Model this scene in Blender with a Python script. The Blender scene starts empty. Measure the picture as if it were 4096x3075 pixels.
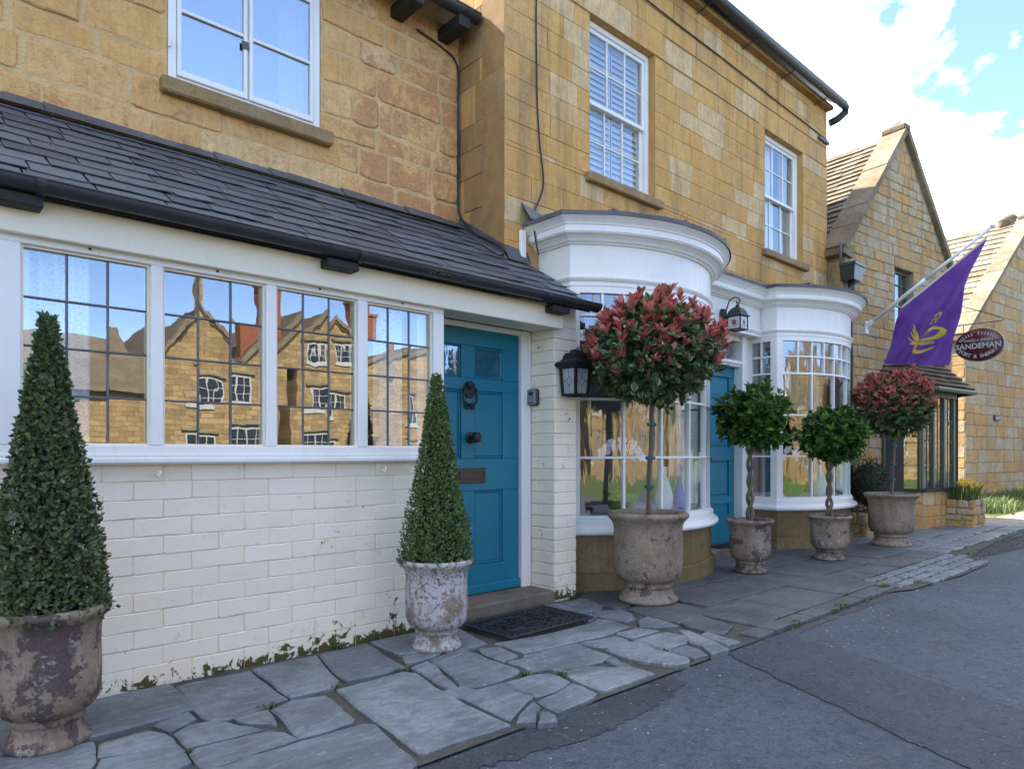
import bpy, math, random
from mathutils import Vector, Matrix, Euler
import numpy as np

# ------------------------------------------------------------------ camera, sky, sun, exposure
SC = bpy.context.scene
COL = SC.collection
R = math.radians
CAM_H = 1.15
cam = bpy.data.cameras.new('camera')
cam.lens = 24.0; cam.sensor_width = 36.0; cam.sensor_fit = 'HORIZONTAL'
cam.shift_y = 0.067
cam.clip_start = 0.05; cam.clip_end = 2000
camo = bpy.data.objects.new('camera', cam); COL.objects.link(camo)
camo.location = (0, 0, CAM_H); camo.rotation_euler = (R(90), 0, R(-42.29))
SC.camera = camo

SUN_EL = R(47); SUN_DIR = Vector((-0.22, 1.0, 0)).normalized()
CLOUD_LO = 0.555; CLOUD_K = 9.5
SKY_STRENGTH = 0.10; SUN_STRENGTH = 2.6; EXPOSURE = 2.92
SC.view_settings.view_transform = 'Standard'
SC.view_settings.look = 'None'
SC.view_settings.gamma = 1.0
SC.view_settings.exposure = EXPOSURE
try:
    SC.view_settings.use_curve_mapping = False
except Exception:
    pass
SC.cycles.use_denoising = True
SC.cycles.max_bounces = 8
SC.cycles.diffuse_bounces = 4
SC.cycles.glossy_bounces = 4
SC.cycles.transparent_max_bounces = 16
SC.cycles.caustics_reflective = False
SC.cycles.caustics_refractive = False

# --------------------------------------------------------------------------- node helpers
class NT:
    """tiny node tree helper"""
    def __init__(s, tree):
        s.t = tree; s.n = tree.nodes; s.l = tree.links
    def add(s, typ, **kw):
        nd = s.n.new(typ)
        for k, v in kw.items():
            setattr(nd, k, v)
        return nd
    def put(s, sock, v):
        if hasattr(v, 'is_linked') or isinstance(v, bpy.types.NodeSocket):
            s.l.new(v, sock)
        else:
            if hasattr(sock.default_value, '__len__') and not hasattr(v, '__len__'):
                v = (v, v, v)
            if hasattr(v, '__len__') and len(v) == 3 and len(sock.default_value) == 4:
                v = (*v, 1)
            sock.default_value = v
    def math(s, op, a, b=0.0, clamp=False):
        m = s.add('ShaderNodeMath', operation=op, use_clamp=clamp)
        s.put(m.inputs[0], a); s.put(m.inputs[1], b)
        return m.outputs[0]
    def mixc(s, fac, a, b, blend='MIX'):
        m = s.add('ShaderNodeMix', data_type='RGBA', blend_type=blend)
        s.put(m.inputs['Factor'], fac); s.put(m.inputs[6], a); s.put(m.inputs[7], b)
        return m.outputs[2]
    def ramp(s, x, lo, hi, a=0.0, b=1.0):
        m = s.add('ShaderNodeMapRange'); m.clamp = True
        s.put(m.inputs[0], x)
        m.inputs[1].default_value = lo; m.inputs[2].default_value = hi
        m.inputs[3].default_value = a; m.inputs[4].default_value = b
        return m.outputs[0]
    def noise(s, vec, scale, detail=4, rough=0.55, dist=0.0):
        nd = s.add('ShaderNodeTexNoise')
        if vec is not None: s.l.new(vec, nd.inputs['Vector'])
        nd.inputs['Scale'].default_value = scale; nd.inputs['Detail'].default_value = detail
        nd.inputs['Roughness'].default_value = rough; nd.inputs['Distortion'].default_value = dist
        return nd.outputs['Fac']
    def voro(s, vec, scale, feature='F1'):
        nd = s.add('ShaderNodeTexVoronoi', feature=feature)
        if vec is not None: s.l.new(vec, nd.inputs['Vector'])
        nd.inputs['Scale'].default_value = scale
        return nd.outputs['Distance']
    def pos(s):
        return s.add('ShaderNodeNewGeometry').outputs['Position']
    def scaled(s, vec, sc):
        m = s.add('ShaderNodeMapping'); s.l.new(vec, m.inputs[0]); m.inputs['Scale'].default_value = sc
        return m.outputs[0]
    def rnd(s):
        return s.add('ShaderNodeObjectInfo').outputs['Random']
    def attr(s, name):
        return s.add('ShaderNodeAttribute', attribute_name=name).outputs['Fac']
    def bump(s, h, strength=0.3, dist=0.01, nrm=None):
        b = s.add('ShaderNodeBump'); s.put(b.inputs['Height'], h)
        b.inputs['Strength'].default_value = strength; b.inputs['Distance'].default_value = dist
        if nrm is not None: s.l.new(nrm, b.inputs['Normal'])
        return b.outputs[0]

# --------------------------------------------------------------------------- world
w = bpy.data.worlds.new('World'); SC.world = w; w.use_nodes = True
t = NT(w.node_tree); w.node_tree.nodes.clear()
sky = t.add('ShaderNodeTexSky', sky_type='NISHITA'); sky.sun_disc = False
sky.sun_elevation = SUN_EL; sky.sun_rotation = math.atan2(SUN_DIR.x, SUN_DIR.y)
sky.altitude = 150; sky.air_density = 0.52; sky.dust_density = 0.0; sky.ozone_density = 1.0
gen = t.add('ShaderNodeTexCoord').outputs['Generated']
sep = t.add('ShaderNodeSeparateXYZ'); t.l.new(gen, sep.inputs[0])
zz = t.math('ADD', t.math('MAXIMUM', sep.outputs[2], 0.0), 0.38)
cmb = t.add('ShaderNodeCombineXYZ')
t.l.new(t.math('DIVIDE', sep.outputs[0], zz), cmb.inputs[0])
t.l.new(t.math('DIVIDE', sep.outputs[1], zz), cmb.inputs[1])
cmb.inputs[2].default_value = 6.81
cv = cmb.outputs[0]
n1 = t.noise(cv, 1.55, 9, 0.56, 0.15)
n2 = t.noise(cv, 5.5, 6, 0.6, 0.2)
# broken cumulus over the whole sky, with the clear blue gap low in the north that the windows mirror
gap = t.math('MULTIPLY', t.ramp(sep.outputs[1], -0.35, -0.62), t.ramp(sep.outputs[2], 0.68, 0.54))
dens = t.math('SUBTRACT', t.math('ADD', n1, t.math('MULTIPLY', n2, 0.16)), t.math('MULTIPLY', gap, 0.40))
cover = t.ramp(dens, CLOUD_LO-0.02, CLOUD_LO+0.11)
thick = t.ramp(dens, CLOUD_LO+0.04, CLOUD_LO+0.16)
n3 = t.noise(cv, 2.3, 5, 0.55, 0.3)
sh0 = t.math('MULTIPLY', thick, t.ramp(n3, 0.28, 0.56))
shade = t.math('SUBTRACT', 1.0, t.math('POWER', t.math('SUBTRACT', 1.0, sh0), 3.0))
ccol = t.mixc(shade, (CLOUD_K, CLOUD_K, CLOUD_K), (CLOUD_K*0.13, CLOUD_K*0.145, CLOUD_K*0.165))
skyc = t.mixc(cover, sky.outputs[0], ccol)
bg = t.add('ShaderNodeBackground'); t.l.new(skyc, bg.inputs[0]); bg.inputs[1].default_value = SKY_STRENGTH
out = t.add('ShaderNodeOutputWorld'); t.l.new(bg.outputs[0], out.inputs[0])

sl = bpy.data.lights.new('sun', 'SUN'); sl.energy = SUN_STRENGTH; sl.angle = R(0.53); sl.color = (1.0, 0.94, 0.84)
so = bpy.data.objects.new('sun', sl); COL.objects.link(so); so.location = (8, 20, 22)
to_sun = Vector((SUN_DIR.x*math.cos(SUN_EL), SUN_DIR.y*math.cos(SUN_EL), math.sin(SUN_EL)))
so.rotation_euler = to_sun.to_track_quat('Z', 'Y').to_euler()

# --------------------------------------------------------------------------- mesh helpers
rng = random.Random(7)
class MB:
    """collects faces, then becomes ONE mesh object"""
    def __init__(s): s.v = []; s.f = []; s.m = []
    def face(s, pts, m=0):
        i = len(s.v); s.v += [tuple(p) for p in pts]; s.f.append(tuple(range(i, i+len(pts)))); s.m.append(m); return s
    def raw(s, vs, fs, m=0):
        i = len(s.v); s.v += [tuple(p) for p in vs]
        for f in fs: s.f.append(tuple(i+k for k in f)); s.m.append(m)
        return s
    def box(s, x0, x1, y0, y1, z0, z1, m=0):
        vs = [(x0,y0,z0),(x1,y0,z0),(x1,y1,z0),(x0,y1,z0),(x0,y0,z1),(x1,y0,z1),(x1,y1,z1),(x0,y1,z1)]
        s.raw(vs, [(0,3,2,1),(4,5,6,7),(0,1,5,4),(1,2,6,5),(2,3,7,6),(3,0,4,7)], m)
        return s
    def bbox(s, x0, x1, y0, y1, z0, z1, c=0.006, m=0):
        """box with chamfered edges"""
        c = min(c, (x1-x0)*.45, (y1-y0)*.45, (z1-z0)*.45)
        vs = []
        for sx in (0,1):
            for sy in (0,1):
                for sz in (0,1):
                    X=(x0,x1)[sx]; Y=(y0,y1)[sy]; Z=(z0,z1)[sz]
                    dx=(c,-c)[sx]; dy=(c,-c)[sy]; dz=(c,-c)[sz]
                    vs += [(X,Y+dy,Z+dz),(X+dx,Y,Z+dz),(X+dx,Y+dy,Z)]
        def I(sx,sy,sz,k): return (sx*4+sy*2+sz)*3+k
        fs = [(I(0,0,0,0),I(0,0,1,0),I(0,1,1,0),I(0,1,0,0)),(I(1,0,0,0),I(1,1,0,0),I(1,1,1,0),I(1,0,1,0)),
              (I(0,0,0,1),I(1,0,0,1),I(1,0,1,1),I(0,0,1,1)),(I(0,1,0,1),I(0,1,1,1),I(1,1,1,1),I(1,1,0,1)),
              (I(0,0,0,2),I(0,1,0,2),I(1,1,0,2),I(1,0,0,2)),(I(0,0,1,2),I(1,0,1,2),I(1,1,1,2),I(0,1,1,2))]
        for a in (0,1):
            for b in (0,1):
                fs.append((I(a,b,0,0),I(a,b,1,0),I(a,b,1,1),I(a,b,0,1)))
                fs.append((I(a,0,b,0),I(a,1,b,0),I(a,1,b,2),I(a,0,b,2)))
                fs.append((I(0,a,b,1),I(1,a,b,1),I(1,a,b,2),I(0,a,b,2)))
                for cc in (0,1): fs.append((I(a,b,cc,0),I(a,b,cc,1),I(a,b,cc,2)))
        s.raw(vs, fs, m); return s
    def ring(s, rings, closed=True, caps=True, m=0):
        """skin a list of equal-length rings of points"""
        n = len(rings[0]); vs = [p for r in rings for p in r]; fs = []
        for i in range(len(rings)-1):
            for k in range(n if closed else n-1):
                k2 = (k+1) % n
                fs.append((i*n+k, i*n+k2, (i+1)*n+k2, (i+1)*n+k))
        if caps and closed:
            fs.append(tuple(range(n-1,-1,-1))); b=(len(rings)-1)*n; fs.append(tuple(range(b,b+n)))
        s.raw(vs, fs, m); return s
    def tube(s, path, r, n=8, caps=True, m=0):
        P = [Vector(p) for p in path]; rr = r if hasattr(r,'__len__') else [r]*len(P)
        rings = []; up = None
        for i,p in enumerate(P):
            d = (P[min(i+1,len(P)-1)]-P[max(i-1,0)])
            d = d.normalized() if d.length>1e-9 else Vector((0,0,1))
            if up is None:
                up = Vector((0,0,1)) if abs(d.z)<0.9 else Vector((1,0,0))
            a = d.cross(up); a = a.normalized() if a.length>1e-6 else Vector((1,0,0))
            b = a.cross(d).normalized(); up = b
            rings.append([p + (a*math.cos(2*math.pi*k/n)+b*math.sin(2*math.pi*k/n))*rr[i] for k in range(n)])
        return s.ring(rings, caps=caps, m=m)
    def lathe(s, prof, n=32, c=(0,0,0), m=0, wob=None, capb=True, capt=True):
        rings=[]
        for (r,z) in prof:
            rings.append([(c[0]+r*(1+(wob(a,z) if wob else 0))*math.cos(a), c[1]+r*(1+(wob(a,z) if wob else 0))*math.sin(a), c[2]+z) for a in [2*math.pi*k/n for k in range(n)]])
        vs=[p for r_ in rings for p in r_]; fs=[]
        for i in range(len(rings)-1):
            for k in range(n):
                k2=(k+1)%n; fs.append((i*n+k,i*n+k2,(i+1)*n+k2,(i+1)*n+k))
        if capb: fs.append(tuple(range(n-1,-1,-1)))
        if capt: b=(len(rings)-1)*n; fs.append(tuple(range(b,b+n)))
        s.raw(vs,fs,m); return s
    def slab(s, poly, fr, n0, n1, c=0.006, m=0):
        """polygon (u,v) extruded from n0 to n1 in frame fr=(O,U,V,N), front edge chamfered by c"""
        O,U,V,N = fr
        cu=sum(p[0] for p in poly)/len(poly); cvv=sum(p[1] for p in poly)/len(poly)
        def P(u,v,n): return O+U*u+V*v+N*n
        k=len(poly); ins=[]
        for (u,v) in poly:
            du,dv=u-cu,v-cvv; L=math.hypot(du,dv) or 1; q=max(0.1,1-1.3*c/L)
            ins.append((cu+du*q,cvv+dv*q))
        ar=sum(poly[i][0]*poly[(i+1)%k][1]-poly[(i+1)%k][0]*poly[i][1] for i in range(k))
        vs=[P(u,v,n0) for u,v in poly]+[P(u,v,n1-c*0.8) for u,v in poly]+[P(u,v,n1) for u,v in ins]
        fs=[]
        for i in range(k):
            j=(i+1)%k
            fs.append((i,j,k+j,k+i)); fs.append((k+i,k+j,2*k+j,2*k+i))
        fs.append(tuple(range(2*k,3*k)))
        # keep normals outward: reverse when the frame / winding is mirrored
        sgn = U.cross(V).dot(N)*ar
        if sgn<0: fs=[tuple(reversed(f)) for f in fs]
        s.raw(vs,fs,m); return s
    def mesh(s, name, mats, smooth=False):
        me=bpy.data.meshes.new(name); me.from_pydata([tuple(p) for p in s.v],[],s.f)
        mats = mats if isinstance(mats,(list,tuple)) else [mats]
        for mt in mats: me.materials.append(mt)
        if len(mats)>1: me.polygons.foreach_set('material_index', s.m)
        if smooth: me.polygons.foreach_set('use_smooth',[True]*len(me.polygons))
        me.update(); return me
    def build(s, name, mats, parent=None, smooth=False, loc=(0,0,0), fix=False):
        me=s.mesh(name,mats,smooth)
        if fix:
            import bmesh
            bm=bmesh.new(); bm.from_mesh(me); bmesh.ops.remove_doubles(bm,verts=bm.verts,dist=1e-5); bmesh.ops.recalc_face_normals(bm,faces=bm.faces); bm.to_mesh(me); bm.free()
        return link(name, me, parent, loc)

def link(name, me, parent=None, loc=(0,0,0)):
    o=bpy.data.objects.new(name, me); COL.objects.link(o); o.location=loc
    if parent is not None:
        o.parent=parent
        if 'woff' in parent: o.location=Vector(loc)-Vector(parent['woff'][:])
    return o
def tag(o, label, cat, group=None):
    o['label']=label; o['category']=cat
    if group: o['group']=group
    return o
def thing(name, label, cat, loc, rotz=0.0, group=None, world=True):
    """Empty at the base of a thing; parts of a world=True thing are given in world coordinates"""
    o=bpy.data.objects.new(name,None); COL.objects.link(o); o.location=loc; o.rotation_euler=(0,0,rotz)
    o.empty_display_size=0.2
    tag(o,label,cat,group)
    if world: o['woff']=tuple(loc)
    return o
def structure(o): o['kind']='structure'; return o
def stuff(o): o['kind']='stuff'; return o
def frame(O,U,V,N): return (Vector(O),Vector(U),Vector(V),Vector(N))

def rough_rect(u0,u1,v0,v1,j,rg,cut=None):
    """rectangle with nicked corners and wandering edges"""
    w_,h_=u1-u0,v1-v0; c=cut if cut is not None else min(w_,h_)*0.14
    J=lambda: rg.uniform(-j,j)
    return [(u0+c+J(),v0+J()),(u0+w_*.5+J(),v0+J()),(u1-c+J(),v0+J()),(u1+J(),v0+c+J()),(u1+J(),v1-c+J()),
            (u1-c+J(),v1+J()),(u0+w_*.5+J(),v1+J()),(u0+c+J(),v1+J()),(u0+J(),v1-c+J()),(u0+J(),v0+c+J())]
def courses(x0,x1,z0,z1,holes,hr,lr,rg,gap=0.008,xl=None,xr=None):
    """rectangles of coursed masonry that leave the holes (x0,x1,z0,z1) free"""
    br=sorted({z0,z1,*[max(z0,min(z1,h[k])) for h in holes for k in (2,3)]}); res=[]
    for a,b in zip(br[:-1],br[1:]):
        if b-a<1e-4: continue
        n=max(1,round((b-a)/((hr[0]+hr[1])/2)))
        ws=[rg.uniform(*hr) for _ in range(n)]; k=(b-a)/sum(ws); z=a
        for wv in ws:
            za,zb=z,z+wv*k; z=zb
            lo=xl(zb) if xl else x0; hi=xr(zb) if xr else x1
            iv=[(lo,hi)]
            for (hx0,hx1,hz0,hz1) in holes:
                if hz0<zb-1e-4 and hz1>za+1e-4:
                    nv=[]
                    for (p,q) in iv:
                        if hx0>p+1e-3: nv.append((p,min(q,hx0)))
                        if hx1<q-1e-3: nv.append((max(p,hx1),q))
                        if hx1<=p or hx0>=q: nv=nv if nv and nv[-1]==(p,q) else nv+[(p,q)]
                    iv=[i for n_,i in enumerate(nv) if i[1]-i[0]>0.02 and i not in nv[:n_]]
            for (p,q) in iv:
                x=p
                while x<q-1e-4:
                    L=rg.uniform(*lr)
                    if q-(x+L)<lr[0]*0.7: L=q-x
                    res.append((x+gap/2,min(q,x+L)-gap/2,za+gap/2,zb-gap/2)); x+=L
    return res
def rects_minus(x0,x1,z0,z1,holes):
    xs=sorted({x0,x1,*[min(max(h[k],x0),x1) for h in holes for k in (0,1)]}); zs=sorted({z0,z1,*[min(max(h[k],z0),z1) for h in holes for k in (2,3)]})
    out=[]
    for a,b in zip(xs[:-1],xs[1:]):
        for c,d in zip(zs[:-1],zs[1:]):
            mx,mz=(a+b)/2,(c+d)/2
            if not any(h[0]<mx<h[1] and h[2]<mz<h[3] for h in holes): out.append((a,b,c,d))
    return out
# --------------------------------------------------------------------------- materials
def new_mat(name):
    m=bpy.data.materials.new(name); m.use_nodes=True; m.node_tree.nodes.clear()
    t=NT(m.node_tree); o=t.add('ShaderNodeOutputMaterial'); p=t.add('ShaderNodeBsdfPrincipled')
    t.l.new(p.outputs[0],o.inputs[0]); t.out=o; t.p=p
    return m,t
def fin(t,col=None,rough=0.8,nrm=None,spec=None,metal=None):
    if col is not None: t.put(t.p.inputs['Base Color'],col)
    t.put(t.p.inputs['Roughness'],rough)
    if nrm is not None: t.l.new(nrm,t.p.inputs['Normal'])
    if spec is not None: t.put(t.p.inputs['Specular IOR Level'],spec)
    if metal is not None: t.put(t.p.inputs['Metallic'],metal)

def m_stone(name,c1,c2,c3,pale,red=None,lichen=0.25,bump=0.5,redlo=0.52,palelo=0.80,grime=0.35,courses=None):
    """golden limestone: piece-to-piece tone, mottling, tool marks, rain streaks, pits, lichen specks"""
    m,t=new_mat(name); P=t.pos(); r=t.rnd()
    big=t.noise(P,1.1,4,0.55); mid=t.noise(P,8,7,0.68,0.6); fine=t.noise(P,34,6,0.70,0.3); grit=t.noise(P,120,4,0.65)
    strk=t.noise(t.scaled(P,(30,30,6)),1.0,5,0.65,0.3); rain=t.noise(t.scaled(P,(5.5,5.5,0.55)),1.0,6,0.66,0.4)
    r2=t.math('FRACT',t.math('MULTIPLY',r,13.7))
    c=t.mixc(t.ramp(r,0.0,1.0),c1,c2)
    c=t.mixc(t.ramp(r2,0.0,1.0,0,0.45),c,c3)
    c=t.mixc(t.ramp(mid,0.36,0.64,0,0.8),c,c3)
    c=t.mixc(t.ramp(t.math('FRACT',t.math('MULTIPLY',r,7.31)),palelo,palelo+0.03,0,0.8),c,t.mixc(t.ramp(mid,0.4,0.62),pale,(pale[0]*0.8,pale[1]*0.77,pale[2]*0.72)))
    if red is not None:
        rm=t.math('ADD',t.math('MULTIPLY',big,0.55),t.math('MULTIPLY',t.noise(P,9,8,0.75,0.8),0.5))
        rm=t.math('ADD',rm,t.math('MULTIPLY',t.math('FRACT',t.math('MULTIPLY',r,3.7)),0.10))
        sx_=t.add('ShaderNodeSeparateXYZ'); t.l.new(P,sx_.inputs[0])
        rm=t.math('ADD',rm,t.ramp(sx_.outputs[0],1.8,3.6,-0.015,0.055))
        c=t.mixc(t.ramp(rm,redlo+0.06,redlo+0.10,0,0.72),c,t.mixc(t.ramp(fine,0.42,0.6),red,(red[0]*1.5,red[1]*1.6,red[2]*1.5)))
    c=t.mixc(t.ramp(strk,0.44,0.66,0,0.35),c,(c1[0]*0.66,c1[1]*0.62,c1[2]*0.56))
    c=t.mixc(t.ramp(rain,0.50,0.70,0,grime),c,(0.14,0.105,0.062))
    g=t.noise(P,0.9,7,0.70,0.6)
    c=t.mixc(t.ramp(g,0.50,0.70,0,grime*0.8),c,(0.15,0.115,0.07))
    c=t.mixc(t.ramp(fine,0.55,0.68,0,0.45),c,(c1[0]*0.5,c1[1]*0.46,c1[2]*0.42))
    c=t.mixc(t.ramp(t.noise(P,62,3,0.6,0.4),0.66,0.70,0,0.6),c,(0.075,0.055,0.035))
    sp=t.ramp(t.noise(P,58,3,0.6),0.63,0.67,0,1)
    reg=t.ramp(t.noise(P,2.2,5,0.65,0.3),0.46,0.64,0,lichen)
    c=t.mixc(t.math('MULTIPLY',sp,t.math('MULTIPLY',reg,1.6),True),c,(0.58,0.56,0.50))
    c=t.mixc(t.math('MULTIPLY',reg,0.35),c,(0.33,0.295,0.225))
    h=t.math('ADD',t.math('ADD',t.math('MULTIPLY',mid,0.8),t.math('MULTIPLY',fine,0.5)),t.math('ADD',t.math('MULTIPLY',grit,0.16),t.math('MULTIPLY',strk,0.25)))
    if courses:
        bt=t.add('ShaderNodeTexBrick'); mp=t.add('ShaderNodeMapping'); t.l.new(P,mp.inputs[0]); mp.inputs['Rotation'].default_value=(R(-90),0,0); t.l.new(mp.outputs[0],bt.inputs['Vector'])
        bt.inputs['Scale'].default_value=1.0; bt.inputs['Brick Width'].default_value=courses[0]; bt.inputs['Row Height'].default_value=courses[1]; bt.inputs['Mortar Size'].default_value=0.012; bt.inputs['Mortar Smooth'].default_value=0.2
        bt.inputs['Color1'].default_value=(0.75,0.75,0.75,1); bt.inputs['Color2'].default_value=(1.25,1.25,1.2,1); bt.inputs['Mortar'].default_value=(0.55,0.5,0.45,1)
        c=t.mixc(1.0,c,bt.outputs[0],'MULTIPLY')
    fin(t,c,0.92,t.bump(h,bump,0.025),0.2)
    return m
def m_paint(name,col,rough=0.45,dirt=0.18,bump=0.12,wear=0.0,wearcol=(0.3,0.24,0.17)):
    m,t=new_mat(name); P=t.pos()
    n=t.noise(P,2.2,5,0.6,0.3); f=t.noise(P,60,3,0.5); s=t.noise(t.scaled(P,(18,18,2.2)),1.0,4,0.6)
    c=t.mixc(t.ramp(n,0.45,0.75,0,dirt),col,(col[0]*0.72,col[1]*0.68,col[2]*0.58))
    c=t.mixc(t.ramp(s,0.55,0.75,0,dirt),c,(col[0]*0.7,col[1]*0.66,col[2]*0.58))
    if wear:
        c=t.mixc(t.ramp(t.noise(P,16,6,0.7,0.5),0.72-wear,0.74-wear,0,0.9),c,wearcol)
    fin(t,c,t.ramp(f,0.3,0.7,rough-0.06,rough+0.1),t.bump(t.math('ADD',t.math('MULTIPLY',f,0.3),n),bump,0.004))
    return m
def m_plain(name,col,rough=0.6,bump=0.15,scale=40,var=0.25,metal=0.0,spec=None,dist=0.004):
    m,t=new_mat(name); P=t.pos(); n=t.noise(P,scale,5,0.6); b=t.noise(P,scale*0.12,4,0.6,0.4)
    k=1-var
    c=t.mixc(t.ramp(b,0.3,0.7),col,(col[0]*k,col[1]*k,col[2]*k))
    fin(t,c,t.ramp(n,0.3,0.7,max(0.02,rough-0.08),min(1,rough+0.1)),t.bump(n,bump,dist),spec,metal)
    return m

GOLD1=(0.47,0.285,0.105); GOLD2=(0.54,0.35,0.15); GOLD3=(0.40,0.235,0.085)
M={}
M['cottage_stone']=m_stone('cottage_stone',(0.78,0.465,0.185),(0.82,0.54,0.26),(0.68,0.375,0.135),(0.82,0.58,0.31),red=(0.42,0.19,0.095),lichen=0.05,bump=1.0,redlo=0.50,palelo=0.86,grime=0.12)
M['cottage_mortar']=m_plain('cottage_mortar',(0.74,0.49,0.23),0.95,0.9,45,0.28,dist=0.02)
M['ashlar']=m_stone('ashlar',(0.64,0.365,0.122),(0.70,0.425,0.162),(0.53,0.290,0.094),(0.69,0.52,0.305),lichen=0.42,bump=0.5,palelo=0.76,grime=0.55)
M['ashlar_mortar']=m_plain('ashlar_mortar',(0.36,0.21,0.08),0.95,0.5,60,0.3,dist=0.006)
M['ashlar_dark']=m_stone('ashlar_dark',(0.42,0.25,0.095),(0.46,0.28,0.11),(0.30,0.18,0.075),(0.48,0.32,0.16),lichen=0.75,bump=0.55,palelo=0.9,grime=0.6)
M['rubble']=m_stone('rubble',(0.56,0.34,0.125),(0.62,0.41,0.18),(0.43,0.265,0.105),(0.50,0.43,0.31),lichen=0.7,bump=1.0,palelo=0.55,grime=0.55)
M['rubble_mortar']=m_plain('rubble_mortar',(0.36,0.29,0.19),0.95,0.7,50,0.35,dist=0.012)
M['coping']=m_stone('coping',(0.22,0.165,0.10),(0.27,0.21,0.13),(0.16,0.125,0.08),(0.30,0.25,0.17),lichen=0.9,bump=0.8,palelo=0.8,grime=0.45)
M['stone_tile']=m_stone('stone_tile',(0.20,0.16,0.11),(0.30,0.25,0.18),(0.14,0.115,0.08),(0.38,0.33,0.25),lichen=0.9,bump=0.9,palelo=0.7,grime=0.4)
M['plinth']=m_stone('plinth',(0.27,0.19,0.080),(0.34,0.23,0.10),(0.15,0.125,0.055),(0.36,0.26,0.14),lichen=0.25,bump=0.7,palelo=0.9,grime=0.6)
M['sill_stone']=m_stone('sill_stone',(0.36,0.23,0.10),(0.40,0.26,0.12),(0.26,0.18,0.09),(0.4,0.3,0.18),lichen=0.55,bump=0.6,palelo=0.9,grime=0.3)
M['wood_white']=m_paint('wood_white',(0.80,0.785,0.755),0.40,0.22,0.2,0.05,(0.5,0.44,0.36))
M['wood_cream']=m_paint('wood_cream',(0.86,0.78,0.615),0.42,0.14,0.12)
M['teal']=m_paint('teal',(0.0,0.165,0.250),0.42,0.28,0.25)
M['black_iron']=m_plain('black_iron',(0.012,0.013,0.016),0.42,0.25,90,0.3)
M['gutter_black']=m_plain('gutter_black',(0.030,0.033,0.040),0.42,0.2,50,0.35)
M['gutter_grey']=m_plain('gutter_grey',(0.030,0.030,0.034),0.5,0.15,50,0.3)
M['lead']=m_plain('lead',(0.12,0.125,0.14),0.6,0.5,22,0.6,dist=0.01)
M['came']=m_plain('came',(0.16,0.16,0.18),0.5,0.2,60,0.4,metal=0.3)
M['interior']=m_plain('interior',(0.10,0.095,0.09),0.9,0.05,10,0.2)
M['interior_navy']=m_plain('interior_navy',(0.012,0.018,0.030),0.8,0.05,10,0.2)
M['interior_pale']=m_plain('interior_pale',(0.45,0.44,0.42),0.8,0.05,10,0.1)
M['rubber']=m_plain('rubber',(0.014,0.016,0.021),0.55,0.3,120,0.3)
M['step']=m_plain('step',(0.20,0.165,0.12),0.92,0.5,45,0.45,dist=0.006)
M['green_paint']=m_paint('green_paint',(0.085,0.10,0.060),0.45,0.15,0.1)
M['hopper_paint']=m_paint('hopper_paint',(0.02,0.035,0.035),0.3,0.12,0.08)
M['cable']=m_plain('cable',(0.012,0.012,0.013),0.5,0.1,60,0.2)
M['rope']=m_plain('rope',(0.55,0.52,0.42),0.8,0.2,200,0.2)
M['pole_white']=m_plain('pole_white',(0.66,0.67,0.68),0.4,0.08,30,0.1)
M['brick_red']=m_plain('brick_red',(0.30,0.105,0.05),0.9,0.5,60,0.4,dist=0.006)
M['wood_dark']=m_plain('wood_dark',(0.018,0.017,0.016),0.65,0.4,40,0.4)
M['wood_brown']=m_plain('wood_brown',(0.13,0.075,0.045),0.8,0.4,40,0.4)
M['bulb']=m_plain('bulb',(0.75,0.75,0.74),0.3,0.02,10,0.05)
M['plastic_grey']=m_plain('plastic_grey',(0.23,0.25,0.27),0.4,0.05,60,0.1)
M['white_petal']=m_plain('white_petal',(0.82,0.82,0.84),0.55,0.1,60,0.08)
M['yellow_petal']=m_plain('yellow_petal',(0.75,0.50,0.02),0.5,0.1,60,0.15)
M['green_bowl']=m_plain('green_bowl',(0.10,0.22,0.02),0.15,0.05,20,0.3)
M['white_china']=m_plain('white_china',(0.72,0.72,0.72),0.15,0.02,20,0.05)
M['blue_dress']=m_plain('blue_dress',(0.02,0.12,0.55),0.3,0.1,20,0.3)
M['sign_red']=m_plain('sign_red',(0.075,0.012,0.020),0.22,0.06,30,0.4)
M['sign_letter']=m_plain('sign_letter',(0.42,0.42,0.45),0.6,0.05,60,0.35)
M['gold_print']=m_plain('gold_print',(0.62,0.46,0.06),0.6,0.05,60,0.2)
M['shutter']=m_paint('shutter',(0.80,0.80,0.80),0.4,0.06,0.04)
M['gravel_pale']=m_plain('gravel_pale',(0.50,0.46,0.40),0.85,0.4,60,0.4)
M['bark']=m_plain('bark',(0.17,0.135,0.095),0.9,0.7,70,0.45,dist=0.008)
M['bark_grey']=m_plain('bark_grey',(0.20,0.175,0.145),0.9,0.6,70,0.45,dist=0.006)
M['twig']=m_plain('twig',(0.12,0.085,0.05),0.9,0.4,70,0.3)
M['tie']=m_plain('tie',(0.005,0.10,0.095),0.5,0.1,60,0.2)
M['daff_leaf']=m_plain('daff_leaf',(0.035,0.085,0.02),0.5,0.1,30,0.4)

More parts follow.
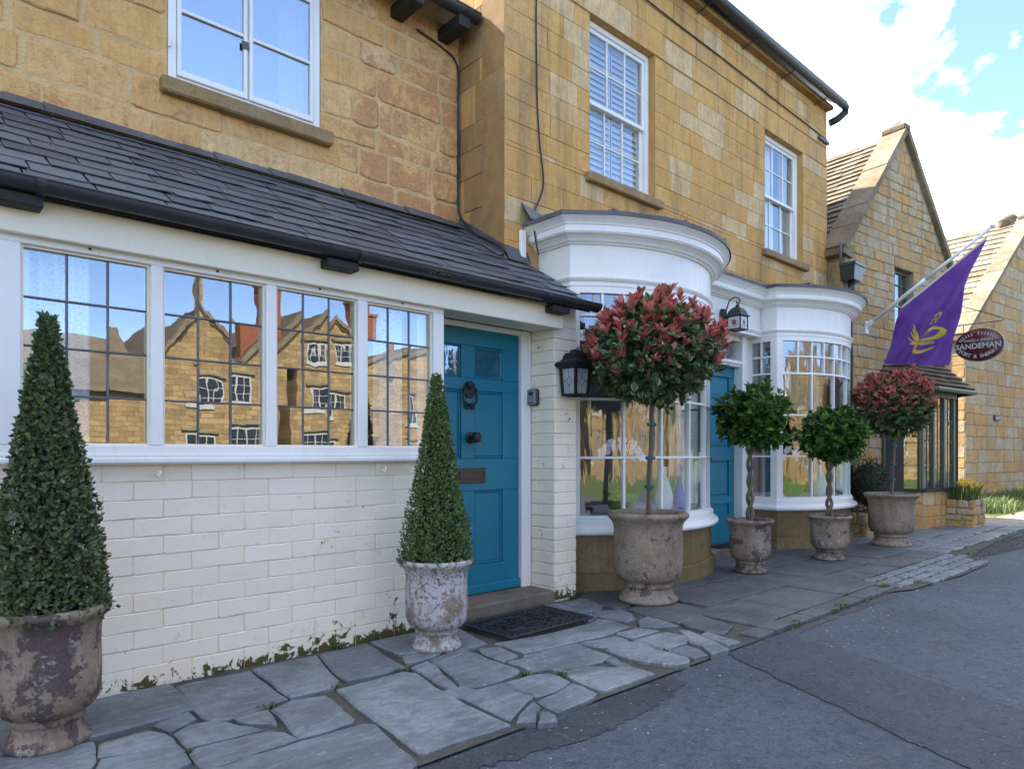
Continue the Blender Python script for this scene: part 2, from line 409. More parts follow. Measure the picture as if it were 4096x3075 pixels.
def m_white_brick():
    m,t=new_mat('white_brick'); P=t.pos(); r=t.rnd()
    sep=t.add('ShaderNodeSeparateXYZ'); t.l.new(P,sep.inputs[0]); z=sep.outputs[2]
    n=t.noise(P,3.2,5,0.6,0.3); f=t.noise(P,30,5,0.62,0.4); g=t.noise(P,130,3,0.6)
    c=t.mixc(r,(0.86,0.75,0.585),(0.88,0.79,0.65))
    c=t.mixc(t.ramp(n,0.48,0.75,0,0.28),c,(0.68,0.60,0.46))
    st=t.ramp(t.noise(P,9,6,0.72,0.6),0.62,0.70,0,0.40)
    c=t.mixc(st,c,(0.50,0.39,0.24))
    # paint flaked and mossed near the damp foot of the wall (splash zone)
    low=t.math('ADD',t.math('ADD',t.ramp(z,0.0,0.07,0.12,0.0),t.ramp(z,0.05,0.34,0.10,-0.03)),t.math('ADD',t.ramp(t.noise(P,2.4,3,0.5),0.40,0.60,-0.05,0.05),t.ramp(sep.outputs[0],0.7,1.9,-0.04,0.05)))
    fl=t.math('ADD',t.noise(P,13,7,0.72,0.7),low)
    flm=t.ramp(fl,0.70,0.715,0,1)
    under=t.mixc(t.ramp(t.noise(P,21,4,0.6),0.42,0.56),(0.10,0.065,0.03),(0.075,0.085,0.018))
    c=t.mixc(flm,c,under)
    h=t.math('ADD',t.math('ADD',t.math('MULTIPLY',f,0.5),t.math('MULTIPLY',g,0.12)),t.math('MULTIPLY',flm,-0.35))
    fin(t,c,0.68,t.bump(h,0.5,0.012),0.3)
    return m
M['white_brick']=m_white_brick()
M['white_mortar']=m_plain('white_mortar',(0.82,0.71,0.54),0.85,0.4,60,0.25,dist=0.006)

def m_slate():
    m,t=new_mat('slate'); P=t.pos(); r=t.rnd()
    n=t.noise(P,5,5,0.62,0.3); f=t.noise(t.scaled(P,(20,60,60)),1.0,5,0.6); ln=t.ramp(t.noise(P,55,2,0.5),0.73,0.77,0,0.45)
    c=t.mixc(r,(0.034,0.041,0.053),(0.085,0.099,0.120))
    c=t.mixc(t.ramp(n,0.45,0.75,0,0.6),c,(0.058,0.065,0.080))
    c=t.mixc(ln,c,(0.22,0.21,0.20))
    c=t.mixc(t.ramp(t.noise(P,2.0,5,0.65,0.4),0.62,0.78,0,0.30),c,(0.055,0.062,0.035))
    fin(t,c,t.ramp(f,0.3,0.7,0.42,0.62),t.bump(t.math('ADD',f,t.math('MULTIPLY',n,0.6)),0.35,0.006),0.5)
    return m
M['slate']=m_slate()

def m_flag(name,c1,c2,moss=0.25):
    m,t=new_mat(name); P=t.pos(); r=t.rnd()
    n=t.noise(P,2.6,6,0.62,0.5); f=t.noise(P,24,6,0.65,0.4); g=t.noise(P,140,3,0.6); rip=t.noise(t.scaled(P,(6,22,10)),1.0,5,0.6,0.6)
    c=t.mixc(r,c1,c2)
    c=t.mixc(t.ramp(n,0.38,0.62,0,0.8),c,(c1[0]*0.55,c1[1]*0.56,c1[2]*0.58))
    c=t.mixc(t.ramp(f,0.44,0.64,0,0.45),c,(c1[0]*0.6,c1[1]*0.6,c1[2]*0.6))
    c=t.mixc(t.ramp(rip,0.5,0.72,0,0.45),c,(c2[0]*1.25,c2[1]*1.23,c2[2]*1.2))
    c=t.mixc(t.ramp(t.noise(P,1.3,5,0.65,0.3),0.55,0.75,0,moss),c,(0.075,0.085,0.035))
    c=t.mixc(t.ramp(t.noise(P,9,7,0.72,0.6),0.55,0.66,0,0.5),c,(c1[0]*0.5,c1[1]*0.52,c1[2]*0.52))
    c=t.mixc(t.ramp(t.noise(t.scaled(P,(9,26,9)),1.0,6,0.7,0.9),0.60,0.66,0,0.5),c,(c2[0]*1.45,c2[1]*1.42,c2[2]*1.38))
    c=t.mixc(t.ramp(t.noise(P,48,3,0.6),0.66,0.70,0,0.5),c,(0.34,0.34,0.32))
    h=t.math('ADD',t.math('ADD',t.math('MULTIPLY',n,0.8),t.math('MULTIPLY',f,0.45)),t.math('ADD',t.math('MULTIPLY',g,0.1),t.math('MULTIPLY',rip,0.5)))
    fin(t,c,0.68,t.bump(h,0.9,0.020),0.4)
    return m
M['flag']=m_flag('flag',(0.150,0.164,0.182),(0.240,0.254,0.268))
M['flag_smooth']=m_flag('flag_smooth',(0.085,0.093,0.095),(0.120,0.128,0.128),0.5)
M['joint']=m_plain('joint',(0.10,0.098,0.080),0.95,0.9,60,0.5,dist=0.02)

def m_asphalt(name,c1,c2,pale=0.6,chip=0.5):
    m,t=new_mat(name); P=t.pos()
    n=t.noise(P,0.9,7,0.66,0.6); w_=t.noise(t.scaled(P,(1.3,3.2,1)),1.0,7,0.70,0.7); v=t.voro(P,95); g=t.noise(P,75,5,0.72); md=t.noise(P,22,6,0.74,0.4)
    c=t.mixc(t.ramp(n,0.36,0.64),c1,c2)
    c=t.mixc(t.ramp(w_,0.50,0.72,0,pale),c,(0.125,0.135,0.155))
    c=t.mixc(t.ramp(md,0.48,0.66,0,0.7),c,(c1[0]*0.42,c1[1]*0.42,c1[2]*0.42))
    c=t.mixc(t.ramp(g,0.50,0.66,0,0.65),c,(c1[0]*0.35,c1[1]*0.35,c1[2]*0.36))
    c=t.mixc(t.ramp(v,0.05,0.35,0.5,0),c,(c2[0]*1.9,c2[1]*1.9,c2[2]*1.9))
    c=t.mixc(t.ramp(t.noise(P,46,2,0.5),0.705,0.73,0,chip),c,(0.40,0.39,0.37))
    c=t.mixc(t.ramp(t.noise(P,3.1,7,0.74,0.9),0.60,0.70,0,0.55),c,(0.075,0.062,0.048))
    c=t.mixc(t.ramp(t.noise(t.scaled(P,(7,2.2,1)),1.0,7,0.76,0.9),0.62,0.70,0,0.55),c,(0.17,0.18,0.20))
    wob_=t.add('ShaderNodeVectorMath',operation='ADD'); t.l.new(P,wob_.inputs[0]); nz_=t.add('ShaderNodeTexNoise'); t.l.new(P,nz_.inputs['Vector']); nz_.inputs['Scale'].default_value=2.2; nz_.inputs['Detail'].default_value=7; t.l.new(nz_.outputs['Color'],wob_.inputs[1])
    cr=t.voro(wob_.outputs[0],0.7,'DISTANCE_TO_EDGE')
    cm=t.math('MULTIPLY',t.ramp(cr,0.0,0.006,1,0),t.ramp(t.noise(P,0.7,3,0.5),0.50,0.60))
    c=t.mixc(t.math('MULTIPLY',cm,0.7),c,(0.02,0.02,0.02))
    h=t.math('ADD',t.math('MULTIPLY',v,0.8),t.math('ADD',t.math('MULTIPLY',g,0.7),t.math('MULTIPLY',md,0.9)))
    fin(t,c,0.80,t.bump(h,0.8,0.012),0.35)
    return m
M['asphalt']=m_asphalt('asphalt',(0.066,0.076,0.096),(0.096,0.108,0.132),0.40,0.35)
M['asphalt_patch']=m_asphalt('asphalt_patch',(0.050,0.057,0.071),(0.072,0.081,0.099),0.25,0.5)
M['asphalt_black']=m_asphalt('asphalt_black',(0.030,0.032,0.037),(0.045,0.047,0.053),0.1,0.5)
M['lane']=m_plain('lane',(0.34,0.29,0.21),0.95,0.6,30,0.3,dist=0.01)

def m_grass():
    m,t=new_mat('grass_ground'); P=t.pos(); n=t.noise(P,1.3,6,0.65); f=t.noise(P,40,4,0.7)
    c=t.mixc(t.ramp(n,0.35,0.7),(0.050,0.085,0.018),(0.10,0.13,0.03))
    c=t.mixc(t.ramp(f,0.5,0.75,0,0.6),c,(0.14,0.15,0.045))
    fin(t,c,0.9,t.bump(f,0.8,0.03),0.2); return m
M['grass']=m_grass()

def m_pot(name,white=0.5,purple=0.5):
    """old glazed terracotta: brown-violet glaze remnants, buff clay, white lime crust"""
    m,t=new_mat(name); P=t.add('ShaderNodeTexCoord').outputs['Object']
    big=t.noise(P,8.5,8,0.70,0.2); b2=t.noise(t.scaled(P,(1.0,1.0,1.7)),11,7,0.66,0.9); f=t.noise(P,55,6,0.72,0.5); g=t.noise(P,190,3,0.6); sc=t.noise(P,34,8,0.78,0.8); st=t.noise(t.scaled(P,(16,16,3)),1.0,5,0.65,0.5)
    c=t.mixc(t.ramp(t.noise(P,6,5,0.65,0.4),0.35,0.65),(0.195,0.145,0.100),(0.295,0.235,0.175))
    c=t.mixc(t.ramp(st,0.45,0.70,0,0.5),c,(0.38,0.32,0.265))
    c=t.mixc(t.ramp(f,0.48,0.66,0,0.6),c,(0.115,0.085,0.065))
    c=t.mixc(t.ramp(big,0.61-0.15*purple,0.64-0.15*purple,0,0.9),c,t.mixc(t.ramp(f,0.4,0.6),(0.062,0.043,0.046),(0.105,0.075,0.072)))
    c=t.mixc(t.ramp(b2,0.64,0.70,0,0.6),c,(0.125,0.090,0.035))
    reg=t.noise(t.scaled(P,(1,1,0.8)),5.5,5,0.6,0.5)
    w1=t.math('MULTIPLY',t.ramp(sc,0.57-0.13*white,0.60-0.13*white,0,1),t.ramp(reg,0.60-0.24*white,0.68-0.24*white))
    c=t.mixc(t.math('MULTIPLY',w1,0.85),c,(0.50,0.48,0.49))
    c=t.mixc(t.ramp(t.noise(t.scaled(P,(1,1,0.6)),20,7,0.76,0.9),0.605,0.635,0,0.8),c,(0.045,0.036,0.032))
    h=t.math('ADD',t.math('ADD',t.math('MULTIPLY',f,0.6),t.math('MULTIPLY',sc,0.6)),t.math('ADD',t.math('MULTIPLY',g,0.15),t.math('MULTIPLY',w1,0.25)))
    fin(t,c,t.ramp(big,0.4,0.6,0.85,0.70),t.bump(h,0.7,0.010),0.25)
    return m

def m_leaf(name,ramp,rim=None,transl=0.25,rough=0.38):
    """leaf colours picked per leaf; rim = pale margin of a variegated leaf"""
    m,t=new_mat(name)
    x=t.math('FRACT',t.math('ADD',t.attr('tint'),t.rnd()))
    cr=t.add('ShaderNodeValToRGB'); t.put(cr.inputs[0],x)
    el=cr.color_ramp.elements
    while len(el)<len(ramp): el.new(0.5)
    for e,(p,c) in zip(el,ramp): e.position=p; e.color=(*c,1)
    c=cr.outputs[0]
    if rim is not None:
        k=t.math('MULTIPLY',t.ramp(t.attr('rim'),0.66,0.90),t.ramp(x,0.30,0.5))
        c=t.mixc(t.math('MULTIPLY',k,0.65),c,rim)
    vein=t.ramp(t.attr('rim'),0.0,0.12,0.25,0)
    c=t.mixc(vein,c,(0.25,0.28,0.12))
    fin(t,c,rough,None,0.5)
    tr=t.add('ShaderNodeBsdfTranslucent'); t.put(tr.inputs[0],c)
    mx=t.add('ShaderNodeMixShader'); mx.inputs[0].default_value=transl
    t.l.new(t.p.outputs[0],mx.inputs[1]); t.l.new(tr.outputs[0],mx.inputs[2]); t.l.new(mx.outputs[0],t.out.inputs[0])
    return m
M['box_leaf']=m_leaf('box_leaf',[(0.0,(0.006,0.026,0.010)),(0.5,(0.014,0.048,0.014)),(0.85,(0.030,0.080,0.014)),(0.97,(0.085,0.15,0.02))],None,0.2,0.35)
M['box_leaf2']=m_leaf('box_leaf2',[(0.0,(0.012,0.042,0.008)),(0.4,(0.030,0.085,0.010)),(0.8,(0.060,0.130,0.012)),(0.95,(0.13,0.19,0.02))],None,0.25,0.55)
M['bay_leaf']=m_leaf('bay_leaf',[(0.0,(0.016,0.052,0.010)),(0.5,(0.038,0.105,0.015)),(0.8,(0.068,0.165,0.020)),(0.97,(0.16,0.26,0.035))],None,0.25,0.42)
M['pho_red']=m_leaf('pho_red',[(0.0,(0.42,0.070,0.070)),(0.35,(0.54,0.15,0.135)),(0.72,(0.57,0.24,0.175)),(0.95,(0.25,0.03,0.042))],None,0.30,0.42)
M['pho_green']=m_leaf('pho_green',[(0.0,(0.026,0.062,0.022)),(0.5,(0.048,0.105,0.034)),(0.85,(0.085,0.145,0.040)),(0.97,(0.17,0.13,0.04))],(0.56,0.55,0.34),0.25,0.36)
M['shrub_leaf']=m_leaf('shrub_leaf',[(0.0,(0.010,0.024,0.010)),(0.6,(0.022,0.045,0.014)),(0.95,(0.05,0.075,0.02))],None,0.2,0.4)
M['grass_blade']=m_leaf('grass_blade',[(0.0,(0.02,0.06,0.01)),(0.6,(0.05,0.11,0.015)),(0.95,(0.12,0.15,0.03))],None,0.3,0.5)
M['tree_leaf']=m_leaf('tree_leaf',[(0.0,(0.02,0.045,0.012)),(0.6,(0.045,0.08,0.018)),(0.95,(0.09,0.11,0.03))],None,0.25,0.45)

def m_glass(name,wavy=0.0,f0=0.1,tint=(0.95,0.97,0.98),scale=(3,3,1.0)):
    """thin window glass: mirror part grows with the viewing angle, the rest is clear"""
    m,t=new_mat(name); P=t.pos()
    gl=t.add('ShaderNodeBsdfGlossy'); gl.inputs['Roughness'].default_value=0.0; gl.inputs[0].default_value=(1,1,1,1)
    tr=t.add('ShaderNodeBsdfTransparent'); tr.inputs[0].default_value=(*tint,1)
    ge=t.add('ShaderNodeNewGeometry'); dt=t.add('ShaderNodeVectorMath',operation='DOT_PRODUCT'); t.l.new(ge.outputs['Normal'],dt.inputs[0]); t.l.new(ge.outputs['Incoming'],dt.inputs[1])
    k=t.math('POWER',t.math('SUBTRACT',1.0,t.math('ABSOLUTE',dt.outputs['Value']),True),5.0)
    fac=t.math('ADD',t.math('MULTIPLY',k,1.0-f0),f0,True)
    if wavy>0:
        n=t.noise(t.scaled(P,scale),1.0,3,0.45,0.4)
        b=t.bump(t.math('ADD',n,t.math('MULTIPLY',t.noise(t.scaled(P,(1.3,1.3,0.5)),1.0,2,0.4),1.5)),1.0,wavy)
        t.l.new(b,gl.inputs['Normal'])
    mx=t.add('ShaderNodeMixShader'); t.l.new(fac,mx.inputs[0]); t.l.new(tr.outputs[0],mx.inputs[1]); t.l.new(gl.outputs[0],mx.inputs[2])
    t.l.new(mx.outputs[0],t.out.inputs[0]); t.n.remove(t.p)
    return m
M['glass']=m_glass('glass',0.0012,0.15,(0.95,0.97,0.98),(2.5,2.5,1.5))
M['glass_old']=m_glass('glass_old',0.006,0.11,(0.95,0.97,0.98),(9,9,1.6))
M['glass_lamp']=m_plain('glass_lamp',(0.40,0.42,0.43),0.2,0.1,30,0.3)
M['glass_sky']=m_glass('glass_sky',0.0008,0.50,(0.95,0.97,0.98),(1.5,1.5,1.0))
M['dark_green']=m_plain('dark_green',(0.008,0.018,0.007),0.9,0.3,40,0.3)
M['old_roof']=m_stone('old_roof',(0.10,0.075,0.05),(0.14,0.105,0.07),(0.07,0.055,0.04),(0.16,0.13,0.09),lichen=0.5,bump=0.8)

def m_curtain():
    m,t=new_mat('curtain'); P=t.pos()
    v=t.voro(t.scaled(P,(1,0.2,1)),62); k=t.ramp(v,0.30,0.36)
    c=t.mixc(k,(0.48,0.58,0.68),(0.74,0.77,0.80))
    fin(t,c,0.9,t.bump(t.noise(P,200,2),0.1,0.002)); 
    return m
M['curtain']=m_curtain()

def m_flagcloth():
    m,t=new_mat('purple_cloth'); P=t.pos(); n=t.noise(P,6,4,0.6); wv=t.noise(P,300,2,0.5)
    c=t.mixc(t.ramp(n,0.3,0.7),(0.110,0.042,0.25),(0.150,0.065,0.31))
    fin(t,c,0.75,t.bump(wv,0.15,0.002),0.3)
    tr=t.add('ShaderNodeBsdfTranslucent'); t.put(tr.inputs[0],c)
    mx=t.add('ShaderNodeMixShader'); mx.inputs[0].default_value=0.3
    t.l.new(t.p.outputs[0],mx.inputs[1]); t.l.new(tr.outputs[0],mx.inputs[2]); t.l.new(mx.outputs[0],t.out.inputs[0])
    return m
M['purple_cloth']=m_flagcloth()

M['across_stone']=m_stone('across_stone',(0.40,0.27,0.125),(0.45,0.31,0.15),(0.31,0.205,0.095),(0.44,0.35,0.22),lichen=0.5,bump=0.8,grime=0.5,courses=(0.42,0.19))
M['tar']=m_asphalt('tar',(0.040,0.044,0.053),(0.062,0.067,0.079),0.2,0.8)
# --------------------------------------------------------------------------- ground
UPZ=frame((0,0,0),(1,0,0),(0,1,0),(0,0,1))
g=MB(); g.face([(-400,-400,-0.10),(400,-400,-0.10),(400,400,-0.10),(-400,400,-0.10)])
structure(g.build('ground',M['grass']))
g=MB(); g.face([(-60,-7.5,-0.030),(13.2,-7.5,-0.030),(60,-9,-0.030),(60,2.9,-0.030),(13.3,2.5,-0.030),(9.5,2.35,-0.030),(6.0,2.25,-0.030),(-60,2.25,-0.030)])
structure(g.build('road',M['asphalt']))
g=MB(); g.face([(12.0,2.45,-0.060),(13.0,2.3,-0.026),(40,2.3,-0.026),(40,4.1,-0.026),(22,4.2,-0.026),(16.6,4.6,-0.026),(17.0,14,-0.026),(13.9,14,-0.026),(13.4,3.55,-0.026)])
structure(g.build('side_lane',M['lane']))
PATCH=[(3.64,2.13),(3.40,1.645),(3.26,1.335),(3.11,1.037),(2.99,0.733),(2.7,0.1),(2.4,-0.9),(3.3,-0.9),(3.62,0.1),(3.845,0.736),(3.92,0.983),(4.02,1.252),(4.13,1.425),(4.22,1.727),(4.24,1.964),(4.6,2.10),(4.2,2.13)]
g=MB(); g.face([(x,y,-0.0250) for x,y in [(8.9,2.30),(9.4,2.10),(10.4,2.0),(11.6,1.9),(13.0,1.9),(12.6,2.25),(11.5,2.35),(10.6,2.42),(9.6,2.44)]]); structure(g.build('road_patch',M['asphalt_black']))

g=MB(); g.face([(-30,2.12,-0.017),(6.2,2.12,-0.017),(6.5,2.02,-0.017),(7.6,1.94,-0.017),(8.6,1.95,-0.017),(9.0,2.22,-0.017),(10.6,2.36,-0.017),(13.3,2.42,-0.017),(13.4,3.9,-0.017),(13.0,4.6,-0.017),(-30,4.6,-0.017)])
pave=structure(g.build('pavement',M['joint']))
FLAGS = [
[(0.52,3.65),(0.58,3.65),(0.75,3.67),(0.95,3.64),(0.98,3.57),(0.99,3.45),(0.98,3.29),(0.98,3.24),(0.93,3.2),(0.72,3.19),(0.56,3.19),(0.46,3.22)],
[(1.04,3.61),(1.22,3.62),(1.41,3.61),(1.39,3.33),(1.38,3.08),(1.3,3.06),(1.18,3.02),(1.08,3.01),(1.02,3.04),(1,3.11),(1,3.28)],
[(0.82,3.16),(0.91,3.19),(0.98,3.21),(0.98,3.11),(0.92,3.07),(0.85,3.04)],
[(0.86,3.02),(0.93,3.07),(1,3.06),(1.07,3),(1.1,2.91),(1.15,2.81),(1.04,2.82),(0.86,2.84),(0.86,2.95)],
[(1.1,3.01),(1.18,3.01),(1.25,3),(1.23,2.87),(1.21,2.81),(1.13,2.9)],
[(0.61,3.11),(0.69,3.12),(0.8,3.12),(0.84,3.05),(0.85,2.97),(0.84,2.9),(0.7,2.93),(0.58,2.98)],
[(0.85,2.8),(0.99,2.8),(1.09,2.79),(1.17,2.77),(1.21,2.71),(1.22,2.62),(1.09,2.61),(1.02,2.61),(0.92,2.59),(0.87,2.58),(0.84,2.62),(0.84,2.72)],
[(0.58,2.94),(0.66,2.92),(0.84,2.89),(0.84,2.78),(0.83,2.69),(0.79,2.67),(0.69,2.68),(0.53,2.75),(0.55,2.86)],
[(0.25,3.21),(0.3,3.21),(0.41,3.16),(0.53,3.16),(0.6,3.14),(0.58,3.01),(0.57,2.94),(0.54,2.88),(0.48,2.8),(0.23,2.97)],
[(1.42,3.62),(1.59,3.64),(1.79,3.62),(1.74,3.43),(1.71,3.31),(1.68,3.15),(1.61,3.07),(1.39,3.08),(1.39,3.22),(1.41,3.4)],
[(1.81,3.64),(1.97,3.63),(2.13,3.65),(2.12,3.5),(2.08,3.3),(2.05,3.1),(1.93,3.09),(1.71,3.12),(1.71,3.23),(1.74,3.37)],
[(2.16,3.66),(2.46,3.66),(2.76,3.54),(2.67,3.16),(2.51,3.15),(2.15,3.32),(2.15,3.41)],
[(2.15,3.29),(2.3,3.23),(2.36,3.18),(2.2,3.15),(2.09,3.16)],
[(1.61,3.05),(1.72,3.05),(2,3.06),(2.04,2.99),(1.99,2.75),(1.96,2.46),(1.95,2.23),(1.95,2.15),(1.84,2.15),(1.64,2.17),(1.51,2.17),(1.5,2.2),(1.52,2.34),(1.54,2.55),(1.56,2.76)],
[(1.26,3),(1.38,3.05),(1.53,3),(1.52,2.86),(1.5,2.76),(1.49,2.65),(1.46,2.62),(1.34,2.61),(1.22,2.62),(1.23,2.74),(1.25,2.84)],
[(0.97,2.61),(1.07,2.59),(1.21,2.6),(1.33,2.59),(1.5,2.58),(1.53,2.54),(1.51,2.45),(1.48,2.29),(1.46,2.13),(1.44,2.11),(1.39,2.09),(1.31,2.1),(1.09,2.14),(0.88,2.36)],
[(2.06,3.08),(2.19,3.11),(2.18,3),(2.12,2.86),(2.08,2.71),(2.01,2.54),(2.01,2.66),(2.02,2.8),(2.05,2.95)],
[(2.22,3.13),(2.35,3.17),(2.5,3.17),(2.5,3.02),(2.48,2.91),(2.48,2.67),(2.45,2.63),(2.37,2.61),(2.16,2.6),(2.1,2.63),(2.09,2.69),(2.15,2.83),(2.19,2.99)],
[(2.56,3.11),(2.68,3.05),(2.64,2.85),(2.5,2.82),(2.51,2.98)],
[(2.69,3.12),(3.06,3.06),(3.49,3.05),(3.64,3.1),(3.67,2.96),(3.62,2.82),(3.4,2.79),(3.08,2.82),(2.78,2.84),(2.7,2.86),(2.7,2.98)],
[(3.63,3.66),(3.77,3.63),(3.69,3.16),(3.54,3.1),(3.58,3.4)],
[(2.52,2.81),(2.66,2.8),(2.73,2.7),(2.57,2.69),(2.52,2.74)],
[(2.66,2.83),(2.87,2.83),(3.08,2.8),(3.05,2.61),(2.9,2.65),(2.74,2.7),(2.71,2.77)],
[(2.52,2.71),(2.73,2.69),(3.04,2.6),(3.03,2.48),(2.89,2.45),(2.75,2.47),(2.62,2.49),(2.6,2.56),(2.51,2.59)],
[(2.6,2.48),(2.77,2.49),(2.85,2.38),(2.96,2.28),(2.96,2.14),(2.75,2.14),(2.57,2.15),(2.55,2.18),(2.56,2.28)],
[(2.94,2.46),(3.02,2.46),(2.96,2.29),(2.9,2.34)],
[(2.28,2.57),(2.48,2.57),(2.56,2.52),(2.57,2.45),(2.55,2.36),(2.37,2.31),(2.26,2.32),(2.27,2.44)],
[(1.93,2.67),(2.08,2.67),(2.1,2.58),(2.27,2.56),(2.25,2.43),(2.25,2.32),(2.12,2.26),(1.97,2.18),(1.98,2.34),(1.99,2.53)],
[(2.22,2.27),(2.32,2.29),(2.54,2.34),(2.54,2.26),(2.52,2.16),(2.45,2.13),(2.2,2.12),(2.21,2.22)],
[(2.07,2.22),(2.21,2.28),(2.19,2.21),(2.12,2.17),(2.05,2.1),(1.98,2.15)],
[(2.14,2.17),(2.17,2.14),(2.17,2.1),(2.12,2.04),(2.04,2.08)],
[(3.09,2.8),(3.25,2.77),(3.39,2.76),(3.38,2.64),(3.21,2.6),(3.1,2.68)],
[(3.42,2.78),(3.64,2.78),(3.69,2.63),(3.42,2.64)],
[(3.09,2.59),(3.3,2.63),(3.37,2.55),(3.32,2.38),(3.32,2.27),(3.31,2.16),(3.25,2.12),(3.15,2.14),(3.09,2.27),(3.06,2.39)],
[(3.4,2.62),(3.56,2.62),(3.71,2.59),(3.73,2.47),(3.69,2.41),(3.58,2.36),(3.41,2.37),(3.35,2.36),(3.39,2.49)],
[(3.79,2.56),(3.82,2.5),(3.74,2.29),(3.65,2.11),(3.47,2.12),(3.58,2.25),(3.59,2.33)],
[(3.36,2.35),(3.52,2.32),(3.51,2.21),(3.45,2.13),(3.34,2.15),(3.34,2.25)],
[(3.8,2.41),(3.9,2.42),(3.85,2.15),(3.71,2.16)],
[(3.8,3.65),(4.06,3.63),(3.99,3.36),(3.84,3.25),(3.73,3.32)],
[(3.75,3.26),(3.99,3.19),(3.93,3.04),(3.83,2.93),(3.69,2.92),(3.69,3.13)],
[(3.78,2.88),(3.94,2.92),(3.93,2.79),(3.88,2.61),(3.72,2.69),(3.67,2.78)],
[(4.1,3.72),(4.37,3.82),(4.59,3.69),(4.19,3.24),(3.98,3.23),(4,3.36)],
[(4.03,3.16),(4.17,3.2),(4.49,3.02),(4.43,2.69),(3.96,2.67),(3.96,2.81)],
[(3.97,2.66),(4.24,2.66),(4.15,2.37),(3.91,2.3),(3.89,2.42),(3.91,2.58)]]
frg=random.Random(11)
def flag(poly,mat,top=None,c=0.010):
    tz=frg.uniform(-0.003,0.007) if top is None else top
    b=MB(); b.slab(poly,UPZ,-0.05,tz,c); return b.build('flagstone',mat,pave)
def subdiv(poly,j,rg):
    out=[]
    for i,(a,b) in enumerate(poly):
        c,d=poly[(i+1)%len(poly)]; out.append((a,b)); L=math.hypot(c-a,d-b)
        if L>0.10: out.append(((a+c)/2+rg.uniform(-j,j),(b+d)/2+rg.uniform(-j,j)))
    return out
for p in FLAGS:
    cx=sum(q[0] for q in p)/len(p); cy=sum(q[1] for q in p)/len(p)
    p=[(cx+(x-cx)*0.998,cy+(y-cy)*0.998) for x,y in p]
    flag(subdiv(p,0.006,frg),M['flag_smooth'] if cx>3.95 else M['flag'])
def flagrow(x0,x1,y0,y1,lr,mat,j=0.008,c=0.008,gap=0.012):
    x=x0
    while x<x1:
        L=frg.uniform(*lr); xe=x+L
        flag(rough_rect(x+gap/2,xe-gap/2,y0+gap/2,y1-gap/2,j,frg,0.012),mat,None,c); x=xe
for (x0,x1,y0,y1,lr) in [(4.02,6.4,2.12,2.27,(0.14,0.34)),(4.28,6.4,2.28,2.80,(0.45,0.85)),(4.56,8.9,2.81,3.30,(0.55,0.95)),(4.68,9.0,3.31,3.80,(0.5,0.9)),(6.3,7.9,3.81,4.25,(0.5,0.8)),(6.4,8.9,2.46,2.80,(0.3,0.6))]:
    flagrow(x0,x1,y0,y1,lr,M['flag_smooth'],0.004,0.006,0.009)
for (x0,x1,y0,y1,lr) in [(6.4,8.9,2.22,2.33,(0.10,0.22)),(6.4,8.9,2.34,2.45,(0.10,0.24)),(6.45,8.7,2.10,2.21,(0.10,0.2)),(6.9,8.7,1.97,2.09,(0.10,0.22))]:
    flagrow(x0,x1,y0,y1,lr,M['flag'],0.010,0.014,0.014)
for (x0,x1,y0,y1,lr) in [(9.0,13.0,2.46,2.74,(0.22,0.5)),(9.0,13.0,2.75,3.05,(0.22,0.55)),(9.05,13.1,3.06,3.45,(0.25,0.6)),(9.05,11.4,3.46,3.9,(0.3,0.6))]:
    flagrow(x0,x1,y0,y1,lr,M['flag'],0.014,0.014,0.02)
for (x0,x1,y0,y1,lr) in [(-4,0.20,2.14,2.62,(0.4,0.9)),(-4,0.16,2.63,3.1,(0.4,0.8)),(-4,0.38,3.24,3.68,(0.4,0.8)),(0.22,0.80,2.14,2.60,(0.4,0.6))]:
    flagrow(x0,x1,y0,y1,lr,M['flag'],0.012,0.012,0.016)

# ragged tarry edge of the carriageway and its repairs
def ragged_sheet(pts,z,mat,amp,seed,name='road_patch'):
    rg=random.Random(seed); out=[]
    for i,(a,b) in enumerate(pts):
        c,d=pts[(i+1)%len(pts)]; L=math.hypot(c-a,d-b); n=max(1,int(L/.035))
        for k in range(n): out.append((a+(c-a)*k/n+rg.uniform(-amp,amp),b+(d-b)*k/n+rg.uniform(-amp,amp)))
    g=MB(); g.face([(x,y,z) for x,y in out]); return structure(g.build(name,mat))
ragged_sheet(PATCH,-0.0255,M['asphalt_patch'],.012,7)
ragged_sheet([(1.20,2.115),(2.1,2.10),(3.05,2.10),(3.02,1.99),(2.6,1.90),(2.15,1.86),(1.75,1.95),(1.3,2.0)],-0.0262,M['tar'],.02,1)
ragged_sheet([(4.1,2.105),(5.2,2.10),(6.3,2.09),(6.2,2.03),(5.1,2.05),(4.3,2.04)],-0.0262,M['joint'],.018,3)
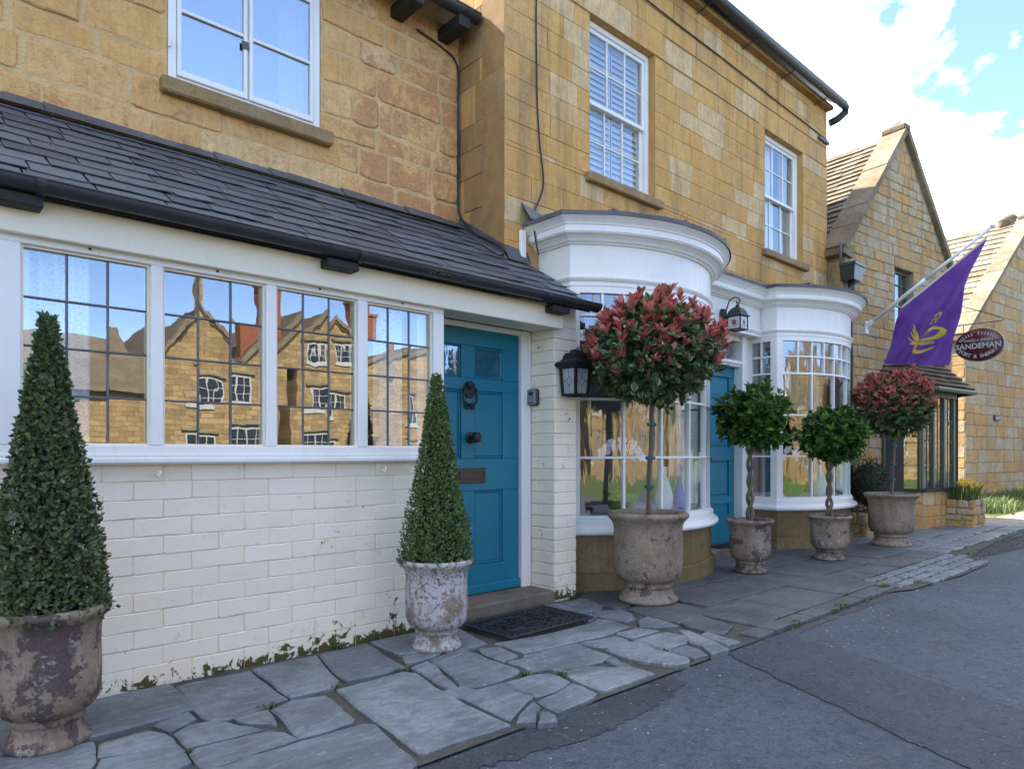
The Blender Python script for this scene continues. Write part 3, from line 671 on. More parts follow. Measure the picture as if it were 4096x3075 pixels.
# little weeds in the joints
def blades(cx,cy,z,n,h,sp,rg,wd=0.006):
    vs=[];fs=[];tint=[]
    for _ in range(n):
        a=rg.uniform(0,6.28); r0=rg.uniform(0,sp); x=cx+r0*math.cos(a); y=cy+r0*math.sin(a)
        hh=h*rg.uniform(.5,1.1); b=rg.uniform(0,6.28); lean=hh*rg.uniform(.2,.9); i=len(vs)
        dx,dy=math.cos(b),math.sin(b); px,py=-dy*wd,dx*wd
        vs+=[(x-px,y-py,z),(x+px,y+py,z),(x+px+dx*lean*.4,y+py+dy*lean*.4,z+hh*.7),(x-px+dx*lean*.4,y-py+dy*lean*.4,z+hh*.7),(x+dx*lean,y+dy*lean,z+hh)]
        fs+=[(i,i+1,i+2,i+3),(i+3,i+2,i+4)]; tint+=[rg.random()]*5
    return vs,fs,tint
def leafmesh(name,vs,fs,tint,mat,rim=None):
    me=bpy.data.meshes.new(name); me.from_pydata(vs,[],fs); me.materials.append(mat)
    a=me.attributes.new('tint','FLOAT','POINT'); a.data.foreach_set('value',np.array(tint,dtype=np.float32))
    if rim is not None:
        a=me.attributes.new('rim','FLOAT','POINT'); a.data.foreach_set('value',np.array(rim,dtype=np.float32))
    me.update(); return me
vs=[];fs=[];ti=[]
wr=random.Random(5)
for (x,y,n,h) in [(1.25,3.02,22,.035),(0.86,2.80,18,.03),(2.04,3.08,20,.03),(2.47,2.60,24,.03),(1.58,3.07,14,.03),(2.63,2.47,30,.03),(3.32,2.36,20,.03),(3.95,2.68,16,.025),(4.55,2.14,30,.03),(5.3,2.13,30,.035),(6.3,2.2,40,.05),(3.98,3.70,20,.04),(2.0,3.71,30,.04),(0.6,3.1,10,.02),(5.8,2.3,20,.03),(3.0,3.66,12,.03)]:
    for k in range(3):
        a,b,c=blades(x+wr.uniform(-.06,.06),y+wr.uniform(-.03,.03),-0.016,n//2,h,.03,wr,.004)
        o=len(vs); vs+=a; fs+=[tuple(i+o for i in f) for f in b]; ti+=c
for k in range(260):
    x=wr.uniform(4.2,13); y=wr.choice([2.11,2.275,2.455,2.745,3.055])+wr.uniform(-.02,.02)
    a,b,c=blades(x,y,-0.016,4,.025,.03,wr,.004); o=len(vs); vs+=a; fs+=[tuple(i+o for i in f) for f in b]; ti+=c
o=link('joint_weeds',leafmesh('joint_weeds',vs,fs,ti,M['grass_blade'])); stuff(o); tag(o,'tiny green weeds growing in the pavement joints','weeds')
# grit and litter along the edge of the road
gb=MB()
for k in range(240):
    x=wr.uniform(0.6,9); y=2.08+wr.gauss(-0.10,0.16)
    if y>2.11: continue
    s=wr.uniform(.0015,.0055); a=wr.uniform(0,3)
    z=-0.028
    gb.raw([(x-s,y-s*.7,z),(x+s*.8,y-s,z),(x+s,y+s*.8,z),(x-s*.7,y+s,z),(x,y,z+s*1.1)],[(0,1,4),(1,2,4),(2,3,4),(3,0,4)])
o=gb.build('road_grit',M['gravel_pale']); stuff(o); tag(o,'pale grit scattered along the road edge','grit')

# fallen leaves and petals on the flags
lb=MB()
for k in range(46):
    x=wr.uniform(2.2,7.5); y=wr.uniform(2.2,3.5); s=wr.uniform(.006,.014); a=wr.uniform(0,6.28); z=.009+wr.uniform(0,.004)
    ca,sa=math.cos(a)*s,math.sin(a)*s
    lb.raw([(x-ca,y-sa,z),(x+sa*.45,y-ca*.45,z+.003),(x+ca,y+sa,z+.001),(x-sa*.45,y+ca*.45,z+.004)],[(0,1,2,3)])
o=lb.build('fallen_leaves',m_plain('dry_leaf',(0.20,0.06,0.03),0.8,0.1,40,0.5)); stuff(o); tag(o,'tiny fallen red leaves scattered on the flagstones','leaves')

# --------------------------------------------------------------------------- the rendered extension with the leaded window
FY=frame((0,0,0),(1,0,0),(0,0,1),(0,-1,0))           # wall frame facing -y : n is measured towards the viewer from y=0
def wall_frame(y): return frame((0,y,0),(1,0,0),(0,0,1),(0,-1,0))
ext=thing('white_brick_extension','white painted brick lean-to with slate roof, long leaded window and blue door','extension',(2.1,3.72,0))
b=MB(); b.box(0.33,2.752,3.732,3.95,-0.1,1.10); b.box(2.752,2.80,3.95,4.3,-0.1,2.1)
bw=b.build('wall',M['white_mortar'],ext)
erg=random.Random(3)
wf=wall_frame(3.732)
rows=12; rh=1.10/rows
for r_ in range(rows):
    x=0.335 - (0.136 if r_%2 else 0.0); z0=r_*rh-(.05 if r_==0 else 0); rh_=rh+(.05 if r_==0 else 0)
    while x<2.75:
        L=0.272 if (r_+int(x*7))%9 else 0.136
        x0=max(x,0.335); x1=min(x+L,2.75)
        if x1-x0>0.04:
            bb=MB(); d=erg.uniform(0.0035,0.0085)
            bb.slab(rough_rect(x0+.0012,x1-.0012,z0+.0014,z0+rh_-.0012,0.0024,erg,0.006),wf,-0.02,d,0.0045)
            bb.build('brick',M['white_brick'],bw)
        x+=L
# pillar beside the door
b=MB(); b.box(3.848,4.078,3.732,4.31,-0.1,2.33); pil=b.build('pillar',M['white_mortar'],ext)
pf=frame((3.848,0,0),(0,1,0),(0,0,1),(-1,0,0)); pr=frame((4.078,0,0),(0,1,0),(0,0,1),(1,0,0))
nz=25; rh2=2.33/nz
for r_ in range(nz):
    z0=r_*rh2
    front=[(3.836,4.090)] if r_%3 else [(3.836,3.99),(3.99,4.090)]
    for (x0,x1) in front:
        bb=MB(); bb.slab(rough_rect(x0+.0015,x1-.002,z0+.0022,z0+rh2-.0022,.0018,erg,.006),wf,-.02,erg.uniform(.007,.0115),.005); bb.build('brick',M['white_brick'],pil)
    side=[(3.722,3.86),(3.86,3.995)] if r_%2 else [(3.722,3.995)]
    for (x0,x1) in side:
        bb=MB(); bb.slab(rough_rect(x0+.0015,x1-.002,z0+.0022,z0+rh2-.0022,.0018,erg,.006),pf,-.02,erg.uniform(.007,.0115),.005); bb.build('brick',M['white_brick'],pil)
    for (x0,x1) in ([(3.722,3.98),(3.98,4.25)] if r_%2 else [(3.722,3.86),(3.86,4.13),(4.13,4.29)]):
        bb=MB(); bb.slab(rough_rect(x0+.0015,x1-.002,z0+.0022,z0+rh2-.0022,.0018,erg,.006),pr,-.02,erg.uniform(.007,.0115),.005); bb.build('brick',M['white_brick'],pil)
# leaded window: four lights
b=MB(); 
win=MB().bbox(0.335,2.749,3.66,3.80,1.096,1.132,.010).build('window_sill',M['wood_white'],ext)
fr=MB(); fr.bbox(0.335,2.749,3.700,3.785,1.1325,1.187,.004); fr.bbox(0.335,2.749,3.700,3.785,2.082,2.130,.004)
fr.bbox(0.335,2.749,3.685,3.699,1.1325,1.150,.004)
LIGHTS=[(0.427,0.950),(1.010,1.531),(1.594,2.100),(2.169,2.662)]
posts=[(0.335,0.427),(0.950,1.010),(1.531,1.594),(2.100,2.169),(2.662,2.749)]
for (x0,x1) in posts: fr.bbox(x0,x1,3.698,3.787,1.187,2.082,.005)
lw=fr.build('window',M['wood_white'],ext)
for (x0,x1) in LIGHTS:
    bd=MB()
    for (a,c,d,e) in ((x0,x0+.010,1.187,2.082),(x1-.010,x1,1.187,2.082),(x0+.01,x1-.01,1.187,1.197),(x0+.01,x1-.01,2.072,2.082)): bd.box(a,c,3.722,3.78,d,e)
    bd.build('bead',M['wood_cream'],lw)
    xs=[x0+.010+(x1-x0-.02)*k/3 for k in range(4)]; zs=[1.197+(2.072-1.197)*k/4 for k in range(5)]
    for i in range(3):
        for j in range(4):
            tl=erg.uniform(-.0018,.0018); t2=erg.uniform(-.0018,.0018)
            p=MB(); y=3.742
            p.raw([(xs[i],y+tl,zs[j]),(xs[i+1],y-tl,zs[j]),(xs[i+1],y-tl+t2,zs[j+1]),(xs[i],y+tl+t2,zs[j+1]),(xs[i],y+.004+tl,zs[j]),(xs[i+1],y+.004-tl,zs[j]),(xs[i+1],y+.004-tl+t2,zs[j+1]),(xs[i],y+.004+tl+t2,zs[j+1])],[(0,1,2,3),(7,6,5,4),(0,4,5,1),(2,6,7,3),(1,5,6,2),(3,7,4,0)])
            p.build('pane',M['glass'],lw)
    for k in (1,2):
        MB().bbox(xs[k]-.005,xs[k]+.005,3.735,3.752,1.197,2.072,.003).build('lead_came',M['came'],lw)
    for k in (1,2,3):
        MB().bbox(x0+.01,x1-.01,3.7335,3.7535,zs[k]-.005,zs[k]+.005,.003).build('lead_came',M['came'],lw)
# small black ventilation holes and hooks
for x in (0.69,1.27,1.85,2.42):
    MB().tube([(x,3.6975,2.106),(x,3.70,2.106)],.007,10).build('vent_hole',M['cable'],lw)
# fascia board
fa=MB(); fa.bbox(0.335,3.862,3.655,3.698,2.112,2.275,.005); fas=fa.build('fascia_board',M['wood_cream'],ext)
MB().box(0.335,3.846,3.700,3.97,2.131,2.28).build('soffit',M['wood_cream'],ext)
# hooks below the sill
for x in (0.98,2.27,2.47):
    MB().tube([(x,3.72,1.045),(x,3.69,1.045),(x+.004,3.672,1.035),(x+.006,3.668,1.050),(x+.006,3.672,1.062)],.006,8).build('wall_hook',M['wood_cream'],bw)
# roof of slates
P0=Vector((0,3.585,2.322)); P1=Vector((0,4.925,3.185)); sl_=(P1-P0); SL=sl_.length; sl_.normalize(); nrm=Vector((0,-sl_.z,sl_.y))
rb=MB()
rb.raw([(-0.9,P0.y,P0.z-.012),(4.095,P0.y,P0.z-.012),(4.095,P1.y,P1.z-.012),(-0.9,P1.y,P1.z-.012),(-0.9,P0.y,P0.z-.06),(4.095,P0.y,P0.z-.06),(4.095,P1.y,P1.z-.06),(-0.9,P1.y,P1.z-.06)],[(0,1,2,3),(7,6,5,4),(0,4,5,1),(1,5,6,2),(2,6,7,3),(3,7,4,0)])
roof=rb.build('roof',M['wood_dark'],ext)
nc=10; ex=SL/nc
for r_ in range(nc):
    x=-0.9+erg.uniform(-.2,0); s0=r_*ex-(0.015 if r_==0 else 0); tilt=.016
    yc=P0.y+sl_.y*(s0+ex*.5); xmax=4.118 if yc<4.27 else 3.826
    while x<xmax-.02:
        L=erg.uniform(.19,.40); x1=min(x+L,xmax); 
        if xmax-x1<.08: x1=xmax
        z_=s0+erg.uniform(-.004,.004); sag=erg.uniform(-.006,.008); le=min(ex*1.75,SL-s0+.03)
        lift=erg.uniform(0,.009)
        n0=Vector((0,0,0))
        def Q(u,s,n): return (u,P0.y+sl_.y*s+nrm.y*n,P0.z+sl_.z*s+nrm.z*n)
        th=.0055; h0=.014+lift*.8; h1=.002
        a,bx=x+.005,x1-.005; m_=(a+bx)/2
        j=[erg.uniform(-.012,.006) for _ in range(3)]
        b=MB()
        b.raw([Q(a,z_+j[0],h0),Q(m_,z_+j[1],h0+sag*.3),Q(bx,z_+j[2],h0+sag),Q(bx,z_+le,h1),Q(a,z_+le,h1),
               Q(a,z_+j[0],h0-th),Q(m_,z_+j[1],h0-th),Q(bx,z_+j[2],h0-th+sag),Q(bx,z_+le,h1-th),Q(a,z_+le,h1-th)],
              [(0,1,2,3,4),(9,8,7,6,5),(0,5,6,1),(1,6,7,2),(2,7,8,3),(4,9,5,0)])
        b.build('slate',M['slate'],roof)
        x=x1
# mortar fillet and lead flashing at the top of the slates
fl=MB()
for k in range(24):
    xa=-0.9+k*4.72/24; xb=xa+4.72/24; w0=erg.uniform(.02,.045)
    fl.raw([(xa,4.925,3.235+w0*.6),(xb,4.925,3.235+w0*.5),(xb,4.86-w0,3.178-w0*.35),(xa,4.86-w0,3.178-w0*.35)],[(0,3,2,1)])
fl.build('flashing',M['lead'],ext,fix=False)
f2=MB(); f2.raw([(3.822,4.92,3.215),(3.822,4.30,2.83),(3.76,4.30,2.805),(3.76,4.92,3.20),(3.822,4.92,3.29),(3.822,4.30,2.91)],[(0,1,2,3),(4,5,1,0)]); 
f2.raw([(3.82,4.292,2.91),(4.09,4.292,2.89),(4.09,4.24,2.775),(3.82,4.24,2.775)],[(0,3,2,1)])
f2.build('flashing',M['lead'],ext)
# gutter: open half round with beads, brackets, end cap, black rafter feet
gt=MB(); gr_=.052; gy,gz=3.545,2.318
ringp=lambda x,r: [(x,gy+r*math.cos(a),gz+r*math.sin(a)) for a in [math.pi+math.pi*k/12 for k in range(13)]]
outer=[ringp(x,gr_) for x in (-0.9,0.5,2.0,3.2,4.135)]; inner=[ringp(x,gr_-.005) for x in (-0.9,0.5,2.0,3.2,4.135)]
gt.ring(outer,closed=False,caps=False); gt.ring(inner,closed=False,caps=False)
for s in (-1,1): gt.tube([(-0.9,gy+s*gr_,gz),(4.135,gy+s*gr_,gz)],.005,6)
gut=gt.build('gutter',M['gutter_black'],ext,smooth=True)
MB().face(ringp(4.136,gr_+.003)).build('end_cap',M['gutter_black'],gut)
cp=MB(); cp.ring([[(4.10,*p[1:]) for p in ringp(0,gr_+.006)],[(4.137,*p[1:]) for p in ringp(0,gr_+.006)]],closed=False,caps=False); cp.build('end_collar',M['gutter_black'],gut)
for x in (0.475,2.02,3.55):
    bk=MB(); bk.ring([[(x-.018,*p[1:]) for p in ringp(0,gr_+.007)],[(x+.018,*p[1:]) for p in ringp(0,gr_+.007)]],closed=False,caps=False); bk.build('bracket',M['gutter_black'],gut,fix=True)
for (x0,x1) in ((0.30,0.49),(1.83,2.03),(3.66,3.84)):
    MB().bbox(x0,x1,3.56,3.654,2.212,2.262,.004).build('rafter_foot',M['wood_dark'],ext)
# leaves and muck caught in the gutter
mk=MB()
for k in range(60):
    x=2.55+erg.gauss(0,.05); y=gy-.05+erg.uniform(-.006,.02); z=gz-.01+erg.gauss(-.012,.016); s=erg.uniform(.004,.012)
    mk.raw([(x-s,y,z),(x+s,y-.004,z+s*.4),(x,y+.004,z+s)],[(0,1,2)])
stuff(mk.build('leaf_litter',M['twig'],gut))
# doorway: frame, step, door
df=MB(); df.bbox(3.732,3.836,3.985,4.07,0.075,2.130,.006); df.bbox(2.752,2.862,3.985,4.07,0.075,2.130,.006); df.bbox(2.862,3.732,3.990,4.068,2.088,2.130,.005)
df.build('door_frame',M['wood_white'],ext)
MB().bbox(2.80,3.832,3.705,4.30,-0.06,0.080,.012).build('step',M['step'],ext)
dr=MB(); dr.box(2.866,3.729,4.044,4.075,0.085,2.085)
xc=3.2975
RAIL=[(0.085,0.30),(0.866,1.108),(1.625,1.716),(1.961,2.085)]
for (z0,z1) in RAIL: dr.bbox(2.866,3.729,4.020,4.046,z0,z1,.003)
STL=[(2.866,3.010),(3.150,3.270) ,(3.572,3.729)]
STL=[(2.866,3.035),(3.140,3.268),(3.560,3.729)]
STL=[(2.866,2.985),(3.145,3.272),(3.560,3.729)]
for (x0,x1) in STL:
    for (z0,z1) in ((0.30,0.866),(1.108,1.625),(1.716,1.961)): dr.bbox(x0,x1,4.021,4.046,z0,z1,.003)
door=dr.build('door',M['teal'],ext); door['label']='teal blue panelled door'
for (x0,x1) in ((2.985,3.145),(3.272,3.560)):
    for (z0,z1) in ((0.30,0.866),(1.108,1.625)):
        p=MB()
        for k,(w_,yy) in enumerate(((.0,4.028),(.016,4.036))):
            pass
        # ovolo moulding frame and flat raised field
        for (a,c,d,e) in ((x0,x1,z0,z0+.018),(x0,x1,z1-.018,z1),(x0,x0+.018,z0+.018,z1-.018),(x1-.018,x1,z0+.018,z1-.018)): p.bbox(a,c,4.030,4.046,d,e,.006)
        p.bbox(x0+.020,x1-.020,4.038,4.0455,z0+.020,z1-.020,.003)
        p.build('panel',M['teal'],door)
    p=MB()
    for (a,c,d,e) in ((x0,x1,1.716,1.732),(x0,x1,1.945,1.961),(x0,x0+.016,1.732,1.945),(x1-.016,x1,1.732,1.945)): p.bbox(a,c,4.028,4.046,d,e,.006)
    p.build('bead',M['teal'],door)
    MB().box(x0+.016,x1-.016,4.038,4.0435,1.732,1.945).build('pane',M['glass_old'],door)
MB().bbox(2.864,3.731,3.992,4.022,0.082,0.155,.010).build('weather_board',M['teal'],door)
lp=MB(); lp.bbox(3.095,3.378,4.008,4.021,0.924,1.038,.003); lp.bbox(3.128,3.345,4.006,4.0085,0.957,1.005,.001)
for (a,c,d,e) in ((3.118,3.355,0.949,0.955),(3.118,3.355,1.007,1.013),(3.118,3.124,0.955,1.007),(3.349,3.355,0.955,1.007)): lp.box(a,c,4.003,4.008,d,e)
lp.build('letter_plate',m_plain('letter_plate_brown',(0.055,0.042,0.034),0.42,0.35,120,0.3),door)
kb=MB()
n8=8
def octring(r,y): return [(3.230+r*math.cos(2*math.pi*(k+.5)/n8),y,1.267+r*math.sin(2*math.pi*(k+.5)/n8)) for k in range(n8)]
kb.ring([octring(.046,4.020),octring(.046,4.012),octring(.038,4.008),octring(.015,4.004),octring(.014,3.975),octring(.030,3.968),octring(.042,3.952),octring(.043,3.935),octring(.034,3.920),octring(.018,3.915)])
kb.build('door_knob',M['black_iron'],door)
# scrolled iron knocker
kn=MB(); kx,kz=3.218,1.585
def scroll(cx_,cz_,r,a0,turns,sgn,wd=.006,y=4.010):
    pts=[]
    for k in range(18):
        tt=k/17; a=a0+sgn*tt*turns*2*math.pi; rr=r*(1-.72*tt); pts.append((cx_+rr*math.cos(a),y-.004*tt,cz_+rr*math.sin(a)))
    return pts
kn.slab([(kx+dx,kz+dz) for dx,dz in ((-.028,-.02),(.028,-.02),(.044,.01),(.038,.05),(.018,.064),(.030,.085),(.018,.104),(0,.106),(-.018,.104),(-.030,.085),(-.018,.064),(-.038,.05),(-.044,.01))],wall_frame(4.020),0,.010,.004)
for s in (-1,1):
    kn.tube(scroll(kx+s*.026,kz-.085,.024,math.pi/2,1.1,-s),.0055,6)
    kn.tube(scroll(kx+s*.055,kz+.045,.018,-math.pi/2,1.0,s),.0052,6)
    kn.tube(scroll(kx+s*.034,kz+.080,.016,-math.pi/2,1.0,s),.005,6)
    kn.tube([(kx+s*.052,4.006,kz+.03),(kx+s*.068,4.002,kz-.015),(kx+s*.060,3.998,kz-.050),(kx+s*.03,3.996,kz-.066),(kx,3.995,kz-.070)],.0085,8)
    kn.tube([(kx+s*.012,4.010,kz-.066),(kx+s*.022,4.010,kz-.09),(kx+s*.012,4.010,kz-.104)],.005,6)
for k in range(5):
    a=math.pi*(k+.5)/5; kn.tube([(kx,4.008,kz+.062),(kx+.036*math.cos(a),4.004,kz+.066+.04*math.sin(a))],[.010,.006],6)
kn.lathe([(0.0,-.012),(.014,-.008),(.018,0),(.014,.008),(.0,.012)],10,(kx,3.998,kz+.055))
kn.lathe([(0.0,-.010),(.016,-.006),(.018,0),(.016,.006),(.0,.010)],10,(kx,3.994,kz-.070))
kn.build('door_knocker',M['black_iron'],door)
# the room behind the leaded window
def room(parent,x0,x1,y0,y1,z0,z1,mat,name='interior'):
    b=MB(); v=[(x0,y0,z0),(x1,y0,z0),(x1,y1,z0),(x0,y1,z0),(x0,y0,z1),(x1,y0,z1),(x1,y1,z1),(x0,y1,z1)]
    b.raw(v,[(0,1,2,3),(4,7,6,5),(3,2,6,7),(0,3,7,4),(1,5,6,2)]); return b.build(name,mat,parent)
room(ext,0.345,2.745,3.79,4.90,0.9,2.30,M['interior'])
def curtain(parent,x0,x1,y,z0,z1,mat,waves=4,amp=.02):
    n=waves*8; b=MB(); r0=[];r1=[]
    for k in range(n+1):
        u=k/n; yy=y+amp*math.sin(u*waves*2*math.pi)+amp*.3*math.sin(u*waves*5.1)
        r0.append((x0+(x1-x0)*u,yy,z0)); r1.append((x0+(x1-x0)*u,yy,z1))
    b.ring([r0,r1],closed=False,caps=False); return b.build('curtain',mat,parent,smooth=True)
curtain(ext,0.47,0.72,3.86,0.98,2.25,M['curtain'],4,.022); curtain(ext,2.30,2.52,3.86,0.98,2.25,M['curtain'],4,.022)
for (x0,x1) in ((0.425,0.47),(2.60,2.68)): MB().bbox(x0,x1,3.80,3.90,1.12,2.2,.004).build('inner_reveal',M['wood_white'],ext)
for x in (0.98,1.56,2.13): MB().bbox(x-.02,x+.02,3.79,3.83,1.12,2.2,.004).build('inner_post',M['interior'],ext)
# --------------------------------------------------------------------------- old cottage behind the extension
crg=random.Random(21)
def ragged(u0,u1,v0,v1,j,rg):
    """stone face with a ragged, hand-broken outline"""
    base=rough_rect(u0,u1,v0,v1,j,rg,min(u1-u0,v1-v0)*rg.uniform(.04,.16)); out=[]
    for i,(a,b) in enumerate(base):
        c,d=base[(i+1)%len(base)]; L=math.hypot(c-a,d-b); n=max(1,int(L/.045))
        for k in range(n):
            q=k/n; out.append((a+(c-a)*q+(rg.uniform(-j,j)*.5 if k else 0),b+(d-b)*q+(rg.uniform(-j,j)*.5 if k else 0)))
    return out
cot=thing('stone_cottage','old golden rubble stone cottage wall with white casement above the slate roof','house',(1.4,4.92,0))
CH=[(1.365,2.47,3.635,4.70)]
b=MB()
for (a,c,d,e) in rects_minus(-5.0,3.825,2.2,4.99,CH): b.box(a,c,4.928,5.25,d,e)
b.box(-5.0,0.325,3.745,3.95,-0.1,2.30)
cw=b.build('wall',M['cottage_mortar'],cot)
for (a,c,d,e) in courses(-3.2,3.82,2.95,4.98,CH,(.15,.27),(.22,.70),crg,0.022):
    if c-a<.03: continue
    b=MB(); b.slab(ragged(a,c,d,e,.011,crg),wall_frame(4.928),-.03,crg.uniform(.0015,.006) if crg.random()<.55 else crg.uniform(.007,.018),.010); b.build('stone',M['cottage_stone'],cw)
for (a,c,d,e) in courses(-1.6,0.325,-0.05,2.2,[],(.15,.24),(.25,.6),crg,0.016):
    b=MB(); b.slab(rough_rect(a,c,d,e,.010,crg),wall_frame(3.745),-.03,crg.uniform(.004,.016),.012); b.build('stone',M['cottage_stone'],cw)
MB().bbox(1.315,2.545,4.845,5.0,3.535,3.640,.012).build('window_sill',M['sill_stone'],cot)
fr=MB()
for (a,c,d,e) in ((1.37,1.425,3.645,4.695),(2.405,2.465,3.645,4.695),(1.425,2.405,4.64,4.695),(1.425,2.405,3.645,3.690),(1.899,1.911,3.690,4.64)): fr.bbox(a,c,4.925,5.0,d,e,.006)
cwin=fr.build('window',M['wood_white'],cot)
for (x0,x1) in ((1.425,1.899),(1.911,2.405)):
    s=MB(); w_=.028
    for (a,c,d,e) in ((x0+.002,x0+w_,3.692,4.638),(x1-w_,x1-.002,3.692,4.638),(x0+w_,x1-w_,3.692,3.735),(x0+w_,x1-w_,4.60,4.638),(x0+w_,x1-w_,4.128,4.152)): s.bbox(a,c,4.912,4.950,d,e,.004)
    s.build('sash',M['wood_white'],cwin)
    for (z0,z1) in ((3.735,4.128),(4.152,4.60)):
        b=MB(); q=crg.uniform(-.002,.002); y=4.930
        b.raw([(x0+w_,y+q,z0),(x1-w_,y-q,z0),(x1-w_,y-q,z1),(x0+w_,y+q,z1),(x0+w_,y+.004+q,z0),(x1-w_,y+.004-q,z0),(x1-w_,y+.004-q,z1),(x0+w_,y+.004+q,z1)],[(0,1,2,3),(7,6,5,4),(0,4,5,1),(2,6,7,3),(1,5,6,2),(3,7,4,0)]); b.build('pane',M['glass_sky'],cwin)
MB().tube([(1.375,4.905,3.86),(1.375,4.905,3.93)],.010,8).build('hinge',M['wood_white'],cwin)
MB().bbox(1.855,1.905,4.906,4.912,4.045,4.10,.002).build('catch',M['lead'],cwin)
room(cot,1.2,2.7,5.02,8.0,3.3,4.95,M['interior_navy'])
curtain(cot,2.20,2.42,5.08,3.5,4.75,M['curtain'],3,.02); curtain(cot,1.40,1.47,5.08,3.5,4.75,M['curtain'],1,.015)
# eaves, gutter and roof of the cottage
MB().raw([(0,0,0)],[]) 
g2=MB(); y2,z2=4.62,4.955
rp=lambda x,r: [(x,y2+r*math.cos(a),z2+r*math.sin(a)) for a in [math.pi+math.pi*k/10 for k in range(11)]]
g2.ring([rp(-5,.062),rp(3.79,.062)],closed=False,caps=False); g2.ring([rp(-5,.056),rp(3.79,.056)],closed=False,caps=False)
for s in (-1,1): g2.tube([(-5,y2+s*.06,z2),(3.79,y2+s*.06,z2)],.006,6)
cg=g2.build('gutter',M['gutter_black'],cot,smooth=True)
MB().face(rp(3.792,.066)).build('end_cap',M['gutter_black'],cg)
c2=MB(); c2.ring([[(3.64,*p[1:]) for p in rp(0,.068)],[(3.70,*p[1:]) for p in rp(0,.068)]],closed=False,caps=False); c2.build('gutter_joint',M['gutter_black'],cg)
for x in (3.10,3.58): MB().bbox(x,x+.12,4.60,4.93,4.80,4.90,.006).build('rafter_foot',M['wood_dark'],cot)
rf=MB(); rf.raw([(-5,4.58,4.985),(3.81,4.58,4.985),(3.81,8.2,7.9),(-5,8.2,7.9),(-5,4.58,4.95),(3.81,4.58,4.95),(3.81,8.2,7.86),(-5,8.2,7.86)],[(0,1,2,3),(7,6,5,4),(0,4,5,1),(1,5,6,2),(3,7,4,0)])
rf.raw([(-5,8.2,7.9),(3.81,8.2,7.9),(3.81,11.6,4.9),(-5,11.6,4.9)],[(0,1,2,3)]); rf.build('roof',M['stone_tile'],cot)
bk=MB(); bk.box(-5,3.80,11.3,11.5,0,5.0); bk.box(-5,-4.8,5.3,11.3,0,5.0); bk.build('back_wall',M['cottage_stone'],cot)

# --------------------------------------------------------------------------- the ashlar house with bow windows
hrg=random.Random(31)
hs=thing('ashlar_house','tall honey coloured ashlar house with two white bow windows and sash windows','house',(7.0,4.3,0))
W1=(4.913,5.947,3.80,5.34); W2=(8.305,9.38,3.76,5.32)
WH=[W1,W2,(4.23,9.76,-1,3.12)]
b=MB()
for (a,c,d,e) in rects_minus(3.83,10.16,-0.1,6.20,WH): b.box(a,c,4.308,4.60,d,e)
fwall=b.build('front_wall',M['ashlar_mortar'],hs)
lint=[(W1[0]-.16,W1[1]+.16,W1[3],W1[3]+.27),(W2[0]-.16,W2[1]+.16,W2[3],W2[3]+.27)]
for L in lint:
    half=(L[0]+L[1])/2+.12
    for (x0,x1) in ((L[0],half),(half,L[1])):
        b=MB(); b.slab([(x0+.002,L[2]),(x1-.002,L[2]),(x1-.002,L[3]-.003),(x0+.002,L[3]-.003)],wall_frame(4.308),-.1,.009,.003); b.build('lintel',M['ashlar'],fwall)
holes=WH+lint
# jamb stones along the openings, then coursed ashlar
cr=courses(3.83,10.16,-0.05,6.18,holes,(.150,.225),(.24,.60),hrg,0.004)
for (a,c,d,e) in cr:
    if c-a<.02 or e-d<.02: continue
    j=.0012; J=lambda: hrg.uniform(-j,j)
    b=MB(); b.slab([(a+J(),d+J()),(c+J(),d+J()),(c+J(),e+J()),(a+J(),e+J())],wall_frame(4.308),-.03,hrg.uniform(.0065,.0095),.0022); b.build('ashlar_block',M['ashlar'],fwall)
# west return of the house, facing the cottage
b=MB(); b.box(3.838,4.1,4.308+.002,11.0,-0.1,6.20); sw=b.build('side_wall',M['ashlar_mortar'],hs)
sf=frame((3.838,0,0),(0,1,0),(0,0,1),(-1,0,0))
for (a,c,d,e) in courses(4.300,5.30,2.3,6.18,[],(.19,.33),(.20,.48),hrg,0.005):
    b=MB(); b.slab(rough_rect(a,c,d,e,.0016,hrg,.004),sf,-.03,hrg.uniform(.006,.009),.003); b.build('ashlar_block',M['ashlar_dark'] if hrg.random()<.45 else M['ashlar'],sw)
b=MB(); b.box(9.9,10.152,4.602,11,-0.1,6.2); b.box(4.1,9.9,10.8,11,-0.1,6.2); b.build('back_wall',M['ashlar'],hs)
rf=MB(); rf.raw([(3.72,4.12,6.26),(10.28,4.12,6.26),(10.28,7.6,8.9),(3.72,7.6,8.9),(3.72,4.12,6.20),(10.28,4.12,6.20),(10.28,7.6,8.84),(3.72,7.6,8.84)],[(0,1,2,3),(7,6,5,4),(0,4,5,1),(1,5,6,2),(3,7,4,0)])
rf.raw([(3.72,7.6,8.9),(10.28,7.6,8.9),(10.28,11.1,6.2),(3.72,11.1,6.2)],[(0,1,2,3)])
rf.raw([(3.84,4.62,6.2),(3.84,11,6.2),(3.84,7.6,8.8)],[(0,1,2)]); rf.raw([(10.15,4.62,6.2),(10.15,11,6.2),(10.15,7.6,8.8)],[(2,1,0)])
rf.build('roof',M['slate'],hs)
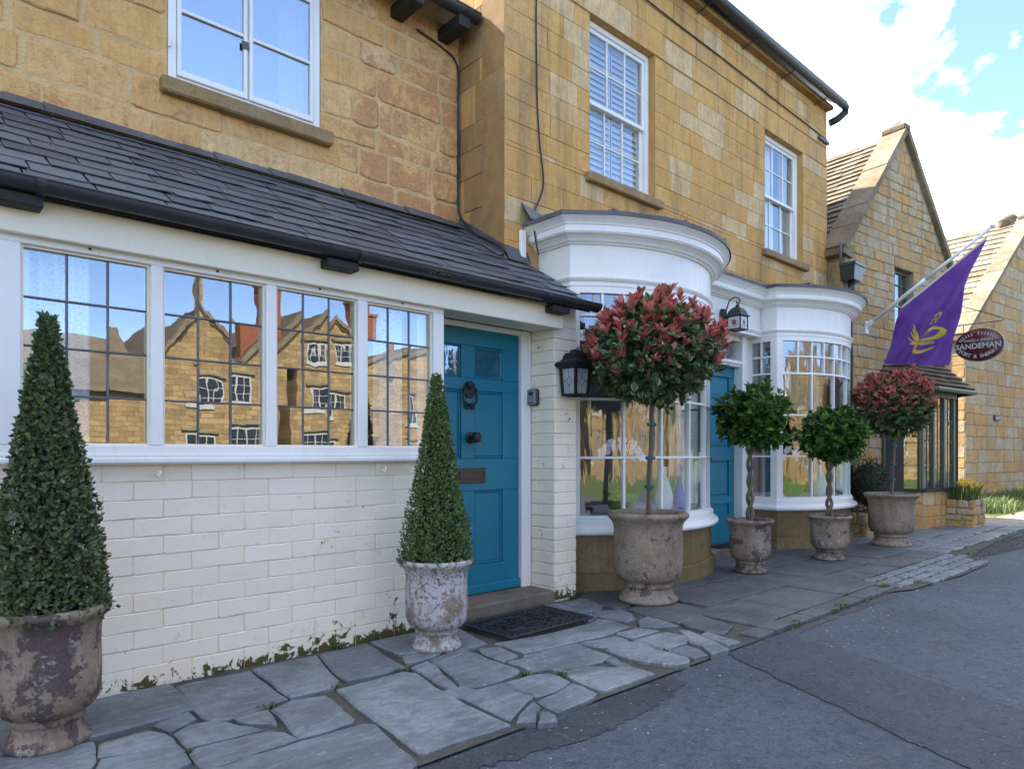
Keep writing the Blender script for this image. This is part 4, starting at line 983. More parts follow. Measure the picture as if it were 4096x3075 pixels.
# gutter and its iron stays
gt=MB(); gt.tube([(3.70,4.10,6.225),(7.0,4.10,6.22),(10.26,4.10,6.215)],.058,12)
hg=gt.build('gutter',M['gutter_grey'],hs,smooth=True)
MB().tube([(10.20,4.10,6.215),(10.33,4.10,6.20),(10.36,4.12,6.15),(10.30,4.20,6.06),(10.22,4.28,6.0)],.052,12).build('gutter_elbow',M['gutter_grey'],hg,smooth=True)
for x in (4.6,5.7,6.75,7.75,8.75,9.75):
    MB().tube([(x,4.04,6.225),(x,4.10,6.163),(x,4.163,6.225)],.008,6).build('strap',M['gutter_grey'],hg)
    MB().tube([(x,4.11,6.16),(x-.02,4.31,6.10)],.007,6).build('stay',M['gutter_grey'],hg)
MB().bbox(3.84,10.15,4.20,4.306,6.135,6.20,.01).build('eaves_course',M['ashlar_dark'],hs)
# sash windows
def sash_window(Wn,ncol,shut):
    x0,x1,z0,z1=Wn; y=4.40
    fr=MB()
    for (a,c,d,e) in ((x0+.002,x0+.055,z0+.03,z1),(x1-.055,x1-.002,z0+.03,z1),(x0+.055,x1-.055,z1-.055,z1),(x0+.002,x1-.002,z0+.002,z0+.045)): fr.bbox(a,c,y-.02,y+.10,d,e,.006)
    wn=fr.build('window',M['wood_white'],hs)
    zm=(z0+z1)/2
    for (za,zb,yo) in ((zm-.02,z1-.055,0.0),(z0+.045,zm+.02,.032)):
        a0,a1=x0+.055,x1-.055; s=MB(); w_=.038
        s.bbox(a0,a0+w_,y+yo,y+yo+.03,za,zb,.004); s.bbox(a1-w_,a1,y+yo,y+yo+.03,za,zb,.004)
        s.bbox(a0+w_,a1-w_,y+yo,y+yo+.03,za,za+.040,.004); s.bbox(a0+w_,a1-w_,y+yo,y+yo+.03,zb-.040,zb,.004)
        s.build('sash',M['wood_white'],wn)
        gx=[a0+w_+(a1-a0-2*w_)*k/ncol for k in range(ncol+1)]; gz=[za+.04,(za+zb)/2,zb-.04]
        for k in range(1,ncol): MB().bbox(gx[k]-.009,gx[k]+.009,y+yo+.002,y+yo+.028,gz[0],gz[2],.004).build('glazing_bar',M['wood_white'],wn)
        MB().bbox(a0+w_,a1-w_,y+yo+.003,y+yo+.027,gz[1]-.009,gz[1]+.009,.004).build('glazing_bar',M['wood_white'],wn)
        for i in range(ncol):
            for j in range(2):
                q=hrg.uniform(-.0014,.0014); p=hrg.uniform(-.0014,.0014); yy=y+yo+.015
                A=[(gx[i],yy+q+p,gz[j]),(gx[i+1],yy-q+p,gz[j]),(gx[i+1],yy-q-p,gz[j+1]),(gx[i],yy+q-p,gz[j+1])]
                b=MB(); b.raw(A+[(v[0],v[1]+.004,v[2]) for v in A],[(0,1,2,3),(7,6,5,4),(0,4,5,1),(2,6,7,3),(1,5,6,2),(3,7,4,0)]); b.build('pane',M['glass'],wn)
    MB().bbox(x0-.075,x1+.075,4.235,4.47,z0-.085,z0+.001,.010).build('sill',M['sill_stone'],wn)
    # reveals
    rv=MB(); rv.box(x0-.004,x0+.0015,4.310,4.62,z0,z1); rv.box(x1-.0015,x1+.004,4.310,4.62,z0,z1); rv.box(x0,x1,4.310,4.62,z1-.0015,z1+.004); rv.build('reveal',M['ashlar'],wn)
    if shut:
        n=22; xm=(x0+x1)/2
        for (a,c) in ((x0+.09,xm-.02),(xm+.02,x1-.09)):
            f_=MB()
            for (p,q,d,e) in ((a-.03,a,z0+.05,z1-.05),(c,c+.03,z0+.05,z1-.05),(a,c,z0+.05,z0+.09),(a,c,z1-.09,z1-.05),(a,c,zm-.03,zm+.03)): f_.box(p,q,4.475,4.505,d,e)
            f_.build('shutter',M['shutter'],wn)
            for k in range(n):
                z=z0+.10+(z1-z0-.2)*(k+.5)/n; h=(z1-z0-.2)/n*.62
                if abs(z-zm)<.05: continue
                s=MB(); s.raw([(a,4.470,z-h),(c,4.470,z-h),(c,4.510,z+h),(a,4.510,z+h),(a,4.475,z-h),(c,4.475,z-h),(c,4.515,z+h),(a,4.515,z+h)],[(0,1,2,3),(7,6,5,4),(0,4,5,1),(2,6,7,3)]); s.build('slat',M['shutter'],wn)
    else:
        cu=curtain(hs,x0+.06,x0+.60,4.50,z0,z1,M['shutter'],5,.015); curtain(hs,x1-.30,x1-.06,4.50,z0,z1,M['interior_pale'],3,.015)
    return wn
sash_window(W1,3,True); sash_window(W2,3,False)
room(hs,4.6,6.3,4.605,8,3.4,5.6,M['interior']); room(hs,8.0,9.7,4.605,8,3.4,5.6,M['interior'])

# bow windows -----------------------------------------------------------------
def plan(xa,xb,sag,yc=3.92,yw=4.3,n=22):
    h=(xb-xa)/2; Rr=(h*h+sag*sag)/(2*sag); cxx,cyy=(xa+xb)/2,yc-sag+Rr; A=math.asin(h/Rr)
    arc=[(cxx+Rr*math.sin(a),cyy-Rr*math.cos(a)) for a in [-A+2*A*k/n for k in range(n+1)]]
    return [(xa,yw)]+arc+[(xb,yw)],(cxx,cyy,Rr,A)
def offset(pl,o):
    res=[]
    for i,p in enumerate(pl):
        ns=[]
        for (q,r_) in (((pl[i-1],p) if i>0 else (None,None)),((p,pl[i+1]) if i<len(pl)-1 else (None,None))):
            if q is None: continue
            d=Vector((r_[0]-q[0],r_[1]-q[1])).normalized(); ns.append(Vector((d.y,-d.x)))
        if len(ns)==1: nn=ns[0]; k=1
        else:
            nn=(ns[0]+ns[1]).normalized(); k=1/max(.4,nn.dot(ns[0]))
        res.append((p[0]+nn.x*o*k,p[1]+nn.y*o*k))
    # keep the ends on the wall line
    res[0]=(res[0][0],pl[0][1]); res[-1]=(res[-1][0],pl[-1][1])
    return res
def sweep(pl,prof,closed=True):
    b=MB(); rings=[]
    offs=[offset(pl,o) for (o,z) in prof]
    for i in range(len(pl)): rings.append([(offs[k][i][0],offs[k][i][1],prof[k][1]) for k in range(len(prof))])
    b.ring(rings,closed=closed,caps=closed); return b
CORN=[(-.05,2.905),(.022,2.905),(.030,2.918),(.048,2.922),(.062,2.940),(.090,2.962),(.118,2.970),(.120,2.978),(.128,2.980),(.128,3.030),(.136,3.034),(.142,3.048),(.160,3.068),(.176,3.082),(.184,3.086),(.184,3.102),(-.05,3.102)]
ARCH=[(-.05,2.560),(.010,2.560),(.010,2.592),(.018,2.600),(.030,2.618),(.032,2.632),(.020,2.640),(-.05,2.640)]
FRZ=[(-.05,2.638),(.002,2.638),(.002,2.907),(-.05,2.907)]
SILL=[(-.06,.462),(.060,.462),(.076,.472),(.080,.490),(.074,.508),(.062,.520),(.028,.527),(.028,.585),(.020,.594),(-.06,.597)]
def bow(xa,xb,sag,ncu,label,items):
    pl,(cx_,cy_,Rr,A)=plan(xa,xb,sag)
    base=sweep(pl,[(-.10,-.12),(.030,-.12),(.030,.125),(.018,.140),(.0,.142),(0,.4625),(-.10,.4625)]).build('bow_window',M['plinth'],hs)
    base['label']=label
    # plinth ashlars with open joints
    rw=[( -.02,.128,.036,.30),(.145,.455,.0045,.62)]
    for (z0,z1,o,ln) in rw:
        oo=offset(pl,o+.004); ii=offset(pl,o-.02)
        # walk the plan and cut into blocks of length ln
        seg=[]; acc=0; start=0
        for i in range(1,len(pl)):
            acc+=math.hypot(pl[i][0]-pl[i-1][0],pl[i][1]-pl[i-1][1])
            if acc>ln*hrg.uniform(.8,1.15) or i==len(pl)-1 or i==1: seg.append((start,i)); start=i; acc=0
        for (s0,s1) in seg:
            b=MB(); rings=[]
            for i in range(s0,s1+1):
                e=.003
                fx=lambda q: q[i]
                p=fx(oo); q=fx(ii); 
                if i==s0: n_=oo[i+1]; p=(p[0]+(n_[0]-p[0])*.02,p[1]+(n_[1]-p[1])*.02); q2=ii[i+1]; q=(q[0]+(q2[0]-q[0])*.02,q[1]+(q2[1]-q[1])*.02)
                rings.append([(p[0],p[1],z0),(p[0],p[1],z1),(q[0],q[1],z1),(q[0],q[1],z0)])
            b.ring(rings); b.build('plinth_block',M['plinth'],base,fix=True)
    sweep(pl,SILL).build('sill',M['wood_white'],base,smooth=False)
    sweep(pl,ARCH).build('architrave',M['wood_white'],base)
    sweep(pl,FRZ).build('frieze',M['wood_white'],base)
    sweep(pl,CORN).build('cornice',M['wood_white'],base)
    # lead roof with rolled edge and dressed laps
    ld=MB(); e1=offset(pl,.198); e2=offset(pl,.15); rings=[]
    for i in range(len(pl)):
        k=hrg.uniform(-.004,.006); rings.append([(e1[i][0],e1[i][1],3.094+k*.3),(e1[i][0],e1[i][1],3.128+k),(e2[i][0],e2[i][1],3.140+k),(min(max(e2[i][0],xa-.1),xb+.1),4.305,3.20)])
    ld.ring(rings,closed=False,caps=False); ld.build('lead_roof',M['lead'],base,fix=True)
    for i in (4,10,16,20): MB().tube([(e1[i][0],e1[i][1],3.135),(pl[i][0],4.29,3.205)],.016,6).build('lead_roll',M['lead'],base)
    # head and bottom rails of the glazed frame
    g0,g1=.600,2.505
    sweep(pl,[(-.055,.5965),(.004,.5965),(.004,.622),(-.055,.622)]).build('bottom_rail',M['wood_white'],base)
    sweep(pl,[(-.055,2.500),(.004,2.500),(.004,2.562),(-.055,2.562)]).build('head_rail',M['wood_white'],base)
    # corner posts
    for s,xx in ((-1,xa),(1,xb)):
        a=s*A
        ring=lambda z:[(xx+s*.004,3.998,z),(xx+s*.004,3.92-.003,z)]+[(cx_+(Rr+.004)*math.sin(a-s*d),cy_-(Rr+.004)*math.cos(a-s*d),z) for d in (0.0,.024,.052)]+[(cx_+(Rr-.06)*math.sin(a-s*.052),cy_-(Rr-.06)*math.cos(a-s*.052),z),(xx-s*.05,3.998,z)]
        p=MB(); p.ring([ring(.6205),ring(2.5015)]); p.build('corner_post',M['wood_white'],base,fix=True)
    th0=-A+.052; th1=A-.052; Z=[.622,1.112,1.607,2.110,2.314,2.500]
    def arcbar(a0,a1,z0,z1,ro,ri,n=10):
        rings=[]
        for k in range(n+1):
            a=a0+(a1-a0)*k/n; s_,c_=math.sin(a),math.cos(a)
            rings.append([(cx_+(Rr+ro)*s_,cy_-(Rr+ro)*c_,z0+.003),(cx_+(Rr+ro)*s_,cy_-(Rr+ro)*c_,z1-.003),(cx_+(Rr+ro-.006)*s_,cy_-(Rr+ro-.006)*c_,z1),(cx_+(Rr+ri)*s_,cy_-(Rr+ri)*c_,z1),(cx_+(Rr+ri)*s_,cy_-(Rr+ri)*c_,z0),(cx_+(Rr+ro-.006)*s_,cy_-(Rr+ro-.006)*c_,z0)])
        b=MB(); b.ring(rings); return b
    for k in (1,2,3,4):
        hw=.011 if k!=3 else .014
        arcbar(th0,th1,Z[k]-hw,Z[k]+hw,-.002,-.05,20).build('glazing_bar',M['wood_white'],base,fix=True)
    st=(th1-th0)/ncu; hwid=.010/Rr
    for k in range(1,ncu):
        z0=.622 if k%2==0 else 2.110+.011
        arcbar(th0+k*st-hwid,th0+k*st+hwid,z0,2.500,-.003,-.05,2).build('glazing_bar',M['wood_white'],base,fix=True)
    def pane(a0,a1,z0,z1):
        n=4; b=MB(); q=hrg.uniform(-.003,.003); o=[];
        f=[];g_=[]
        for k in range(n+1):
            a=a0+(a1-a0)*k/n; rr=Rr-.026+q*(k/n-.5)
            f.append([(cx_+rr*math.sin(a),cy_-rr*math.cos(a),z0),(cx_+rr*math.sin(a),cy_-rr*math.cos(a),z1),(cx_+(rr-.004)*math.sin(a),cy_-(rr-.004)*math.cos(a),z1),(cx_+(rr-.004)*math.sin(a),cy_-(rr-.004)*math.cos(a),z0)])
        b.ring(f); b.build('pane',M['glass_old'],base,smooth=False,fix=True)
    k=0
    for i in range(ncu):
        for j in (3,4): pane(th0+i*st,th0+(i+1)*st,Z[j],Z[j+1])
    i=0
    while i<ncu:
        w_=2 if i+1<ncu else 1
        for j in (0,1,2): pane(th0+i*st,th0+(i+w_)*st,Z[j],Z[j+1])
        i+=w_
    # side lights in the flat returns
    for s,xx in ((-1,xa),(1,xb)):
        xo=xx+s*.002; xi=xx-s*.045; xs=sorted((xo,xi))
        MB().bbox(xs[0],xs[1],4.245,4.30,.6225,2.4995,.003).build('side_post',M['wood_white'],base)
        for z in Z[1:5]:
            MB().bbox(min(xx,xx-s*.04),max(xx,xx-s*.04),3.998,4.245,z-.011,z+.011,.003).build('glazing_bar',M['wood_white'],base)
        MB().bbox(min(xx,xx-s*.04),max(xx,xx-s*.04),4.112,4.130,2.121,2.4995,.003).build('glazing_bar',M['wood_white'],base)
        for j in range(5):
            for (y0,y1) in (((3.998,4.245),) if j<3 else ((3.998,4.121),(4.121,4.245))):
                MB().box(xx-s*.022-.002,xx-s*.022+.002,y0,y1,Z[j],Z[j+1]).build('pane',M['glass'],base)
    # shelf inside
    sh=MB(); inn=offset(pl,-.06); vs=[(p[0],p[1],.600) for p in inn]+[(xb-.07,4.75,.600),(xa+.07,4.75,.600)]; sh.face(vs); sh.build('window_shelf',M['wood_white'],base)
    ce=MB(); ce.face([(p[0],p[1],2.53) for p in inn]+[(xb-.07,4.75,2.53),(xa+.07,4.75,2.53)]); ce.build('inner_ceiling',M['interior_pale'],base)
    return base
bow1=bow(4.23,6.33,.42,11,'wide white bow window beside the white brick pillar',0)
bow2=bow(7.86,9.76,.38,10,'white bow window right of the second blue door',0)
room(hs,4.10,6.46,4.62,6.2,0.0,2.6,M['interior_pale'])
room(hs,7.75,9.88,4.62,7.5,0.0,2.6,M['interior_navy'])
# entablature over the shop door between the bows
ex0,ex1=6.33,7.86
def strip(prof,name,mat):
    b=MB(); b.ring([[(x,4.125-o,z) for (o,z) in prof] for x in (ex0+.01,ex1-.01)]); return b.build(name,mat,hs,fix=True)
strip(CORN,'cornice',M['wood_white']); strip(FRZ,'frieze',M['wood_white']); strip(ARCH,'architrave',M['wood_white'])
MB().box(ex0+.012,ex1-.012,4.18,4.44,2.562,2.90).build('soffit',M['wood_cream'],hs)
b=MB(); b.raw([(6.2,3.93,3.095),(8.0,3.93,3.095),(8.0,3.93,3.130),(6.2,3.93,3.130),(6.2,4.305,3.205),(8.0,4.305,3.205)],[(0,1,2,3),(3,2,5,4)]); b.build('lead_roof',M['lead'],hs)
# shop door
MB().box(6.34,6.74,4.30,4.40,-.05,2.56).build('door_casing',M['wood_white'],hs)
c_=MB(); c_.bbox(6.74,6.80,4.22,4.42,0.06,2.56,.004); c_.bbox(7.602,7.70,4.22,4.42,0.06,2.56,.006); c_.bbox(7.702,7.856,4.26,4.40,-.05,2.56,.004); c_.bbox(6.80,7.602,4.24,4.42,2.185,2.262,.008); c_.bbox(6.79,7.61,4.215,4.239,2.215,2.250,.006); c_.bbox(6.80,7.602,4.26,4.42,2.50,2.56,.004)
sfm=c_.build('door_frame',M['wood_white'],hs)
MB().box(6.80,7.602,4.33,4.334,2.262,2.50).build('fanlight_pane',M['glass'],sfm)
for cxx in (7.0,7.4):
    MB().tube([(cxx+.13*math.cos(a),4.325,2.381+.10*math.sin(a)) for a in [2*math.pi*k/20 for k in range(21)]],.004,6).build('fanlight_tracery',M['came'],sfm)
d_=MB(); d_.box(6.802,7.60,4.355,4.39,.085,2.183)
for (z0,z1) in ((.085,.42),(.55,.64),(1.06,1.22),(1.66,1.78),(2.06,2.183)): d_.bbox(6.802,7.60,4.330,4.357,z0,z1,.003)
for (x0,x1) in ((6.802,6.93),(7.48,7.60)):
    for (z0,z1) in ((.42,.55),(.64,1.06),(1.22,1.66),(1.78,2.06)): d_.bbox(x0,x1,4.331,4.357,z0,z1,.003)
sd=d_.build('door',M['teal'],hs); sd['label']='second teal door, between the bow windows'
for (z0,z1) in ((.66,1.04),(1.24,1.64),(1.80,2.04)):
    p=MB(); p.bbox(6.95,7.46,4.342,4.356,z0,z1,.010); p.bbox(6.99,7.42,4.336,4.343,z0+.04,z1-.04,.006); p.build('panel',M['teal'],sd)
MB().tube([(6.88,4.33,1.10),(6.88,4.28,1.10),(6.92,4.275,1.105),(6.99,4.275,1.09),(7.0,4.275,1.07)],.009,8).build('door_handle',M['black_iron'],sd)
MB().bbox(6.40,7.85,4.02,4.45,-.06,.082,.015).build('step',M['step'],hs)
# cables on the ashlar house and cottage
def cable(name,pts,r,label):
    P=[Vector(p) for p in pts]; out=[]
    for i in range(len(P)-1):
        for k in range(5):
            u=k/5; p0=P[max(i-1,0)];p1=P[i];p2=P[i+1];p3=P[min(i+2,len(P)-1)]
            out.append(0.5*((2*p1)+(p2-p0)*u+(2*p0-5*p1+4*p2-p3)*u*u+(3*p1-p0-3*p2+p3)*u**3))
    out.append(P[-1]); o=MB().tube(out,r,6).build(name,M['cable']); return tag(o,label,'cable')
cable('wall_cable',[(3.35,4.905,4.80),(3.62,4.905,4.75),(3.79,4.905,4.66),(3.80,4.900,4.3),(3.80,4.905,3.8),(3.80,4.900,3.45),(3.80,4.88,3.30),(3.80,4.70,3.10),(3.80,4.50,2.99),(3.81,4.33,2.89),(3.86,4.285,2.80),(3.95,4.28,2.72)],.009,'black cable running down the inner corner beside the cottage wall')
cable('wall_cable',[(4.19,4.285,6.2),(4.20,4.285,5.6),(4.185,4.285,5.0),(4.19,4.285,4.6),(4.20,4.285,4.2),(4.23,4.282,3.85),(4.27,4.282,3.60),(4.25,4.278,3.45),(4.14,4.27,3.24),(4.09,4.22,3.14),(4.09,4.2,3.0),(4.13,4.2,2.86)],.0075,'black cable hanging down the ashlar wall left of the tall sash window')
cable('wall_cable',[(5.2,4.285,5.86),(6.2,4.285,5.82),(7.4,4.285,5.80),(8.6,4.285,5.76),(9.6,4.285,5.74),(10.14,4.285,5.72)],.008,'thin black cable strung along the wall under the long gutter')
b=MB(); b.bbox(9.85,10.17,4.262,4.30,5.655,5.70,.006); tag(b.build('wall_bracket',M['lead']),'grey metal bracket at the top right corner of the ashlar wall','bracket')

MB().bbox(3.985,4.045,4.262,4.297,2.80,3.06,.004).build('cover_board',M['wood_white'],hs)
b=MB(); b.raw([(4.02,4.30,3.31),(4.02,4.18,3.14),(4.20,4.10,3.14),(4.24,4.30,3.25)],[(0,1,2,3)]); b.build('flashing',M['lead'],hs)
# --------------------------------------------------------------------------- stone roof / gable helpers
def gable_house(name,label,loc,rotz,wd,eave,apex,depth,seed,stonemat,nstone,holes=(),coping=True,tiles=True,tile_rows=22,front_stones=True,windows=(),back=True):
    rg=random.Random(seed)
    h=thing(name,label,'house',loc,rotz,world=False)
    xl=lambda z: 0.0 if z<=eave else wd*.5*(z-eave)/(apex-eave)
    xr=lambda z: wd-xl(z)
    b=MB()
    for (a,c,d,e) in rects_minus(0,wd,-.1,eave,[q for q in holes]): b.box(a,c,.012,.35,d,e)
    b.raw([(0,.012,eave),(wd,.012,eave),(wd/2,.012,apex),(0,.35,eave),(wd,.35,eave),(wd/2,.35,apex)],[(0,1,2),(5,4,3),(0,2,5,3),(2,1,4,5)])
    b.box(0,.3,.352,depth,-.1,eave); b.box(wd-.3,wd,.352,depth,-.1,eave)
    if back: b.box(.302,wd-.302,depth-.3,depth,-.1,eave); b.raw([(0,depth,eave),(wd,depth,eave),(wd/2,depth,apex)],[(2,1,0)])
    wl=b.build('wall',M['rubble_mortar'],h)
    fr=frame((0,.012,0),(1,0,0),(0,0,1),(0,-1,0))
    if front_stones:
        cs=courses(0,wd,-.05,apex-.12,list(holes),nstone[0],nstone[1],rg,.014,xl,xr)
        for (a,c,d,e) in cs:
            if c-a<.05: continue
            q=MB(); q.slab(rough_rect(a,c,d,e,.008,rg),fr,-.03,rg.uniform(.004,.018),.010); q.build('stone',stonemat,wl)
        fs=frame((0,0,0),(0,1,0),(0,0,1),(-1,0,0))
        for (a,c,d,e) in courses(.02,1.6,0,eave,[],(.2,.3),(.3,.6),rg,.014):
            q=MB(); q.slab(rough_rect(a,c,d,e,.006,rg),fs,-.02,rg.uniform(.002,.012),.008); q.build('stone',stonemat,wl)
    # roof slopes: left slope (towards the camera) carries individual stone slates
    sl=math.hypot(wd/2,apex-eave); ux,uz=wd/2/sl,(apex-eave)/sl
    rb=MB(); ov=.12
    L0=(-ov*ux,eave-ov*uz-.02); 
    for s in (0,1):
        f_=lambda x: x if s==0 else wd-x
        v=[(f_(-ov*ux),.30,eave-ov*uz-.01),(f_(wd/2),.30,apex-.01),(f_(wd/2),depth+.1,apex-.01),(f_(-ov*ux),depth+.1,eave-ov*uz-.01)]
        n_=(-uz,ux) if s==0 else (uz,ux)
        v2=[(p[0]-n_[0]*.05,p[1],p[2]-n_[1]*.05) for p in v]
        rb.raw(v+v2,[(0,1,2,3),(7,6,5,4),(0,4,5,1),(1,5,6,2),(2,6,7,3),(3,7,4,0)])
    roof=rb.build('roof',M['stone_tile'],h,fix=True)
    if tiles:
        ex=(sl+ov)/tile_rows; 
        for r_ in range(tile_rows):
            s0=-ov+r_*ex; y=.28+rg.uniform(-.1,0); ymax=min(depth,6.0)
            while y<ymax:
                wv=rg.uniform(.22,.55)*(1.15-.5*r_/tile_rows); y1=min(y+wv,ymax+.05); ya=max(y,.28)
                if y1-ya<.06: y=y1; continue
                le=min(ex*1.5,sl-s0+.01); th=rg.uniform(.018,.030); h0=th+.022+rg.uniform(0,.010)
                Q=lambda s_,yy,n_: (ux*s_-uz*n_,yy,eave+uz*s_+ux*n_)
                j=rg.uniform(-.010,.010)
                q=MB(); q.raw([Q(s0+j,ya+.004,h0),Q(s0+j*.3,y1-.004,h0),Q(s0+le,y1-.004,.012),Q(s0+le,ya+.004,.012),Q(s0+j,ya+.004,h0-th),Q(s0+j*.3,y1-.004,h0-th),Q(s0+le,y1-.004,-.004),Q(s0+le,ya+.004,-.004)],[(3,2,1,0),(4,5,6,7),(0,1,5,4),(1,2,6,5),(3,0,4,7)])
                q.build('stone_slate',M['stone_tile'],roof); y=y1
        # ridge
        y=.3
        while y<min(depth,6.0):
            y1=y+.42; q=MB()
            q.raw([(wd/2-.13,y,apex-.13),(wd/2,y,apex+.045),(wd/2+.13,y,apex-.13),(wd/2-.13,y1-.01,apex-.13),(wd/2,y1-.01,apex+.045),(wd/2+.13,y1-.01,apex-.13)],[(0,1,4,3),(1,2,5,4),(0,2,1),(3,4,5)]); q.build('ridge_stone',M['stone_tile'],roof); y=y1
    if coping:
        n=6
        for s in (0,1):
            for k in range(n):
                a0=-.10+(sl+.10)*k/n+.004; a1=-.10+(sl+.10)*(k+1)/n-.004
                def C_(s_,n_,y_):
                    x=ux*s_-uz*n_; return ((x if s==0 else wd-x),y_,eave+uz*s_+ux*n_)
                q=MB(); hh=.085+rg.uniform(-.006,.006)
                q.raw([C_(a0,.0,-.07),C_(a1,.0,-.07),C_(a1,.0,.32),C_(a0,.0,.32),C_(a0,hh,-.07),C_(a1,hh,-.07),C_(a1,hh,.32),C_(a0,hh,.32)],[(0,1,2,3),(7,6,5,4),(0,4,5,1),(2,6,7,3),(1,5,6,2),(3,7,4,0)])
                q.build('coping_stone',M['coping'],wl,fix=True)
        for s in (0,1):
            f_=lambda x: x if s==0 else wd-x
            q=MB(); pr=[(-.15,eave-.15),(.10,eave-.19),(.14,eave+.0),(-.03,eave-.03),(-.15,eave-.06)]
            q.ring([[(f_(x),y_,z) for x,z in pr] for y_ in (-.06,.33)]); q.build('kneeler',M['coping'],wl,fix=True)
        q=MB(); q.bbox(wd/2-.09,wd/2+.09,-.075,.325,apex+.03,apex+.15,.03); q.raw([(wd/2-.05,-.02,apex+.15),(wd/2+.05,-.02,apex+.15),(wd/2+.06,.2,apex+.15),(wd/2-.06,.2,apex+.15),(wd/2,.05,apex+.24)],[(0,1,4),(1,2,4),(2,3,4),(3,0,4)]); q.build('apex_stone',M['coping'],wl)
    for (x0,x1,z0,z1,nm,matn) in windows:
        f_=MB(); w_=.04
        for (a,c,d,e) in ((x0,x0+w_,z0,z1),(x1-w_,x1,z0,z1),(x0+w_,x1-w_,z1-w_,z1),(x0+w_,x1-w_,z0,z0+w_)): f_.bbox(a,c,.10,.17,d,e,.004)
        wn=f_.build('window',M[matn],h)
        for k in range(1,nm): 
            xx=x0+(x1-x0)*k/nm; MB().bbox(xx-.012,xx+.012,.11,.15,z0+w_,z1-w_,.003).build('glazing_bar',M[matn],wn)
        for zz_ in (z0+(z1-z0)*.45,z0+(z1-z0)*.78): MB().bbox(x0+w_,x1-w_,.112,.148,zz_-.011,zz_+.011,.003).build('glazing_bar',M[matn],wn)
        MB().box(x0+w_,x1-w_,.128,.132,z0+w_,z1-w_).build('pane',M['glass'],wn)
        MB().bbox(x0-.08,x1+.08,-.06,.2,z0-.09,z0-.002,.01).build('sill',M['sill_stone'],wn)
        room(h,x0-.3,x1+.3,.36,2.0,z0-.3,z1+.3,M['interior_navy'])
    return h
# gabled neighbour beyond the bow windows
GH=[(1.46,2.10,3.05,4.08),(1.06,3.0,.58,2.12)]
gh=gable_house('gabled_house','gabled golden stone house beyond the bow windows, stone slate roof and green bay',(10.2,4.057,0),R(-7),3.48,4.16,6.23,7.0,41,M['rubble'],((.12,.19),(.18,.42)),GH,windows=[(1.47,2.09,3.06,4.07,3,'green_paint')])
# green canted bay of that house
bay=MB(); PB=[(1.06,.02),(1.47,-.40),(2.59,-.40),(3.0,.02)]
bay.ring([[(x,y,z) for x,y in PB] for z in (-.1,.56)]); gb_=bay.build('bay_window',M['rubble_mortar'],gh,fix=True)
def sidepieces(p,q,z0,z1,rg,mat,parent):
    d=Vector((q[0]-p[0],q[1]-p[1],0)); L=d.length; d.normalize(); N=Vector((d.y,-d.x,0)); fr=(Vector((p[0],p[1],0)),d,Vector((0,0,1)),N)
    for (a,c,e,f) in courses(0,L,z0,z1,[],(.13,.22),(.22,.45),rg,.012):
        b=MB(); b.slab(rough_rect(a,c,e,f,.006,rg),fr,-.03,rg.uniform(.004,.014),.008); b.build('stone',mat,parent)
grg=random.Random(77)
for p,q in zip(PB[:-1],PB[1:]): sidepieces(p,q,-.05,.56,grg,M['ashlar'],gb_)
def prism(pts,z0,z1,o=0): 
    b=MB(); b.ring([[(x,y,z) for x,y in pts] for z in (z0,z1)]); return b
prism([(1.00,.02),(1.44,-.46),(2.62,-.46),(3.06,.02)],.562,.605).build('bay_sill',M['wood_dark'],gb_,fix=True)
prism([(1.03,.02),(1.455,-.425),(2.605,-.425),(3.03,.02)],2.02,2.13).build('bay_head',M['green_paint'],gb_,fix=True)
def post(x,y,w_=.05):
    MB().bbox(x-w_/2,x+w_/2,y-.02,y+.05,.606,2.019,.006).build('bay_post',M['green_paint'],gb_)
for x in (1.49,1.86,2.22,2.57): post(x,-.385,.06)
def bpane(p,q,z0,z1):
    b=MB(); n=Vector((q[1]-p[1],-(q[0]-p[0]),0)).normalized()*.004
    A=[(p[0],p[1],z0),(q[0],q[1],z0),(q[0],q[1],z1),(p[0],p[1],z1)]
    b.raw(A+[(v[0]-n.x,v[1]-n.y,v[2]) for v in A],[(0,1,2,3),(7,6,5,4),(0,4,5,1),(2,6,7,3),(1,5,6,2),(3,7,4,0)]); b.build('pane',M['glass'],gb_)
for (x0,x1) in ((1.52,1.83),(1.89,2.19),(2.25,2.54)):
    bpane((x0,-.37),(x1,-.37),.606,2.019)
    for zz_ in (.96,1.31,1.66): MB().box(x0,x1,-.378,-.362,zz_-.006,zz_+.006).build('lead_came',M['came'],gb_)
    MB().box((x0+x1)/2-.005,(x0+x1)/2+.005,-.3785,-.3615,.606,2.019).build('lead_came',M['came'],gb_)
for s in (0,1):
    f_=(lambda p: p) if s==0 else (lambda p:(4.06-p[0],p[1]))
    a,c=f_((1.075,.0)),f_((1.46,-.375)); bpane(a,c,.606,2.019) if s==0 else bpane(c,a,.606,2.019)
    for t_ in (.03,.5,.97):
        p=Vector((a[0]+(c[0]-a[0])*t_,a[1]+(c[1]-a[1])*t_,0)); w_=.028 if t_!=.5 else .012
        MB().tube([(p.x,p.y,.606),(p.x,p.y,2.019)],w_,6).build('bay_post',M['green_paint'],gb_)
    for zz_ in (.96,1.31,1.66): MB().tube([(a[0],a[1],zz_),(c[0],c[1],zz_)],.007,5).build('lead_came',M['came'],gb_)
room(gh,1.1,2.96,-.30,2.2,.5,2.2,M['interior'])
